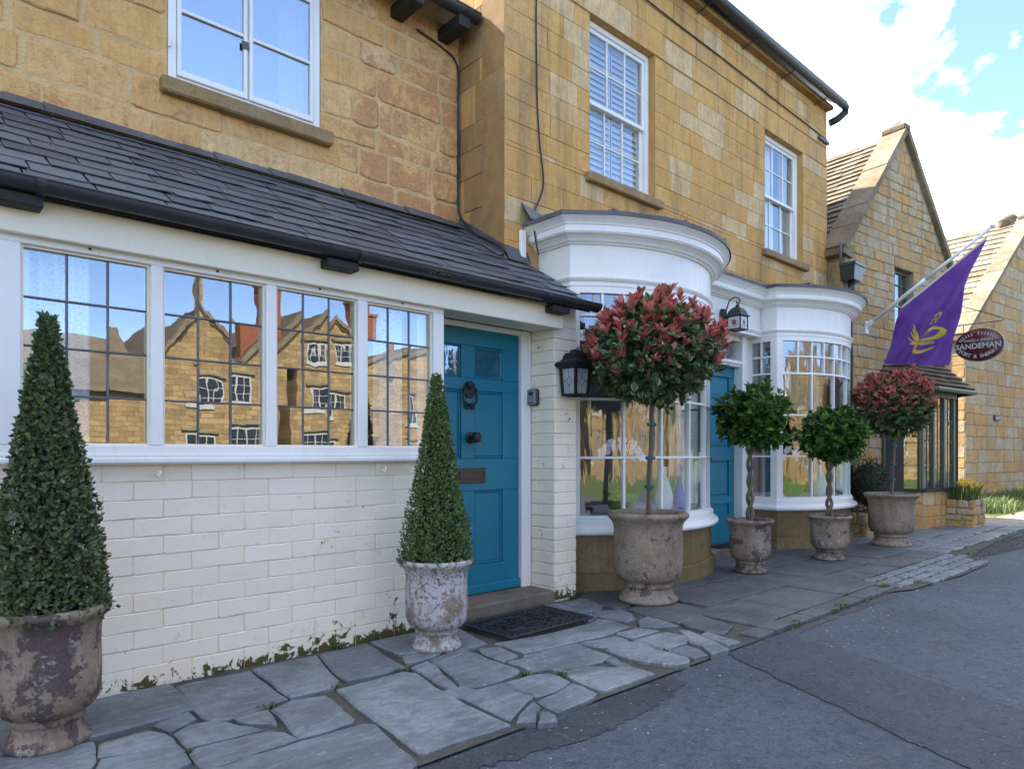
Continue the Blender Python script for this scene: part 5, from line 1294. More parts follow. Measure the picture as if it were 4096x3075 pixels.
# stone slate hipped roof of the bay
top=[(1.30,.03,2.72),(2.76,.03,2.72)]; ev=[(.82,.06,2.14),(1.36,-.62,2.14),(2.70,-.62,2.14),(3.24,.06,2.14)]
br=MB(); br.raw(ev+top,[(0,1,4),(1,2,5,4),(2,3,5),(3,2,1,0)]); brf=br.build('bay_roof',M['old_roof'],gb_,fix=True)
def hip_tiles(A,B,C_,D,rows,per):   # quad eave A->B, top D->C
    A,B,C_,D=map(Vector,(A,B,C_,D))
    for r_ in range(rows):
        t0=r_/rows; t1=min(1,(r_+1.45)/rows)
        e0,e1=A.lerp(D,t0),B.lerp(C_,t0); f0,f1=A.lerp(D,t1),B.lerp(C_,t1)
        n=max(1,round((e1-e0).length/per)); nn=(B-A).cross(D-A).normalized(); 
        if nn.z<0: nn=-nn
        us=[0]+sorted(grg.uniform(.25,.75)/n+ k/n for k in range(n-1))+[1] if n>1 else [0,1]
        for u0,u1 in zip(us[:-1],us[1:]):
            th=.022; hh=.045+grg.uniform(0,.012)
            P4=[e0.lerp(e1,u0+.004)+nn*hh,e0.lerp(e1,u1-.004)+nn*(hh+grg.uniform(-.006,.006)),f0.lerp(f1,u1-.004)+nn*.012,f0.lerp(f1,u0+.004)+nn*.012]
            q=MB(); q.raw(P4+[p-nn*th for p in P4],[(0,1,2,3),(7,6,5,4),(0,4,5,1),(1,5,6,2),(3,7,4,0)]); q.build('stone_slate',M['old_roof'],gb_,fix=True)
hip_tiles(ev[1],ev[2],top[1],top[0],7,.26); hip_tiles(ev[0],ev[1],top[0],top[0],7,.26); hip_tiles(ev[2],ev[3],top[1],top[1],7,.26)
gg=MB(); gg.tube([(.84,.02,2.12),(1.37,-.65,2.115),(2.70,-.65,2.11),(3.26,.02,2.105)],.035,8); gg.build('bay_gutter',M['green_paint'],gb_)
# timber hood over the side door
hd=MB(); hd.raw([(3.50,.1,2.02),(3.95,.1,1.72),(3.95,.9,1.72),(3.50,.9,2.02),(3.50,.1,1.96),(3.95,.1,1.66),(3.95,.9,1.66),(3.50,.9,1.96)],[(0,1,2,3),(7,6,5,4),(0,4,5,1),(2,6,7,3),(1,5,6,2),(3,7,4,0)])
hd.tube([(3.56,.14,1.45),(3.70,.14,1.62),(3.92,.14,1.68)],.04,6)
hd.build('door_hood',M['wood_brown'],gh,fix=True)
# rainwater hopper and pipe in the corner
hp=thing('rain_hopper','dark green rainwater hopper in the corner between the ashlar house and gable','hopper',(10.16,4.05,3.40))
b=MB(); q=.40
def hr_(x0,x1,y0,z): return [(x0,y0,z+q),(x1,y0,z+q),(x1,4.045,z+q),(x0,4.045,z+q)]
b.ring([hr_(10.005,10.285,3.86,3.20),hr_(9.97,10.32,3.835,3.40),hr_(9.955,10.335,3.82,3.40),hr_(9.955,10.335,3.82,3.44)]); b.build('hopper_box',M['hopper_paint'],hp,fix=True)
MB().tube([(10.15,3.95,3.60),(10.15,3.95,3.48),(10.19,3.98,3.38),(10.20,4.0,3.2),(10.20,4.0,.2)],.048,12).build('downpipe',M['hopper_paint'],hp,smooth=True)
MB().tube([(10.02,4.05,3.83),(10.02,4.05,4.15)],.02,8).build('inlet_pipe',M['lead'],hp,smooth=True)

# far gabled house at the right
g2=gable_house('far_gabled_house','farther gabled stone house at the right edge with pale stone slate roof',(17.75,4.45,0),R(-6),8.4,3.82,7.22,8.0,43,M['rubble'],((.20,.32),(.35,.75)),(),tile_rows=20)
ch=MB(); ch.bbox(3.95,5.2,.42,.85,6.5,7.06,.03); chs=ch.build('chimney',M['rubble'],g2)
for x,k in ((4.12,0),(4.55,1)):
    pz=[(.13,0),(.115,.20),(.14,.26),(.14,.31),(.10,.31)] if k==0 else [(.14,0),(.13,.18),(.18,.20),(.18,.23),(.13,.25),(.18,.31),(.18,.34),(.13,.36),(.18,.42),(.18,.45),(.11,.52),(.06,.55)]
    MB().lathe(pz,14,(x,.62,7.04)).build('chimney_pot',M['coping'],chs,smooth=True)
pq=MB(); pq.bbox(1.55,1.88,-.04,-.002,1.92,2.05,.008); pl_=pq.build('house_plaque',M['gutter_grey'],g2)
pq=MB(); 
for k in range(4): pq.box(1.60+k*.06,1.635+k*.06,-.044,-.0405,1.95,2.02)
pq.build('plaque_marks',M['sign_letter'],pl_)

# --------------------------------------------------------------------------- houses on the far side of the green, seen mirrored in the windows
def across(name,label,x0,wd,eave,apex,y,seed,wins,chim):
    """gable towards +y (our street)"""
    h=thing(name,label,'house',(x0+wd,y,-.1),math.pi,group=None,world=False)
    b=MB(); b.box(0,wd,0,7,0,eave); b.raw([(0,0,eave),(wd,0,eave),(wd/2,0,apex),(0,7,eave),(wd,7,eave),(wd/2,7,apex)],[(0,1,2),(5,4,3)])
    wl=b.build('wall',M['across_stone'],h)
    sl=math.hypot(wd/2,apex-eave); ux,uz=wd/2/sl,(apex-eave)/sl; rb=MB()
    for s in (0,1):
        f_=lambda x: x if s==0 else wd-x
        v=[(f_(-.2*ux),-.05,eave-.2*uz+.06),(f_(wd/2),-.05,apex+.06),(f_(wd/2),7.1,apex+.06),(f_(-.2*ux),7.1,eave-.2*uz+.06)]
        rb.raw(v+[(p[0],p[1],p[2]-.14) for p in v],[(0,1,2,3),(7,6,5,4),(0,4,5,1),(1,5,6,2),(2,6,7,3),(3,7,4,0)])
    rb.build('roof',M['old_roof'],h,fix=True)
    for s in (0,1):
        f_=lambda x: x if s==0 else wd-x
        cpn=MB(); v=[(f_(-.15),-.10,eave-.13),(f_(wd/2),-.10,apex+.05),(f_(wd/2),-.10,apex+.24),(f_(-.15),-.10,eave+.06)]; cpn.raw(v+[(p[0],.28,p[2]) for p in v],[(0,1,2,3),(7,6,5,4),(0,4,5,1),(1,5,6,2),(2,6,7,3),(3,7,4,0)]); cpn.build('coping',M['coping'],h,fix=True)
    for (a,c,d,e) in wins:
        f_=MB(); f_.box(a-.08,c+.08,-.05,0.0,d-.12,d-.001)
        for (p,q,r_,s_) in ((a,a+.06,d,e),(c-.06,c,d,e),(a+.06,c-.06,e-.06,e),(a+.06,c-.06,d,d+.06),((a+c)/2-.03,(a+c)/2+.03,d+.06,e-.06),(a+(c-a)*.25-.012,a+(c-a)*.25+.012,d+.06,e-.06),(a+(c-a)*.75-.012,a+(c-a)*.75+.012,d+.06,e-.06)): f_.box(p,q,-.04,.02,r_,s_)
        for fz in (.36,.66): f_.box(a+.06,c-.06,-.036,.016,d+(e-d)*fz-.012,d+(e-d)*fz+.012)
        MB().box(a-.15,c+.15,-.10,0.001,e+.10,e+.20).build('drip_mould',M['coping'],h)
        wn=f_.build('window',M['interior_pale'],h)
        MB().box(a+.06,c-.06,-.012,-.006,d+.06,e-.06).build('pane',M['interior_navy'],wn)
    for (cx_,cy_,w_,z1,mt,npots) in chim:
        b=MB(); b.box(cx_-w_/2,cx_+w_/2,cy_-.3,cy_+.3,eave,z1); b.box(cx_-w_/2-.06,cx_+w_/2+.06,cy_-.36,cy_+.36,z1,z1+.12); c_=b.build('chimney',M[mt],h)
        for k in range(npots): MB().lathe([(.13,0),(.11,.4),(.13,.45)],10,(cx_-w_/2+w_*(k+.5)/npots,cy_,z1+.12)).build('chimney_pot',M['brick_red'],c_)
    return h
yA=-19.5
across('mirrored_corner_house','stone house across the green mirrored at the left of the first bow window',-6.5,6.0,4.6,7.0,yA+1,7,[(1.0,2.0,3.0,4.1),(3.6,4.6,3.0,4.1),(1.0,2.0,.9,2.1),(3.6,4.6,.9,2.1)],[(3.0,1.0,.9,8.2,'across_stone',2)])
across('mirrored_west_house','farther stone house across the green mirrored in the bow window side light',-15.5,7.0,4.8,7.2,yA+2,8,[(1.0,2.0,3.0,4.1),(4.6,5.6,3.0,4.1),(1.0,2.0,.9,2.1),(4.6,5.6,.9,2.1)],[(3.5,1.0,.9,8.4,'brick_red',2)])
across('mirrored_last_house','last stone house far along the green mirrored at the bow window edge',42.0,8.0,5.0,7.6,yA+3,9,[(1.0,2.0,3.0,4.1),(4.6,5.6,3.0,4.1),(4.6,5.6,.9,2.1)],[(4,1.0,.9,8.8,'across_stone',2)])
across('mirrored_gable_house','golden gabled stone house with tall chimney mirrored in the leaded window',7.3,3.6,4.85,7.0,yA,1,[(1.1,2.2,3.2,4.3),(1.0,2.3,.9,2.1)],[(1.8,.8,.9,8.6,'across_stone',0)])
across('mirrored_twin_gable','second gabled house mirrored in the leaded window, with red brick chimney',11.4,4.2,4.9,7.1,yA,2,[(1.6,2.5,5.1,5.9),(1.5,2.6,3.0,4.0),(1.3,2.6,.9,2.0)],[(.6,1.2,.6,8.2,'brick_red',1),(3.4,1.5,.9,7.9,'brick_red',2)])
across('mirrored_low_house','lower mirrored house with paired brick chimneys beside the lace curtain',16.0,6.5,4.9,6.4,yA-1,3,[(.8,1.8,3.0,4.1),(3.0,4.0,3.0,4.1),(.8,1.8,.9,2.1),(3.0,4.0,.9,2.1)],[(5.8,1.5,.7,8.1,'brick_red',2),(4.6,1.8,.7,8.0,'brick_red',2)])
lr=thing('mirrored_long_range','long dark roofed range left of the gable in the leaded window reflection','house',(4.7,-22,-.1),world=False); lr.location=(0,0,0)
b=MB(); b.box(1.6,7.25,-27,-21.6,-.1,3.5); b.raw([(1.6,-21.6,3.5),(1.6,-27,3.5),(1.6,-24.3,6.1)],[(0,1,2)]); b.build('wall',M['across_stone'],lr)
b=MB(); b.raw([(1.45,-21.35,3.3),(7.4,-21.35,3.3),(7.4,-24.3,6.15),(1.45,-24.3,6.15),(1.45,-27.2,3.3),(7.4,-27.2,3.3)],[(0,1,2,3),(3,2,5,4)]); b.build('roof',M['old_roof'],lr)
b=MB(); b.box(2.6,3.8,-22.6,-21.9,3.6,5.0); b.raw([(2.5,-21.85,4.9),(3.9,-21.85,4.9),(3.2,-21.85,5.6),(2.5,-23.6,4.9),(3.9,-23.6,4.9),(3.2,-23.6,5.6)],[(0,1,2),(0,2,5,3),(1,4,5,2)]); b.build('dormer',M['wood_white'],lr)
across('mirrored_side_house','mirrored cottage gable at the far left of the leaded window reflection',-4.0,4.6,3.6,5.6,yA-4,4,[(1.0,2.0,1.0,2.1),(3.6,4.6,1.0,2.1)],[(2.9,1.0,.9,6.6,'across_stone',2)])
across('mirrored_terrace_house','mirrored stone house with plain windows seen bent in the bow glass',24.0,7.0,5.2,7.4,yA+1,5,[(.9,1.9,3.2,4.4),(3.0,4.0,3.2,4.4),(5.0,6.0,3.2,4.4),(.9,1.9,.9,2.1),(5.0,6.0,.9,2.1)],[(3.5,1.0,1.0,8.6,'across_stone',2)])
across('mirrored_end_house','mirrored end house far along the green in the second bow window',33.0,7.0,5.4,8.0,yA+2,6,[(.9,1.9,3.2,4.4),(3.0,4.0,3.2,4.4),(5.0,6.0,3.2,4.4),(3.0,4.0,.9,2.1)],[(3.5,1.0,1.0,9.2,'brick_red',2)])
# --------------------------------------------------------------------------- pots
def pot(x,y,Ht,rr,rb_,label,matn,seed,gravel=None,rot=0.0):
    """Anduze-style urn: moulded foot, belly, flared rolled rim"""
    rg=random.Random(seed)
    prof=[(1.00,0.0),(1.02,.025),(1.0,.045),(.93,.062),(.86,.10),(.81,.145),(.80,.165),(.86,.172),(.875,.190),(.85,.205),(.82,.222)]
    foot=[(rb_*r,Ht*z) for r,z in prof]
    body=[(rr*r,Ht*z) for r,z in ((.66,.240),(.74,.268),(.795,.315),(.825,.38),(.835,.46),(.835,.56),(.828,.68),(.825,.78),(.84,.85),(.88,.895),(.94,.925),(.985,.948),(1.0,.965),(.99,.985),(.955,1.0),(.90,1.0),(.875,.985),(.85,.94),(.82,.88),(.8,.84))]
    k=[rg.uniform(0,6.28) for _ in range(3)]
    wob=lambda a,z: .008*math.sin(2*a+k[0])+.005*math.sin(3*a+k[1]+z*6)
    b=MB(); b.lathe(foot+body,56,(0,0,0),wob=wob,capt=False)
    o=b.build('terracotta_urn',M[matn],None,smooth=True,loc=(x,y,0.003)); o.rotation_euler=(0,0,rot)
    tag(o,label,'plant pot')
    s=MB(); s.lathe([(rr*.815,Ht*.86),(rr*.4,Ht*.885),(.001,Ht*.89)],32,capb=False,capt=False)
    so_=s.build('soil',M['joint'],o,smooth=True)
    if gravel:
        gv=MB()
        for q in range(gravel):
            r_=rr*.80*math.sqrt(rg.random()); a=rg.uniform(0,6.28); px,py=r_*math.cos(a),r_*math.sin(a); z=Ht*.885+rg.uniform(0,.012); s_=rg.uniform(.006,.014)
            ax=[Vector((rg.gauss(0,1),rg.gauss(0,1),rg.gauss(0,.6))).normalized()*s_*rg.uniform(.7,1.2) for _ in range(3)]
            c_=Vector((px,py,z)); gv.raw([c_+ax[0],c_-ax[0],c_+ax[1],c_-ax[1],c_+Vector((0,0,s_*.8)),c_-Vector((0,0,s_*.7))],[(0,2,4),(2,1,4),(1,3,4),(3,0,4),(2,0,5),(1,2,5),(3,1,5),(0,3,5)])
        stuff(gv.build('gravel',M['gravel_pale'],o))
    return o
M['pot_a']=m_pot('pot_a',.15,.85); M['pot_b']=m_pot('pot_b',.88,.22); M['pot_c']=m_pot('pot_c',.0,.30); M['pot_d']=m_pot('pot_d',.28,.70); M['pot_e']=m_pot('pot_e',.34,.50); M['pot_f']=m_pot('pot_f',-.15,.15)
P1=(0.462,3.255); P2=(2.40,3.305); P3=(4.38,3.235); P4=(6.165,3.345); P5=(7.56,3.175); P6=(9.27,3.13)
pot(*P1,.545,.224,.148,'big dark violet glazed urn holding the taller box cone, left edge','pot_a',1,rot=1.2)
pot(*P2,.525,.222,.146,'urn crusted white with flaking lime, between brick wall and blue door','pot_b',2,rot=0.5)
pot(*P3,.690,.315,.222,'large buff urn with dark flakes under the nearer red tree','pot_c',3,260,rot=2.0)
pot(*P4,.510,.228,.156,'small urn in front of the second blue door','pot_d',4,320,rot=3.0)
pot(*P5,.475,.232,.156,'small urn in front of the second bow window','pot_e',5,320,rot=4.4)
pot(*P6,.650,.318,.230,'large plain brown urn under the farther red tree','pot_f',6,200,rot=5.1)

# --------------------------------------------------------------------------- leaves
CAMP=Vector((0,0,CAM_H))
LEAF_V=[(0,0,0),(-.20,.20,.05),(0,.22,-.01),(.20,.20,.05),(-.44,.52,.10),(0,.54,-.03),(.44,.52,.10),(-.34,.80,.06),(0,.82,-.03),(.34,.80,.06),(0,1.0,-.02)]
LEAF_F=[(0,2,1),(0,3,2),(2,5,4,1),(2,3,6,5),(5,8,7,4),(5,6,9,8),(8,10,7),(8,9,10)]
LEAF_R=[0.1,.8,0,.8,1,0,1,1,0.1,1,.8]
NLV=len(LEAF_V)
def leaf_matrix(p,d,up,L,W,roll):
    d=d.normalized(); s=d.cross(up)
    if s.length<1e-4: s=d.cross(Vector((1,0,0)))
    s.normalize(); n=s.cross(d).normalized(); q=Matrix.Rotation(roll,3,d); s=q@s; n=q@n
    return Matrix(((s.x*W,d.x*L,n.x*L,p.x),(s.y*W,d.y*L,n.y*L,p.y),(s.z*W,d.z*L,n.z*L,p.z),(0,0,0,1)))
def unit_leaf(name,mat):
    return leafmesh(name,LEAF_V,LEAF_F,[0.0]*NLV,mat,LEAF_R)
def bake(leaves,name,mat,rg):
    V=np.array([(*v,1.0) for v in LEAF_V]).T; vs=[];fs=[];ti=[];ri=[]
    for M4 in leaves:
        A=(np.array(M4)@V)[:3].T; i=len(vs); vs+=[tuple(r_) for r_ in A]; fs+=[tuple(k+i for k in f) for f in LEAF_F]; ti+=[rg.random()]*NLV; ri+=LEAF_R
    return leafmesh(name,vs,fs,ti,mat,ri)
def crown(root,groups,nobj,rg,camloc):
    """groups: {material: [matrices in world]}; the nearest leaves become parts, the rest one mass"""
    first=None; allv=[]
    for mt,ls in groups.items():
        for m4 in ls: allv.append(((m4.translation-camloc).length+rg.uniform(0,.12),mt,m4))
    allv.sort(key=lambda q:q[0]); near=allv[:nobj]; rest={}
    for d_,mt,m4 in allv[nobj:]: rest.setdefault(mt,[]).append(m4)
    parts={}
    for mt in groups:
        me=bake(rest.get(mt,[]),'crown',M[mt],rg) if rest.get(mt) else bpy.data.meshes.new('crown')
        o=link('crown',me,root); stuff(o); parts[mt]=o
    ul={mt:unit_leaf('leaf',M[mt]) for mt in groups}
    for d_,mt,m4 in near:
        o=bpy.data.objects.new('leaf',ul[mt]); COL.objects.link(o); o.parent=parts[mt]; o.matrix_basis=m4
def sph(rg):
    z=rg.uniform(-1,1); a=rg.uniform(0,2*math.pi); r_=math.sqrt(1-z*z); return Vector((r_*math.cos(a),r_*math.sin(a),z))

def photinia(px,py,c,rad,zt0,label,seed,nsh,ngr,lean=(0,0)):
    rg=random.Random(seed); C_=Vector(c); th=thing('photinia_tree',label,'tree',(px,py,zt0))
    fork=Vector((c[0]-lean[0],c[1]-lean[1],c[2]-rad[2]*.92))
    tr=MB(); base=Vector((px,py,zt0)); pts=[base.lerp(fork,k/8)+Vector((.006*math.sin(k*1.3+seed),.006*math.cos(k*1.7),0)) for k in range(9)]
    tr.tube(pts,[.0225-.003*k/8 for k in range(9)],12); t_=tr.build('trunk',M['bark_grey'],th,smooth=True)
    for k in range(15):
        a=2*math.pi*k/15+rg.uniform(-.2,.2); el=rg.uniform(.25,1.35); tip=C_+Vector((rad[0]*.78*math.cos(a)*math.cos(el),rad[1]*.78*math.sin(a)*math.cos(el),rad[2]*(.9*math.sin(el)-.45)))
        mid=fork.lerp(tip,.5)+Vector((rg.uniform(-.03,.03),rg.uniform(-.03,.03),-.05*math.cos(el)))
        MB().tube([fork-Vector((0,0,.03)),fork.lerp(mid,.5)+Vector((0,0,-.015)),mid,tip],[.014,.011,.008,.004],6).build('branch',M['bark_grey'],th,smooth=True)
    stake=MB(); stake.tube([base+Vector((-.030,-.012,0)),fork+Vector((-.02,-.008,.06))],.010,7); stake.build('stake',M['wood_brown'],th)
    for f_ in (.04,.30,.53,.80):
        p=base.lerp(fork,f_)+Vector((-.008,-.003,0)); b=MB(); b.lathe([(.038,-.012),(.040,0),(.038,.012)],12,tuple(p),capb=False,capt=False); b.build('tie',M['tie'],th)
    red=[];green=[]
    up=Vector((0,0,1))
    for k in range(nsh):
        n=sph(rg); n.z=n.z*.9+.12; n.normalize()
        lump=1+.10*math.sin(n.x*5+seed)+.08*math.sin(n.y*6+2*seed)
        r_=rg.uniform(.80,1.03)*lump; p=C_+Vector((n.x*rad[0],n.y*rad[1],n.z*rad[2]))*r_
        ax=(n*.6+up*rg.uniform(.5,1.1)).normalized()
        hue=rg.random()*.9+n.z*.8
        isred=hue>.30; nl=rg.randint(6,9)
        if n.z>.2 and rg.random()<.10: p+=ax*rg.uniform(.04,.10)
        for q in range(nl):
            a=2*math.pi*q/nl*1.62+rg.uniform(-.3,.3); t0=ax.cross(Vector((1,.3,.2))).normalized(); t1=ax.cross(t0)
            sp=rg.uniform(.35,1.05) if isred else rg.uniform(.7,1.5)
            d=(ax+(t0*math.cos(a)+t1*math.sin(a))*sp).normalized()
            L=rg.uniform(.056,.094) if isred else rg.uniform(.055,.08)
            m4=leaf_matrix(p+ax*rg.uniform(-.02,.02),d,ax,L,L*rg.uniform(.40,.56),rg.uniform(-.5,.5))
            (red if isred and rg.random()<.93 else green).append(m4)
    for k in range(ngr):
        n=sph(rg); r_=rg.uniform(.45,.96); p=C_+Vector((n.x*rad[0],n.y*rad[1],n.z*rad[2]))*r_
        d=(n+Vector((rg.uniform(-.7,.7),rg.uniform(-.7,.7),rg.uniform(-.7,.4)))).normalized(); L=rg.uniform(.06,.095)
        green.append(leaf_matrix(p,d,up+n*.6,L,L*rg.uniform(.55,.72),rg.uniform(-.8,.8)))
    crown(th,{'pho_red':[Matrix.Translation(-Vector(th.location))@m_ for m_ in red],'pho_green':[Matrix.Translation(-Vector(th.location))@m_ for m_ in green]},300,rg,CAMP-Vector(th.location))
    # crown meshes hold coordinates relative to the thing
    for ch in th.children:
        if ch.name.startswith('crown'): ch.location=(0,0,0)
    return th
photinia(P3[0],P3[1],(4.40,3.20,1.935),(.555,.48,.40),.60,'nearer red leaved photinia standard in front of the first bow window',1,520,2400)
photinia(P6[0],P6[1],(9.34,3.12,1.745),(.49,.44,.37),.57,'farther red leaved photinia standard beyond the second bow window',2,480,2100)

def bay_tree(px,py,c,rad,z0,label,seed):
    rg=random.Random(seed); C_=Vector(c); th=thing('bay_tree',label,'tree',(px,py,z0)); ztop=c[2]-rad[2]*.6
    for s in range(2):
        pts=[];n=44
        for k in range(n+1):
            u=k/n; z=z0+(ztop-z0)*u; a=u*2*math.pi*2.75+s*math.pi+seed; rr=.021+.004*math.sin(u*9); pts.append((px+rr*math.cos(a),py+rr*math.sin(a),z))
        MB().tube(pts,[.0195-.003*k/n for k in range(n+1)],8).build('stem',M['bark'],th,smooth=True)
    for k in range(10):
        d=sph(rg); d.z=abs(d.z)*.6+.1; MB().tube([(px,py,ztop-.03),tuple(Vector((px,py,ztop))+Vector((d.x*rad[0],d.y*rad[1],d.z*rad[2]))*.75)],[.010,.004],5).build('branch',M['bark'],th)
    ls=[]; up=Vector((0,0,1)); off=Vector(th.location)
    for k in range(430):
        n=sph(rg); lump=1+.10*math.sin(n.x*6+seed*2)+.09*math.sin(n.z*7+n.y*4+seed)
        p=C_+Vector((n.x*rad[0],n.y*rad[1],n.z*rad[2]))*(rg.uniform(.70,1.02)+(rg.uniform(.05,.20) if rg.random()<.10 else 0))*lump
        ax=(n*.8+up*rg.uniform(-.1,.8)).normalized(); nl=rg.randint(5,8)
        for q in range(nl):
            a=2.4*q+rg.uniform(-.4,.4); t0=ax.cross(Vector((1,.3,.2))).normalized(); t1=ax.cross(t0)
            d=(ax+(t0*math.cos(a)+t1*math.sin(a))*rg.uniform(.45,1.4)).normalized(); L=rg.uniform(.060,.092)
            ls.append(leaf_matrix(p+ax*rg.uniform(-.03,.02)-off,d,ax,L,L*rg.uniform(.42,.54),rg.uniform(-.6,.6)))
    for k in range(700):
        n=sph(rg); p=C_+Vector((n.x*rad[0],n.y*rad[1],n.z*rad[2]))*rg.uniform(.3,.85); d=sph(rg); L=rg.uniform(.05,.09)
        ls.append(leaf_matrix(p-off,d,up,L,L*.4,rg.uniform(-1,1)))
    crown(th,{'bay_leaf':ls},300,rg,CAMP-off)
    for ch in th.children:
        if ch.name.startswith('crown'): ch.location=(0,0,0)
bay_tree(P4[0],P4[1],(6.19,3.34,1.49),(.315,.30,.270),.445,'bay tree ball on twisted stems before the second blue door',3)
bay_tree(P5[0],P5[1],(7.60,3.17,1.345),(.340,.31,.275),.415,'bay tree ball on twisted stems before the second bow window',4)

def box_cone(px,py,z0,z1,r0,mat,label,seed,n,ls_,bulge=.0):
    rg=random.Random(seed); th=thing('box_cone',label,'topiary',(px,py,z0-.05))
    Hc=z1-z0; rad=lambda u: r0*((1-u)**.97)*(1+.045*math.sin(9*u+seed))+.016
    tk=MB(); tk.tube([(px,py,z0-.06),(px+.005,py,z0+Hc*.5),(px,py,z1-.08)],[.020,.014,.004],8); tk.build('stem',M['twig'],th)
    vs=[];fs=[];ti=[]; off=Vector(th.location)
    # dark twiggy core so that light does not shine straight through
    for k in range(n):
        u=1-math.sqrt(rg.random()*.9999); u=min(.995,max(0,u)); 
        if rg.random()<.12: u=rg.uniform(.55,1.0)
        a=rg.uniform(0,2*math.pi); rr=rad(u)*(1+.055*math.sin(5*a+7*u+seed)+.055*math.sin(11*a+23*u)+.03*math.sin(19*a-31*u))
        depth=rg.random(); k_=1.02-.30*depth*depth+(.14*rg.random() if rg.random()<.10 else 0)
        p=Vector((px+rr*k_*math.cos(a),py+rr*k_*math.sin(a),z0+Hc*u+rg.uniform(-.01,.01)))-off
        nrm_=Vector((math.cos(a),math.sin(a),r0/Hc+.35)).normalized()
        d=(nrm_*rg.uniform(.2,1)+sph(rg)*.9+Vector((0,0,.35))).normalized(); L=rg.uniform(*ls_); W=L*rg.uniform(.26,.34)
        s=d.cross(nrm_+sph(rg)*.5)
        if s.length<1e-3: continue
        s.normalize(); nn=s.cross(d); i=len(vs); c_=p+d*L*.5-nn*L*.06
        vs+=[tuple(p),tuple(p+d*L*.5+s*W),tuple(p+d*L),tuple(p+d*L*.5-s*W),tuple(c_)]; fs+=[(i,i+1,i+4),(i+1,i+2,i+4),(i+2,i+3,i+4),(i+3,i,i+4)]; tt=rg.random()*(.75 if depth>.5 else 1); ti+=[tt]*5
    o=link('foliage',leafmesh('foliage',vs,fs,ti,M[mat]),th); o.location=(0,0,0); stuff(o)
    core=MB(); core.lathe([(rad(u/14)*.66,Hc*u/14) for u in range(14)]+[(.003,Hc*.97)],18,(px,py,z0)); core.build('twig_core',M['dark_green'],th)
    return th
box_cone(P1[0],P1[1],.505,1.690,.200,'box_leaf','taller clipped box cone, dark green, at the left edge',5,13000,(.019,.031))
box_cone(P2[0],P2[1],.490,1.615,.190,'box_leaf2','slim clipped box cone beside the blue door',6,12000,(.015,.025))

# --------------------------------------------------------------------------- doormats
def mat_(name,x0,x1,y0,y1,z,label,rot=0.0):
    cx_,cy_=(x0+x1)/2,(y0+y1)/2; w_,h_=(x1-x0),(y1-y0); b=MB()
    t=.014
    for (a,c,d,e) in ((-w_/2,w_/2,-h_/2,-h_/2+.03),(-w_/2,w_/2,h_/2-.03,h_/2),(-w_/2,-w_/2+.03,-h_/2+.03,h_/2-.03),(w_/2-.03,w_/2,-h_/2+.03,h_/2-.03)): b.bbox(a,c,d,e,0,t,.004)
    for (a,c,d,e) in ((-w_/2+.10,w_/2-.10,-h_/2+.105,-h_/2+.115),(-w_/2+.10,w_/2-.10,h_/2-.115,h_/2-.105),(-w_/2+.10,-w_/2+.11,-h_/2+.10,h_/2-.10),(w_/2-.11,w_/2-.10,-h_/2+.10,h_/2-.10)): b.bbox(a,c,d,e,0,t,.002)
    def ringm(x,y,r,wd=.006,n=16):
        rs=[]
        for k in range(n+1):
            a=2*math.pi*k/n; ca,sa=math.cos(a),math.sin(a)
            rs.append([(x+(r+wd)*ca,y+(r+wd)*sa,.001),(x+(r+wd)*ca,y+(r+wd)*sa,t-.002),(x+(r-wd)*ca,y+(r-wd)*sa,t-.002),(x+(r-wd)*ca,y+(r-wd)*sa,.001)])
        b.ring(rs,caps=False)
    nx=int((w_-.06)/.068)
    for k in range(nx):
        x=-w_/2+.03+.034+(w_-.128)*k/(nx-1)
        for y in (-h_/2+.068,h_/2-.068): ringm(x,y,.029); ringm(x,y,.012,.004,10)
    ny=int((h_-.2)/.068)
    for k in range(ny):
        y=-h_/2+.13+(h_-.26)*k/max(1,ny-1)
        for x in (-w_/2+.066,w_/2-.066): ringm(x,y,.029); ringm(x,y,.012,.004,10)
    for r_ in (.03,.055,.085,.115): ringm(0,0,r_,.006,24)
    for s in (-1,1):
        for sy in (-1,1):
            ringm(s*.19,sy*.055,.042); ringm(s*.28,sy*.05,.036); ringm(s*.19,sy*.055,.02,.004)
        ringm(s*.24,0,.03); ringm(s*.145,0,.026)
        b.tube([(s*.12,-.09,.008),(s*.2,-.115,.008),(s*.3,-.1,.008)],.006,6); b.tube([(s*.12,.09,.008),(s*.2,.115,.008),(s*.3,.1,.008)],.006,6)
    for k in range(18):
        x=-w_/2+.12+(w_-.24)*k/17; b.tube([(x-.02,-h_/2+.115,.007),(x+.02,h_/2-.115,.007)],.003,5)
    o=b.build(name,M['rubber'],None,loc=(cx_,cy_,z)); o.rotation_euler=(0,0,rot)
    return tag(o,label,'doormat')
mat_('doormat',2.80,3.60,3.105,3.60,.008,'black pierced rubber doormat on the flagstones before the first door',R(1.5))
mat_('doormat',6.85,7.50,4.04,4.20+.05,.083,'small black doormat on the step of the second blue door')

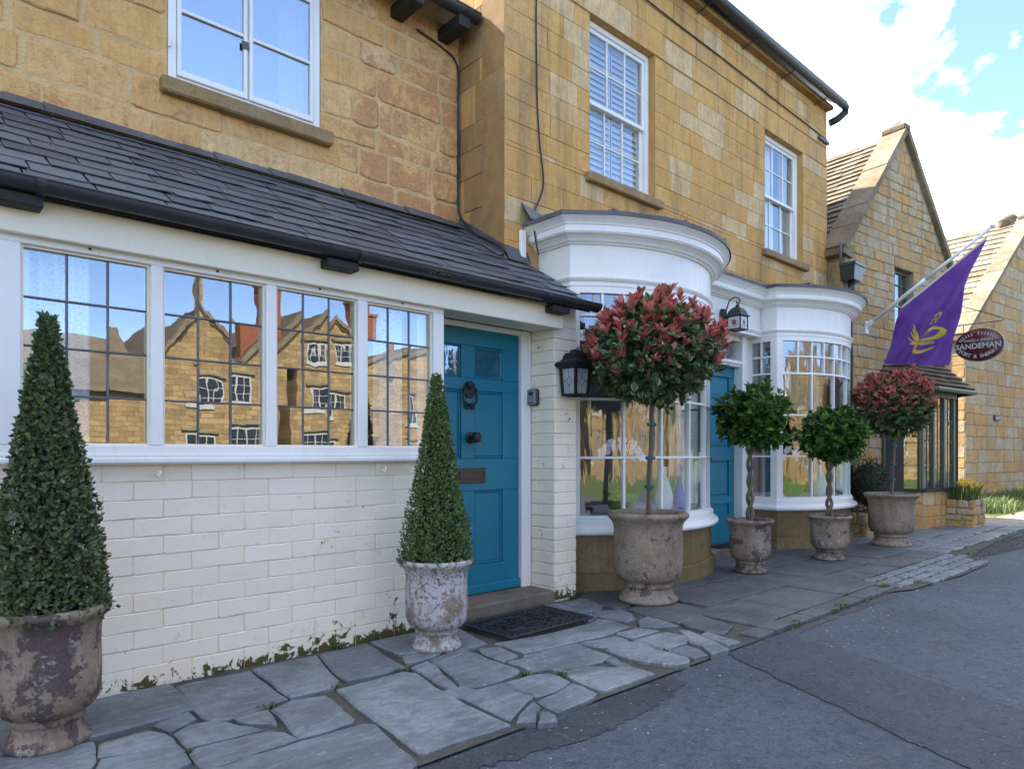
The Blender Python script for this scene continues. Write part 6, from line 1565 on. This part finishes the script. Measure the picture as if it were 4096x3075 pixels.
# --------------------------------------------------------------------------- lamps, key safe, small fittings
def square_ring(cx_,cy_,h_,z): return [(cx_-h_,cy_-h_,z),(cx_+h_,cy_-h_,z),(cx_+h_,cy_+h_,z),(cx_-h_,cy_+h_,z)]
lt=thing('wall_lantern','black half lantern with diamond leaded glass on the white brick pillar','lantern',(3.955,3.71,1.60))
lx,ly=3.955,3.615
b=MB(); 
for (hw,z) in ((.105,1.84),): pass
b.ring([square_ring(lx,ly,h_,z) for h_,z in ((.095,1.815),(.112,1.825),(.118,1.838),(.110,1.856),(.085,1.868),(.068,1.888),(.064,1.915),(.055,1.93),(.030,1.936),(.028,1.950),(.018,1.958))]); b.build('lamp_roof',M['black_iron'],lt)
b=MB()
for sx in (-1,1):
    for sy in (-1,1):
        b.ring([square_ring(lx+sx*.078,ly+sy*.078,.010,1.818),square_ring(lx+sx*.066,ly+sy*.066,.009,1.600)])
for z,hw in ((1.603,.073),(1.813,.086)):
    for (a,c,d,e) in ((-hw,hw,-hw-.006,-hw+.006),(-hw,hw,hw-.006,hw+.006),(-hw-.006,-hw+.006,-hw,hw),(hw-.006,hw+.006,-hw,hw)): b.box(lx+a,lx+c,ly+d,ly+e,z-.008,z+.008)
b.box(lx-.05,lx+.05,ly+.085,3.722,1.66,1.82)
b.build('lamp_frame',M['black_iron'],lt)
for (nx,ny) in ((0,-1),(-1,0),(1,0)):
    p=MB(); h1,h0=.074,.062
    tx,ty=-ny,nx
    A=[(lx+nx*h0+tx*h0,ly+ny*h0+ty*h0,1.612),(lx+nx*h0-tx*h0,ly+ny*h0-ty*h0,1.612),(lx+nx*h1-tx*h1,ly+ny*h1-ty*h1,1.806),(lx+nx*h1+tx*h1,ly+ny*h1+ty*h1,1.806)]
    p.face(A); p.build('lamp_pane',M['glass_lamp'],lt)
    def on(u,v,o=.002):
        h_=h0+(h1-h0)*v; return (lx+nx*(h_+o)+tx*h_*u,ly+ny*(h_+o)+ty*h_*u,1.612+.194*v)
    q=MB()
    for pts in ([on(0,1),on(0,.68)],[on(0,.68),on(-.5,.5)],[on(-.5,.5),on(0,.32)],[on(0,.32),on(.5,.5)],[on(.5,.5),on(0,.68)],[on(0,.32),on(0,0)],[on(-1,.5),on(-.5,.5)],[on(.5,.5),on(1,.5)]): q.tube(pts,.0018,5)
    q.build('lamp_leading',M['came'],lt)
MB().lathe([(.012,0),(.026,.02),(.032,.05),(.026,.085),(.014,.10),(.014,.13)],14,(lx,ly,1.66)).build('lamp_bulb',M['bulb'],lt,smooth=True)

l2=thing('wall_lantern','small iron lantern with red flower glass under a scrolled arm above second door','lantern',(6.90,4.12,2.5))
cx_,cy_=7.01,3.955
b=MB(); b.lathe([(.030,-.13),(.046,-.09),(.050,0),(.044,.08),(.026,.115)],8,(6.95,4.10,2.66)); b.build('wall_plate',M['gutter_grey'],l2)
b=MB(); pts=[(6.95,4.085,2.66),(6.955,4.06,2.76),(6.965,4.03,2.86),(6.99,3.985,2.895),(7.01,3.945,2.885),(7.02,3.925,2.855),(7.01,3.94,2.825),(7.0,3.96,2.83),(7.0,3.965,2.85)]; b.tube(pts,.008,7); b.tube([(7.01,3.945,2.825),(7.01,3.953,2.79)],.010,8); b.lathe([(.006,-.01),(.024,0),(.006,.01)],12,(cx_,cy_,2.805)); b.build('scroll_arm',M['gutter_grey'],l2,smooth=True)
b=MB(); b.ring([square_ring(cx_,cy_,h_,z) for h_,z in ((.098,2.675),(.100,2.68),(.082,2.70),(.070,2.735),(.050,2.765),(.022,2.785),(.014,2.80))]); b.build('lamp_roof',M['gutter_grey'],l2)
b=MB()
for sx in (-1,1):
    for sy in (-1,1): b.box(cx_+sx*.078-.006,cx_+sx*.078+.006,cy_+sy*.078-.006,cy_+sy*.078+.006,2.525,2.678)
for z in (2.53,2.672):
    for (a,c,d,e) in ((-.078,.078,-.084,-.072),(-.078,.078,.072,.084),(-.084,-.072,-.078,.078),(.072,.084,-.078,.078)): b.box(cx_+a,cx_+c,cy_+d,cy_+e,z-.006,z+.006)
b.build('lamp_frame',M['gutter_grey'],l2)
M['red_glass']=m_plain('red_glass',(0.14,0.012,0.012),0.2,0.05,60,0.2); M['milk_glass']=m_plain('milk_glass',(0.62,0.64,0.66),0.25,0.03,30,0.1)
for (nx,ny) in ((0,-1),(-1,0),(1,0),(0,1)):
    tx,ty=-ny,nx; on=lambda u,v,o=.0: (cx_+nx*(.076+o)+tx*.071*u,cy_+ny*(.076+o)+ty*.071*u,2.537+.13*v)
    p=MB(); p.face([on(-1,0),on(1,0),on(1,1),on(-1,1)]); p.build('lamp_pane',M['milk_glass'],l2)
    q=MB(); cu,cv_=.05,.52
    for k in range(6):
        a=k*math.pi/3+.3; L_=.62; q.face([on(cu,cv_,.003),on(cu+.28*math.cos(a-.45),cv_+.28*math.sin(a-.45)*.55+0,.003),on(cu+L_*math.cos(a),cv_+L_*math.sin(a)*.62,.003),on(cu+.28*math.cos(a+.45),cv_+.28*math.sin(a+.45)*.55,.003)])
    q.build('flower_glass',M['red_glass'],l2)
    q=MB()
    for pts in ([on(-1,.3,.002),on(-.3,.05,.002)],[on(-.4,0,.002),on(-.2,.3,.002)],[on(.2,0,.002),on(.2,.3,.002)],[on(.2,.25,.002),on(.9,.3,.002)],[on(-1,.75,.002),on(-.4,.7,.002)]): q.tube(pts,.002,5)
    q.build('lamp_leading',M['came'],l2)

def text_mesh(s,size,mat,name='lettering',bold=0.0):
    cu=bpy.data.curves.new('txt','FONT'); cu.body=s; cu.size=size; cu.align_x='CENTER'; cu.align_y='CENTER'; cu.extrude=.0008; cu.offset=bold; cu.resolution_u=3
    o=bpy.data.objects.new('txt',cu); COL.objects.link(o); bpy.context.view_layer.update()
    me=bpy.data.meshes.new_from_object(o.evaluated_get(bpy.context.evaluated_depsgraph_get())); bpy.data.objects.remove(o); bpy.data.curves.remove(cu)
    me.materials.clear(); me.materials.append(mat); me.name=name; return me
ks=thing('key_safe','grey and black key safe on the pillar inside the first doorway','key safe',(3.836,3.94,1.53))
b=MB(); b.bbox(3.796,3.838,3.885,3.992,1.530,1.665,.014); b.build('key_safe_body',M['black_iron'],ks)
b=MB(); b.bbox(3.786,3.797,3.892,3.985,1.537,1.658,.008); fc=b.build('key_safe_face',M['plastic_grey'],ks)
b=MB(); b.bbox(3.783,3.7875,3.915,3.962,1.610,1.640,.004); b.build('dial_cover',M['black_iron'],fc)
tm=text_mesh('Master',.020,M['black_iron']); o=link('lettering',tm,fc,(3.7852,3.942,1.552)); o.rotation_euler=(R(90),0,R(-90))
b=MB(); b.tube([(4.105,3.70,1.99),(4.105,3.80,1.985)],.016,10); tag(b.build('security_camera',M['plastic_grey']),'tiny grey camera on the pillar edge above the half lantern','camera')

# --------------------------------------------------------------------------- flag
FX=10.8
fl=thing('flag','purple flag with gold crowned winged letter hanging from a white pole','flag',(FX,2.95,2.4))
Rc=[(2.469,4.010),(2.577,3.743),(2.686,3.427),(2.768,3.077),(2.860,2.72),(2.938,2.370)]
Lc=[(3.496,3.246),(3.545,3.10),(3.600,2.94),(3.655,2.78),(3.705,2.62),(3.751,2.474)]
def fdx(y,z):
    a=(y-2.469)*.60+(z-4.01)*.40
    return .09*math.sin(a*15)+.06*math.sin(a*31+1.0)*min(1,max(0,(3.9-z)))+.014*math.sin(y*23+z*5)
def interp(c,v):
    k=min(len(c)-2,int(v*(len(c)-1))); u=v*(len(c)-1)-k; return (c[k][0]*(1-u)+c[k+1][0]*u,c[k][1]*(1-u)+c[k+1][1]*u)
nu,nv=40,40; b=MB(); rows_=[]
for i in range(nv+1):
    v=i/nv; r_=interp(Rc,v); l_=interp(Lc,v); row=[]
    for j in range(nu+1):
        u=j/nu; y=r_[0]*(1-u)+l_[0]*u; z=r_[1]*(1-u)+l_[1]*u+.03*math.sin(u*math.pi)*v*-.6; row.append((FX+fdx(y,z)*min(1,v*3+.15),y,z))
    rows_.append(row)
b.ring(rows_,closed=False,caps=False); cl=b.build('cloth',M['purple_cloth'],fl,smooth=True)
hb=MB(); hb.ring([[(p[0]-.004,p[1],p[2]+.026) for p in rows_[0]],[(p[0]-.004,p[1],p[2]-.008) for p in rows_[0]]],closed=False,caps=False); hb.build('hoist_band',M['rope'],fl)
# print: traced in the plane of the cloth (y,z)
def em(x,y):
    sx=3480+x*.3612; sy=880+y*.3612
    t_=math.tan(R(42.2936)+math.atan((sx-2048)/2731.0)); Y=FX/t_; dep=FX*.67296+Y*.73967
    return (Y,1.15+(1812-sy)/2731.0*dep)
def onflag(p,o=.005): return (FX+fdx(*p)*min(1,max(.15,(4.0-p[1])*1.9+.15))-o,p[0],p[1])
def stroke(bm,pts,o=.005):
    Q=[(Vector(em(x,y)),w_*.3612/2731*9.4) for x,y,w_ in pts]; out=[]
    for i in range(len(Q)-1):
        for k in range(5):
            u=k/5; p0,p1,p2,p3=Q[max(i-1,0)][0],Q[i][0],Q[i+1][0],Q[min(i+2,len(Q)-1)][0]
            out.append((0.5*((2*p1)+(p2-p0)*u+(2*p0-5*p1+4*p2-p3)*u*u+(3*p1-p0-3*p2+p3)*u**3),Q[i][1]*(1-u)+Q[i+1][1]*u))
    out.append(Q[-1]); A=[];B=[]
    for i,(p,w_) in enumerate(out):
        d=out[min(i+1,len(out)-1)][0]-out[max(i-1,0)][0]; n=Vector((-d.y,d.x)).normalized()*w_; A.append(onflag(tuple(p+n),o)); B.append(onflag(tuple(p-n),o))
    bm.ring([A,B],closed=False,caps=False)
b=MB()
stroke(b,[(545,1345,5),(640,1338,9),(730,1308,15),(790,1262,24),(815,1225,26),(790,1207,15),(730,1213,13),(660,1255,20),(590,1315,27),(530,1375,36),(505,1420,40),(520,1460,30),(570,1473,15),(640,1445,9),(705,1403,3)])
b2=MB()
for tip,mid in (((485,1158),(495,1270)),((447,1240),(475,1310)),((415,1298),(460,1345)),((418,1362),(470,1365)),((470,1200),(490,1290)),((500,1225),(510,1310))):
    stroke(b2,[(*tip,4),(*mid,11),(560,1368,4)],.006)
for dy in (0,14,28): stroke(b2,[(520,1370+dy*.5,4),(620,1365+dy,5),(720,1345+dy*.6,2)],.0062)
def cr_(u,v): return em(722+62*u+70*v,1156-9*u-135*v)
b3=MB(); b3.face([onflag(cr_(u,v),.030) for u,v in ((-.8,0),(.8,0),(.84,.2),(1.06,.62),(.92,.80),(.58,.86),(.20,.78),(.13,.92),(0,1.04),(-.13,.92),(-.20,.78),(-.58,.86),(-.92,.80),(-1.06,.62),(-.84,.2))])
b4=MB()
for cu in (-.48,.48): b4.face([onflag(cr_(cu+.30*math.cos(q),.54+.17*math.sin(q)),.034) for q in [k*math.pi/5 for k in range(10)]])
b4.face([onflag(cr_(u,v),.034) for u,v in ((-.78,.20),(.78,.20),(.80,.25),(-.80,.25))])
b4.build('crown_gaps',M['purple_cloth'],cl)
for bb,nm in ((b,'letter'),(b2,'wing'),(b3,'crown_emblem')): bb.build(nm,M['gold_print'],cl)
fp=thing('flag_pole','white flag pole slanting up from the gabled house wall','flag pole',(FX,4.02,3.0))
MB().tube([(FX,3.99,3.05),(FX,3.30,3.53),(FX,3.20,3.60)],.028,12).build('pole',M['pole_white'],fp,smooth=True)
MB().tube([(FX,3.205,3.597),(FX,2.98,3.755),(FX,2.43,4.138)],[.026,.024,.020],12).build('pole_top',M['pole_white'],fp,smooth=True)
MB().lathe([(.001,-.032),(.022,-.024),(.032,0),(.022,.024),(.001,.032)],14,(FX,2.405,4.158)).build('finial',M['pole_white'],fp,smooth=True)
b=MB(); b.bbox(FX-.05,FX+.05,3.975,4.01,2.93,3.12,.006); b.tube([(FX,4.0,3.03),(FX,3.90,3.112)],.042,12); b.build('socket',M['pole_white'],fp)
b=MB(); b.tube([(FX,2.45,4.10),(FX-.01,2.466,4.03)],.004,5); b.tube([(FX,3.62,3.30),(FX-.01,3.50,3.25)],.006,5); b.build('halyard',M['rope'],fp)

# --------------------------------------------------------------------------- hanging oval sign
SX=14.0
sg=thing('hanging_sign','oval maroon enamel sign reading SANDEMAN hanging from an iron bracket','sign',(SX,3.3,2.7))
b=MB(); cy_,cz_=3.315,3.03; ry,rz=.365,.285; n=40
el=lambda k_,x: [(x,cy_+ry*k_*math.cos(2*math.pi*k/n),cz_+rz*k_*math.sin(2*math.pi*k/n)) for k in range(n)]
b.ring([el(.93,SX-.030),el(.985,SX-.040),el(1.0,SX-.028),el(1.0,SX+.05),el(.93,SX+.05)],caps=False); b.build('rim',M['gutter_black'],sg,smooth=False)
b=MB(); rs=[]
for k_ in (0.02,.4,.7,.96): rs.append(el(k_,SX-.030-.035*(1-k_*k_)))
b.ring(rs,caps=False); b.face(list(reversed(el(0.02,SX-.065)))); fcs=b.build('face',M['sign_red'],sg,smooth=True)
b=MB(); b.face(el(.95,SX+.045)); b.build('back_face',M['sign_red'],sg)
def signtext(s,y0,z0,size,ang=0,bold=.002,sy=1.0):
    o=link('lettering',text_mesh(s,size,M['sign_letter'],bold=bold),fcs,(0,0,0)); o.location=Vector((SX-.071,y0,z0))-Vector((0,0,0)); o.rotation_euler=Euler((R(90),0,R(-90)),'XYZ')
    o.rotation_euler=(Matrix.Rotation(ang,3,'X')@Euler((R(90),0,R(-90))).to_matrix()).to_euler(); o.scale=(sy,1,1)
signtext('SANDEMAN',cy_,cz_-.025,.128,0,.004,.98)
signtext('WINES & SPIRITS',cy_,cz_+.075,.060,0,.001)
W_='PORT & SHERRY'
for i,chh in enumerate(W_):
    if chh==' ': continue
    u=(i-(len(W_)-1)/2)/((len(W_)-1)/2); a=-math.pi/2-u*.86*-1; yy=cy_-.265*u; zz_=cz_-.205+.105*u*u; signtext(chh,yy,zz_,.085,-u*.62,.002)
b=MB()
for i in range(15):   # weathered, unreadable arc of letters
    u=(i-7)/7; a=math.pi/2-u*1.25; yy=cy_-.27*math.sin(u*1.25)*1.05; zz_=cz_+.03+.165*math.cos(u*1.25); d=Vector((math.sin(u*1.25)*-.8,math.cos(u*1.25))).normalized()
    if i in (6,): continue
    p=Vector((yy,zz_)); n_=Vector((-d.y,d.x))*.010; A=p-d*.026; B_=p+d*.026
    b.face([(SX-.062,A.x-n_.x,A.y-n_.y),(SX-.062,A.x+n_.x,A.y+n_.y),(SX-.060,B_.x+n_.x*.6,B_.y+n_.y*.6),(SX-.060,B_.x-n_.x*.6,B_.y-n_.y*.6)])
b.build('worn_lettering',M['sign_letter'],fcs)
b=MB(); b.tube([(SX,3.85,3.41),(SX,2.99,3.41)],.011,7); b.tube([(SX,3.85,3.86),(SX,3.4,3.66),(SX,2.99,3.46),(SX,2.96,3.43),(SX,2.99,3.41)],.008,6)
for y in (3.10,3.55): b.tube([(SX,y,3.41),(SX,y,3.29 if y<3.3 else 3.28)],.006,6)
b.build('bracket',M['black_iron'],sg)
b=MB(); b.box(SX-.04,SX+.04,3.84,3.90,3.35,3.92); b.build('wall_plate',M['black_iron'],sg)

# --------------------------------------------------------------------------- planters, shrubs, daffodils, verge
prg=random.Random(91)
def rubble_box(name,label,x0,x1,y0,y1,h,seed):
    rg=random.Random(seed); th=thing(name,label,'low wall',((x0+x1)/2,(y0+y1)/2,0))
    b=MB(); b.box(x0+.02,x1-.02,y0+.02,y1-.02,-.08,h-.02); bd=b.build('core',M['rubble_mortar'],th)
    for fr,L in ((frame((x0,y0+.02,0),(1,0,0),(0,0,1),(0,-1,0)),x1-x0),(frame((x0+.02,y1,0),(0,-1,0),(0,0,1),(-1,0,0)),y1-y0),(frame((x1-.02,y0,0),(0,1,0),(0,0,1),(1,0,0)),y1-y0)):
        for (a,c,d,e) in courses(0,L,-.06,h,[],(.08,.15),(.12,.28),rg,.014):
            q=MB(); q.slab(rough_rect(a,c,d,e,.010,rg),fr,-.03,rg.uniform(.006,.03),.014); q.build('stone',M['rubble'],bd)
    b=MB(); b.box(x0+.03,x1-.03,y0+.03,y1-.03,h-.019,h-.01); b.build('soil',M['joint'],th)
    return th
rubble_box('stone_planter','low stone planter with daffodils right of the green bay',12.35,12.95,2.98,3.40,.42,1)
rubble_box('rubble_wall','low mossy rubble wall behind the farther red tree pot',9.82,10.9,3.62,3.98,.33,2)
def daffs(name,cx_,cy_,z,sx,sy,n,nf,label,h=.30):
    rg=random.Random(int(cx_*100)); th=thing(name,label,'flowers',(cx_,cy_,z)); vs=[];fs=[];ti=[]
    for k in range(n):
        a,b_,c_=blades(cx_+rg.uniform(-sx,sx),cy_+rg.uniform(-sy,sy),z,3,h,.02,rg,.007); o=len(vs); vs+=a; fs+=[tuple(i+o for i in f) for f in b_]; ti+=c_
    stuff(link('leaves',leafmesh('leaves',vs,fs,ti,M['grass_blade']),th))
    for k in range(nf):
        x,y=cx_+rg.uniform(-sx,sx),cy_+rg.uniform(-sy,sy)-.03; zt=z+h*rg.uniform(.7,1.15); b=MB(); d=Vector((-.6+rg.uniform(-.4,.4),-.7,rg.uniform(-.1,.3))).normalized(); t0=d.cross(Vector((0,0,1))).normalized(); t1=d.cross(t0); c_=Vector((x,y,zt))
        for q in range(6):
            a=q*math.pi/3; e=t0*math.cos(a)+t1*math.sin(a); f=t0*math.cos(a+.45)+t1*math.sin(a+.45); g=t0*math.cos(a-.45)+t1*math.sin(a-.45); b.face([c_,c_+f*.022,c_+e*.045,c_+g*.022])
        b.tube([c_,c_+d*.03],[.009,.014],6); b.tube([c_,(x,y,z)],.003,4); b.build('flower',M['yellow_petal'],th)
daffs('daffodils',12.65,3.18,.41,.26,.17,70,22,'clump of yellow daffodils in the stone planter',.28)
daffs('daffodils',19.6,3.95,-.03,1.6,.25,150,6,'sparse daffodils along the grass bed of the far gabled house',.36)
def shrub(name,c,rad,n,ls_,mat,label,seed):
    rg=random.Random(seed); th=thing(name,label,'shrub',(c[0],c[1],c[2]-rad[2])); off=Vector(th.location); lv=[]
    for k in range(n):
        s=sph(rg); r_=rg.uniform(.6,1.05)*(1+.12*math.sin(5*s.x+seed)); p=Vector(c)+Vector((s.x*rad[0],s.y*rad[1],s.z*rad[2]))*r_-off; L=rg.uniform(*ls_); lv.append(leaf_matrix(p,(s+sph(rg)*.8).normalized(),Vector((0,0,1)),L,L*.45,rg.uniform(-1,1)))
    stuff(link('foliage',bake(lv,'foliage',M[mat],rg),th)).location=(0,0,0)
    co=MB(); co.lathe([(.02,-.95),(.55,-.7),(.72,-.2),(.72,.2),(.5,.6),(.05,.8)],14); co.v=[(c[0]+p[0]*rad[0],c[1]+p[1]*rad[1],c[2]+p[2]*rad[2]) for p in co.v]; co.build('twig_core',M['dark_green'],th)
    for k in range(9): MB().tube([(c[0],c[1],c[2]-rad[2]),(c[0]+rg.uniform(-.6,.6)*rad[0],c[1]+rg.uniform(-.6,.6)*rad[1],c[2]+rg.uniform(-.2,.5)*rad[2])],[.012,.004],5).build('stem',M['twig'],th)
shrub('evergreen_shrub',(10.35,3.80,.72),(.42,.24,.36),2600,(.025,.045),'shrub_leaf','dark evergreen bush behind the farther red tree pot',3)
vs=[];fs=[];ti=[]
for k in range(5200):
    x=prg.uniform(15.6,26); y=3.95+prg.gauss(0,.30); a,b_,c_=blades(x,min(y,4.35),-.03,2,.20*prg.uniform(.6,1.5),.05,prg,.009); o=len(vs); vs+=a; fs+=[tuple(i+o for i in f) for f in b_]; ti+=c_
o=link('grass_bed',leafmesh('grass_bed',vs,fs,ti,M['grass_blade'])); stuff(o); tag(o,'long green grass at the foot of the far gabled house','grass')
g=MB(); g.face([(15.0,3.3,-.022),(40,3.0,-.022),(40,4.2,-.022),(22,4.3,-.022),(16.0,4.5,-.022)]); structure(g.build('grass_verge',M['grass']))

# trees across the green (only mirrored in the glass)
def far_tree(x,y,h,r,label,seed):
    rg=random.Random(seed); th=thing('green_tree',label,'tree',(x,y,-.1)); MB().tube([(x,y,-.1),(x+.1,y,h*.45),(x,y,h*.8)],[.22,.15,.05],8).build('trunk',M['bark'],th); lv=[]; off=Vector(th.location)
    cl_=[Vector((x,y,h*.68))+Vector((q.x*r*.7,q.y*r*.7,q.z*h*.24)) for q in [sph(rg) for _ in range(22)]]
    for k in range(2600):
        c_=rg.choice(cl_); s=sph(rg); p=c_+s*r*.42*rg.uniform(.4,1)-off; L=rg.uniform(.12,.24); lv.append(leaf_matrix(p,(s+sph(rg)).normalized(),Vector((0,0,1)),L,L*.6,rg.uniform(-1,1)))
    stuff(link('crown',bake(lv,'crown',M['tree_leaf'],rg),th)).location=(0,0,0)
far_tree(22.5,-15,6.5,2.2,'leafy tree across the green, mirrored dark in the bow glass',1)
far_tree(43,-12,8,3.0,'tall tree far along the green, mirrored at the bow window edge',2)
far_tree(-9,-20,7,2.6,'tree across the green behind the camera to the left',3)

# --------------------------------------------------------------------------- orchids and bowls behind the bow glass
def orchid(x,y,z,seed,label,bowl,spread,h=.55):
    rg=random.Random(seed); th=thing('orchid',label,'orchid',(x,y,z))
    b=MB()
    for s in range(3):
        a=rg.uniform(-.4,.4)+(0,2.6,4.1)[s]; dx=spread*math.cos(a); dy=.08*math.sin(a); pts=[(x,y,z+.12),(x+dx*.15,y+dy*.2,z+h*.55),(x+dx*.45,y+dy*.5,z+h*.98),(x+dx*.8,y+dy*.8,z+h*.92),(x+dx*1.05,y+dy,z+h*.72)]
        MB().tube(pts,.004,5).build('stem',M['daff_leaf'],th)
        for k in range(8):
            u=.45+.07*k; i=min(3,int(u*4)); f_=u*4-i; p=Vector(pts[i]).lerp(Vector(pts[min(4,i+1)]),min(1,f_))+Vector((rg.uniform(-.03,.03),rg.uniform(-.04,.01),rg.uniform(-.05,.02)))
            d=Vector((rg.uniform(-.6,.3),-1,rg.uniform(-.2,.2))).normalized(); t0=d.cross(Vector((0,0,1))).normalized(); t1=t0.cross(d); fl_=MB()
            for q,(aa,L,W) in enumerate(((math.pi/2,.040,.016),(.25,.046,.026),(math.pi-.25,.046,.026),(-.9,.036,.014),(-2.25,.036,.014))):
                e=t0*math.cos(aa)+t1*math.sin(aa); n_=d.cross(e); fl_.face([p,p+e*L*.45+n_*W+d*.004,p+e*L*.9+n_*W*.6,p+e*L,p+e*L*.9-n_*W*.6,p+e*L*.45-n_*W+d*.004])
            fl_.build('flower',M['white_petal'],th)
    for k in range(5):
        a=rg.uniform(0,6.28); MB().raw  # broad strap leaves
        e=Vector((math.cos(a),math.sin(a)*.6,0)); q=MB(); n_=Vector((-e.y,e.x,0))*.025; p=Vector((x,y,z+.14)); q.raw([p,p+e*.08+n_+Vector((0,0,.04)),p+e*.18+Vector((0,0,.02)),p+e*.08-n_+Vector((0,0,.04))],[(0,1,2,3)]); q.build('leaf',M['daff_leaf'],th)
    b=MB(); b.lathe([(.05,.0),(.07,.01),(.12,.07),(.15,.15),(.155,.20),(.145,.20),(.14,.15),(.10,.08)],24,(x,y,z),capt=False); b.build('bowl',M[bowl],th,smooth=True)
orchid(4.86,3.88,.603,1,'white orchid in green glass bowl behind the nearer bow window','green_bowl',.26,.66)
orchid(8.22,3.90,.603,2,'white orchid in green bowl behind the second bow window','green_bowl',.20,.62)
def vase(x,y,z,prof,mat,label):
    o=MB().lathe(prof,24).build('vase',M[mat],None,smooth=True,loc=(x,y,z)); tag(o,label,'vase')
vase(5.42,3.82,.603,[(.05,0),(.08,.05),(.09,.14),(.06,.24),(.03,.34),(.035,.42),(.028,.42)],'white_china','white china vase on the shelf of the nearer bow window')
vase(5.72,3.85,.603,[(.045,0),(.06,.06),(.05,.16),(.025,.26),(.030,.40),(.02,.44)],'blue_dress','tall blue glass ornament in the nearer bow window')
vase(8.72,3.80,.603,[(.06,0),(.10,.06),(.11,.16),(.07,.27),(.04,.34),(.045,.40),(.03,.40)],'white_china','white china vase on the shelf of the second bow window')
o=MB().lathe([(.20,0),(.21,.01),(.21,.04),(.03,.05),(.03,.052)],28).build('cake_stand',M['wood_brown'],None,smooth=True,loc=(4.70,4.35,.603)); tag(o,'dark round wooden tray low behind the first bow window pane','tray')
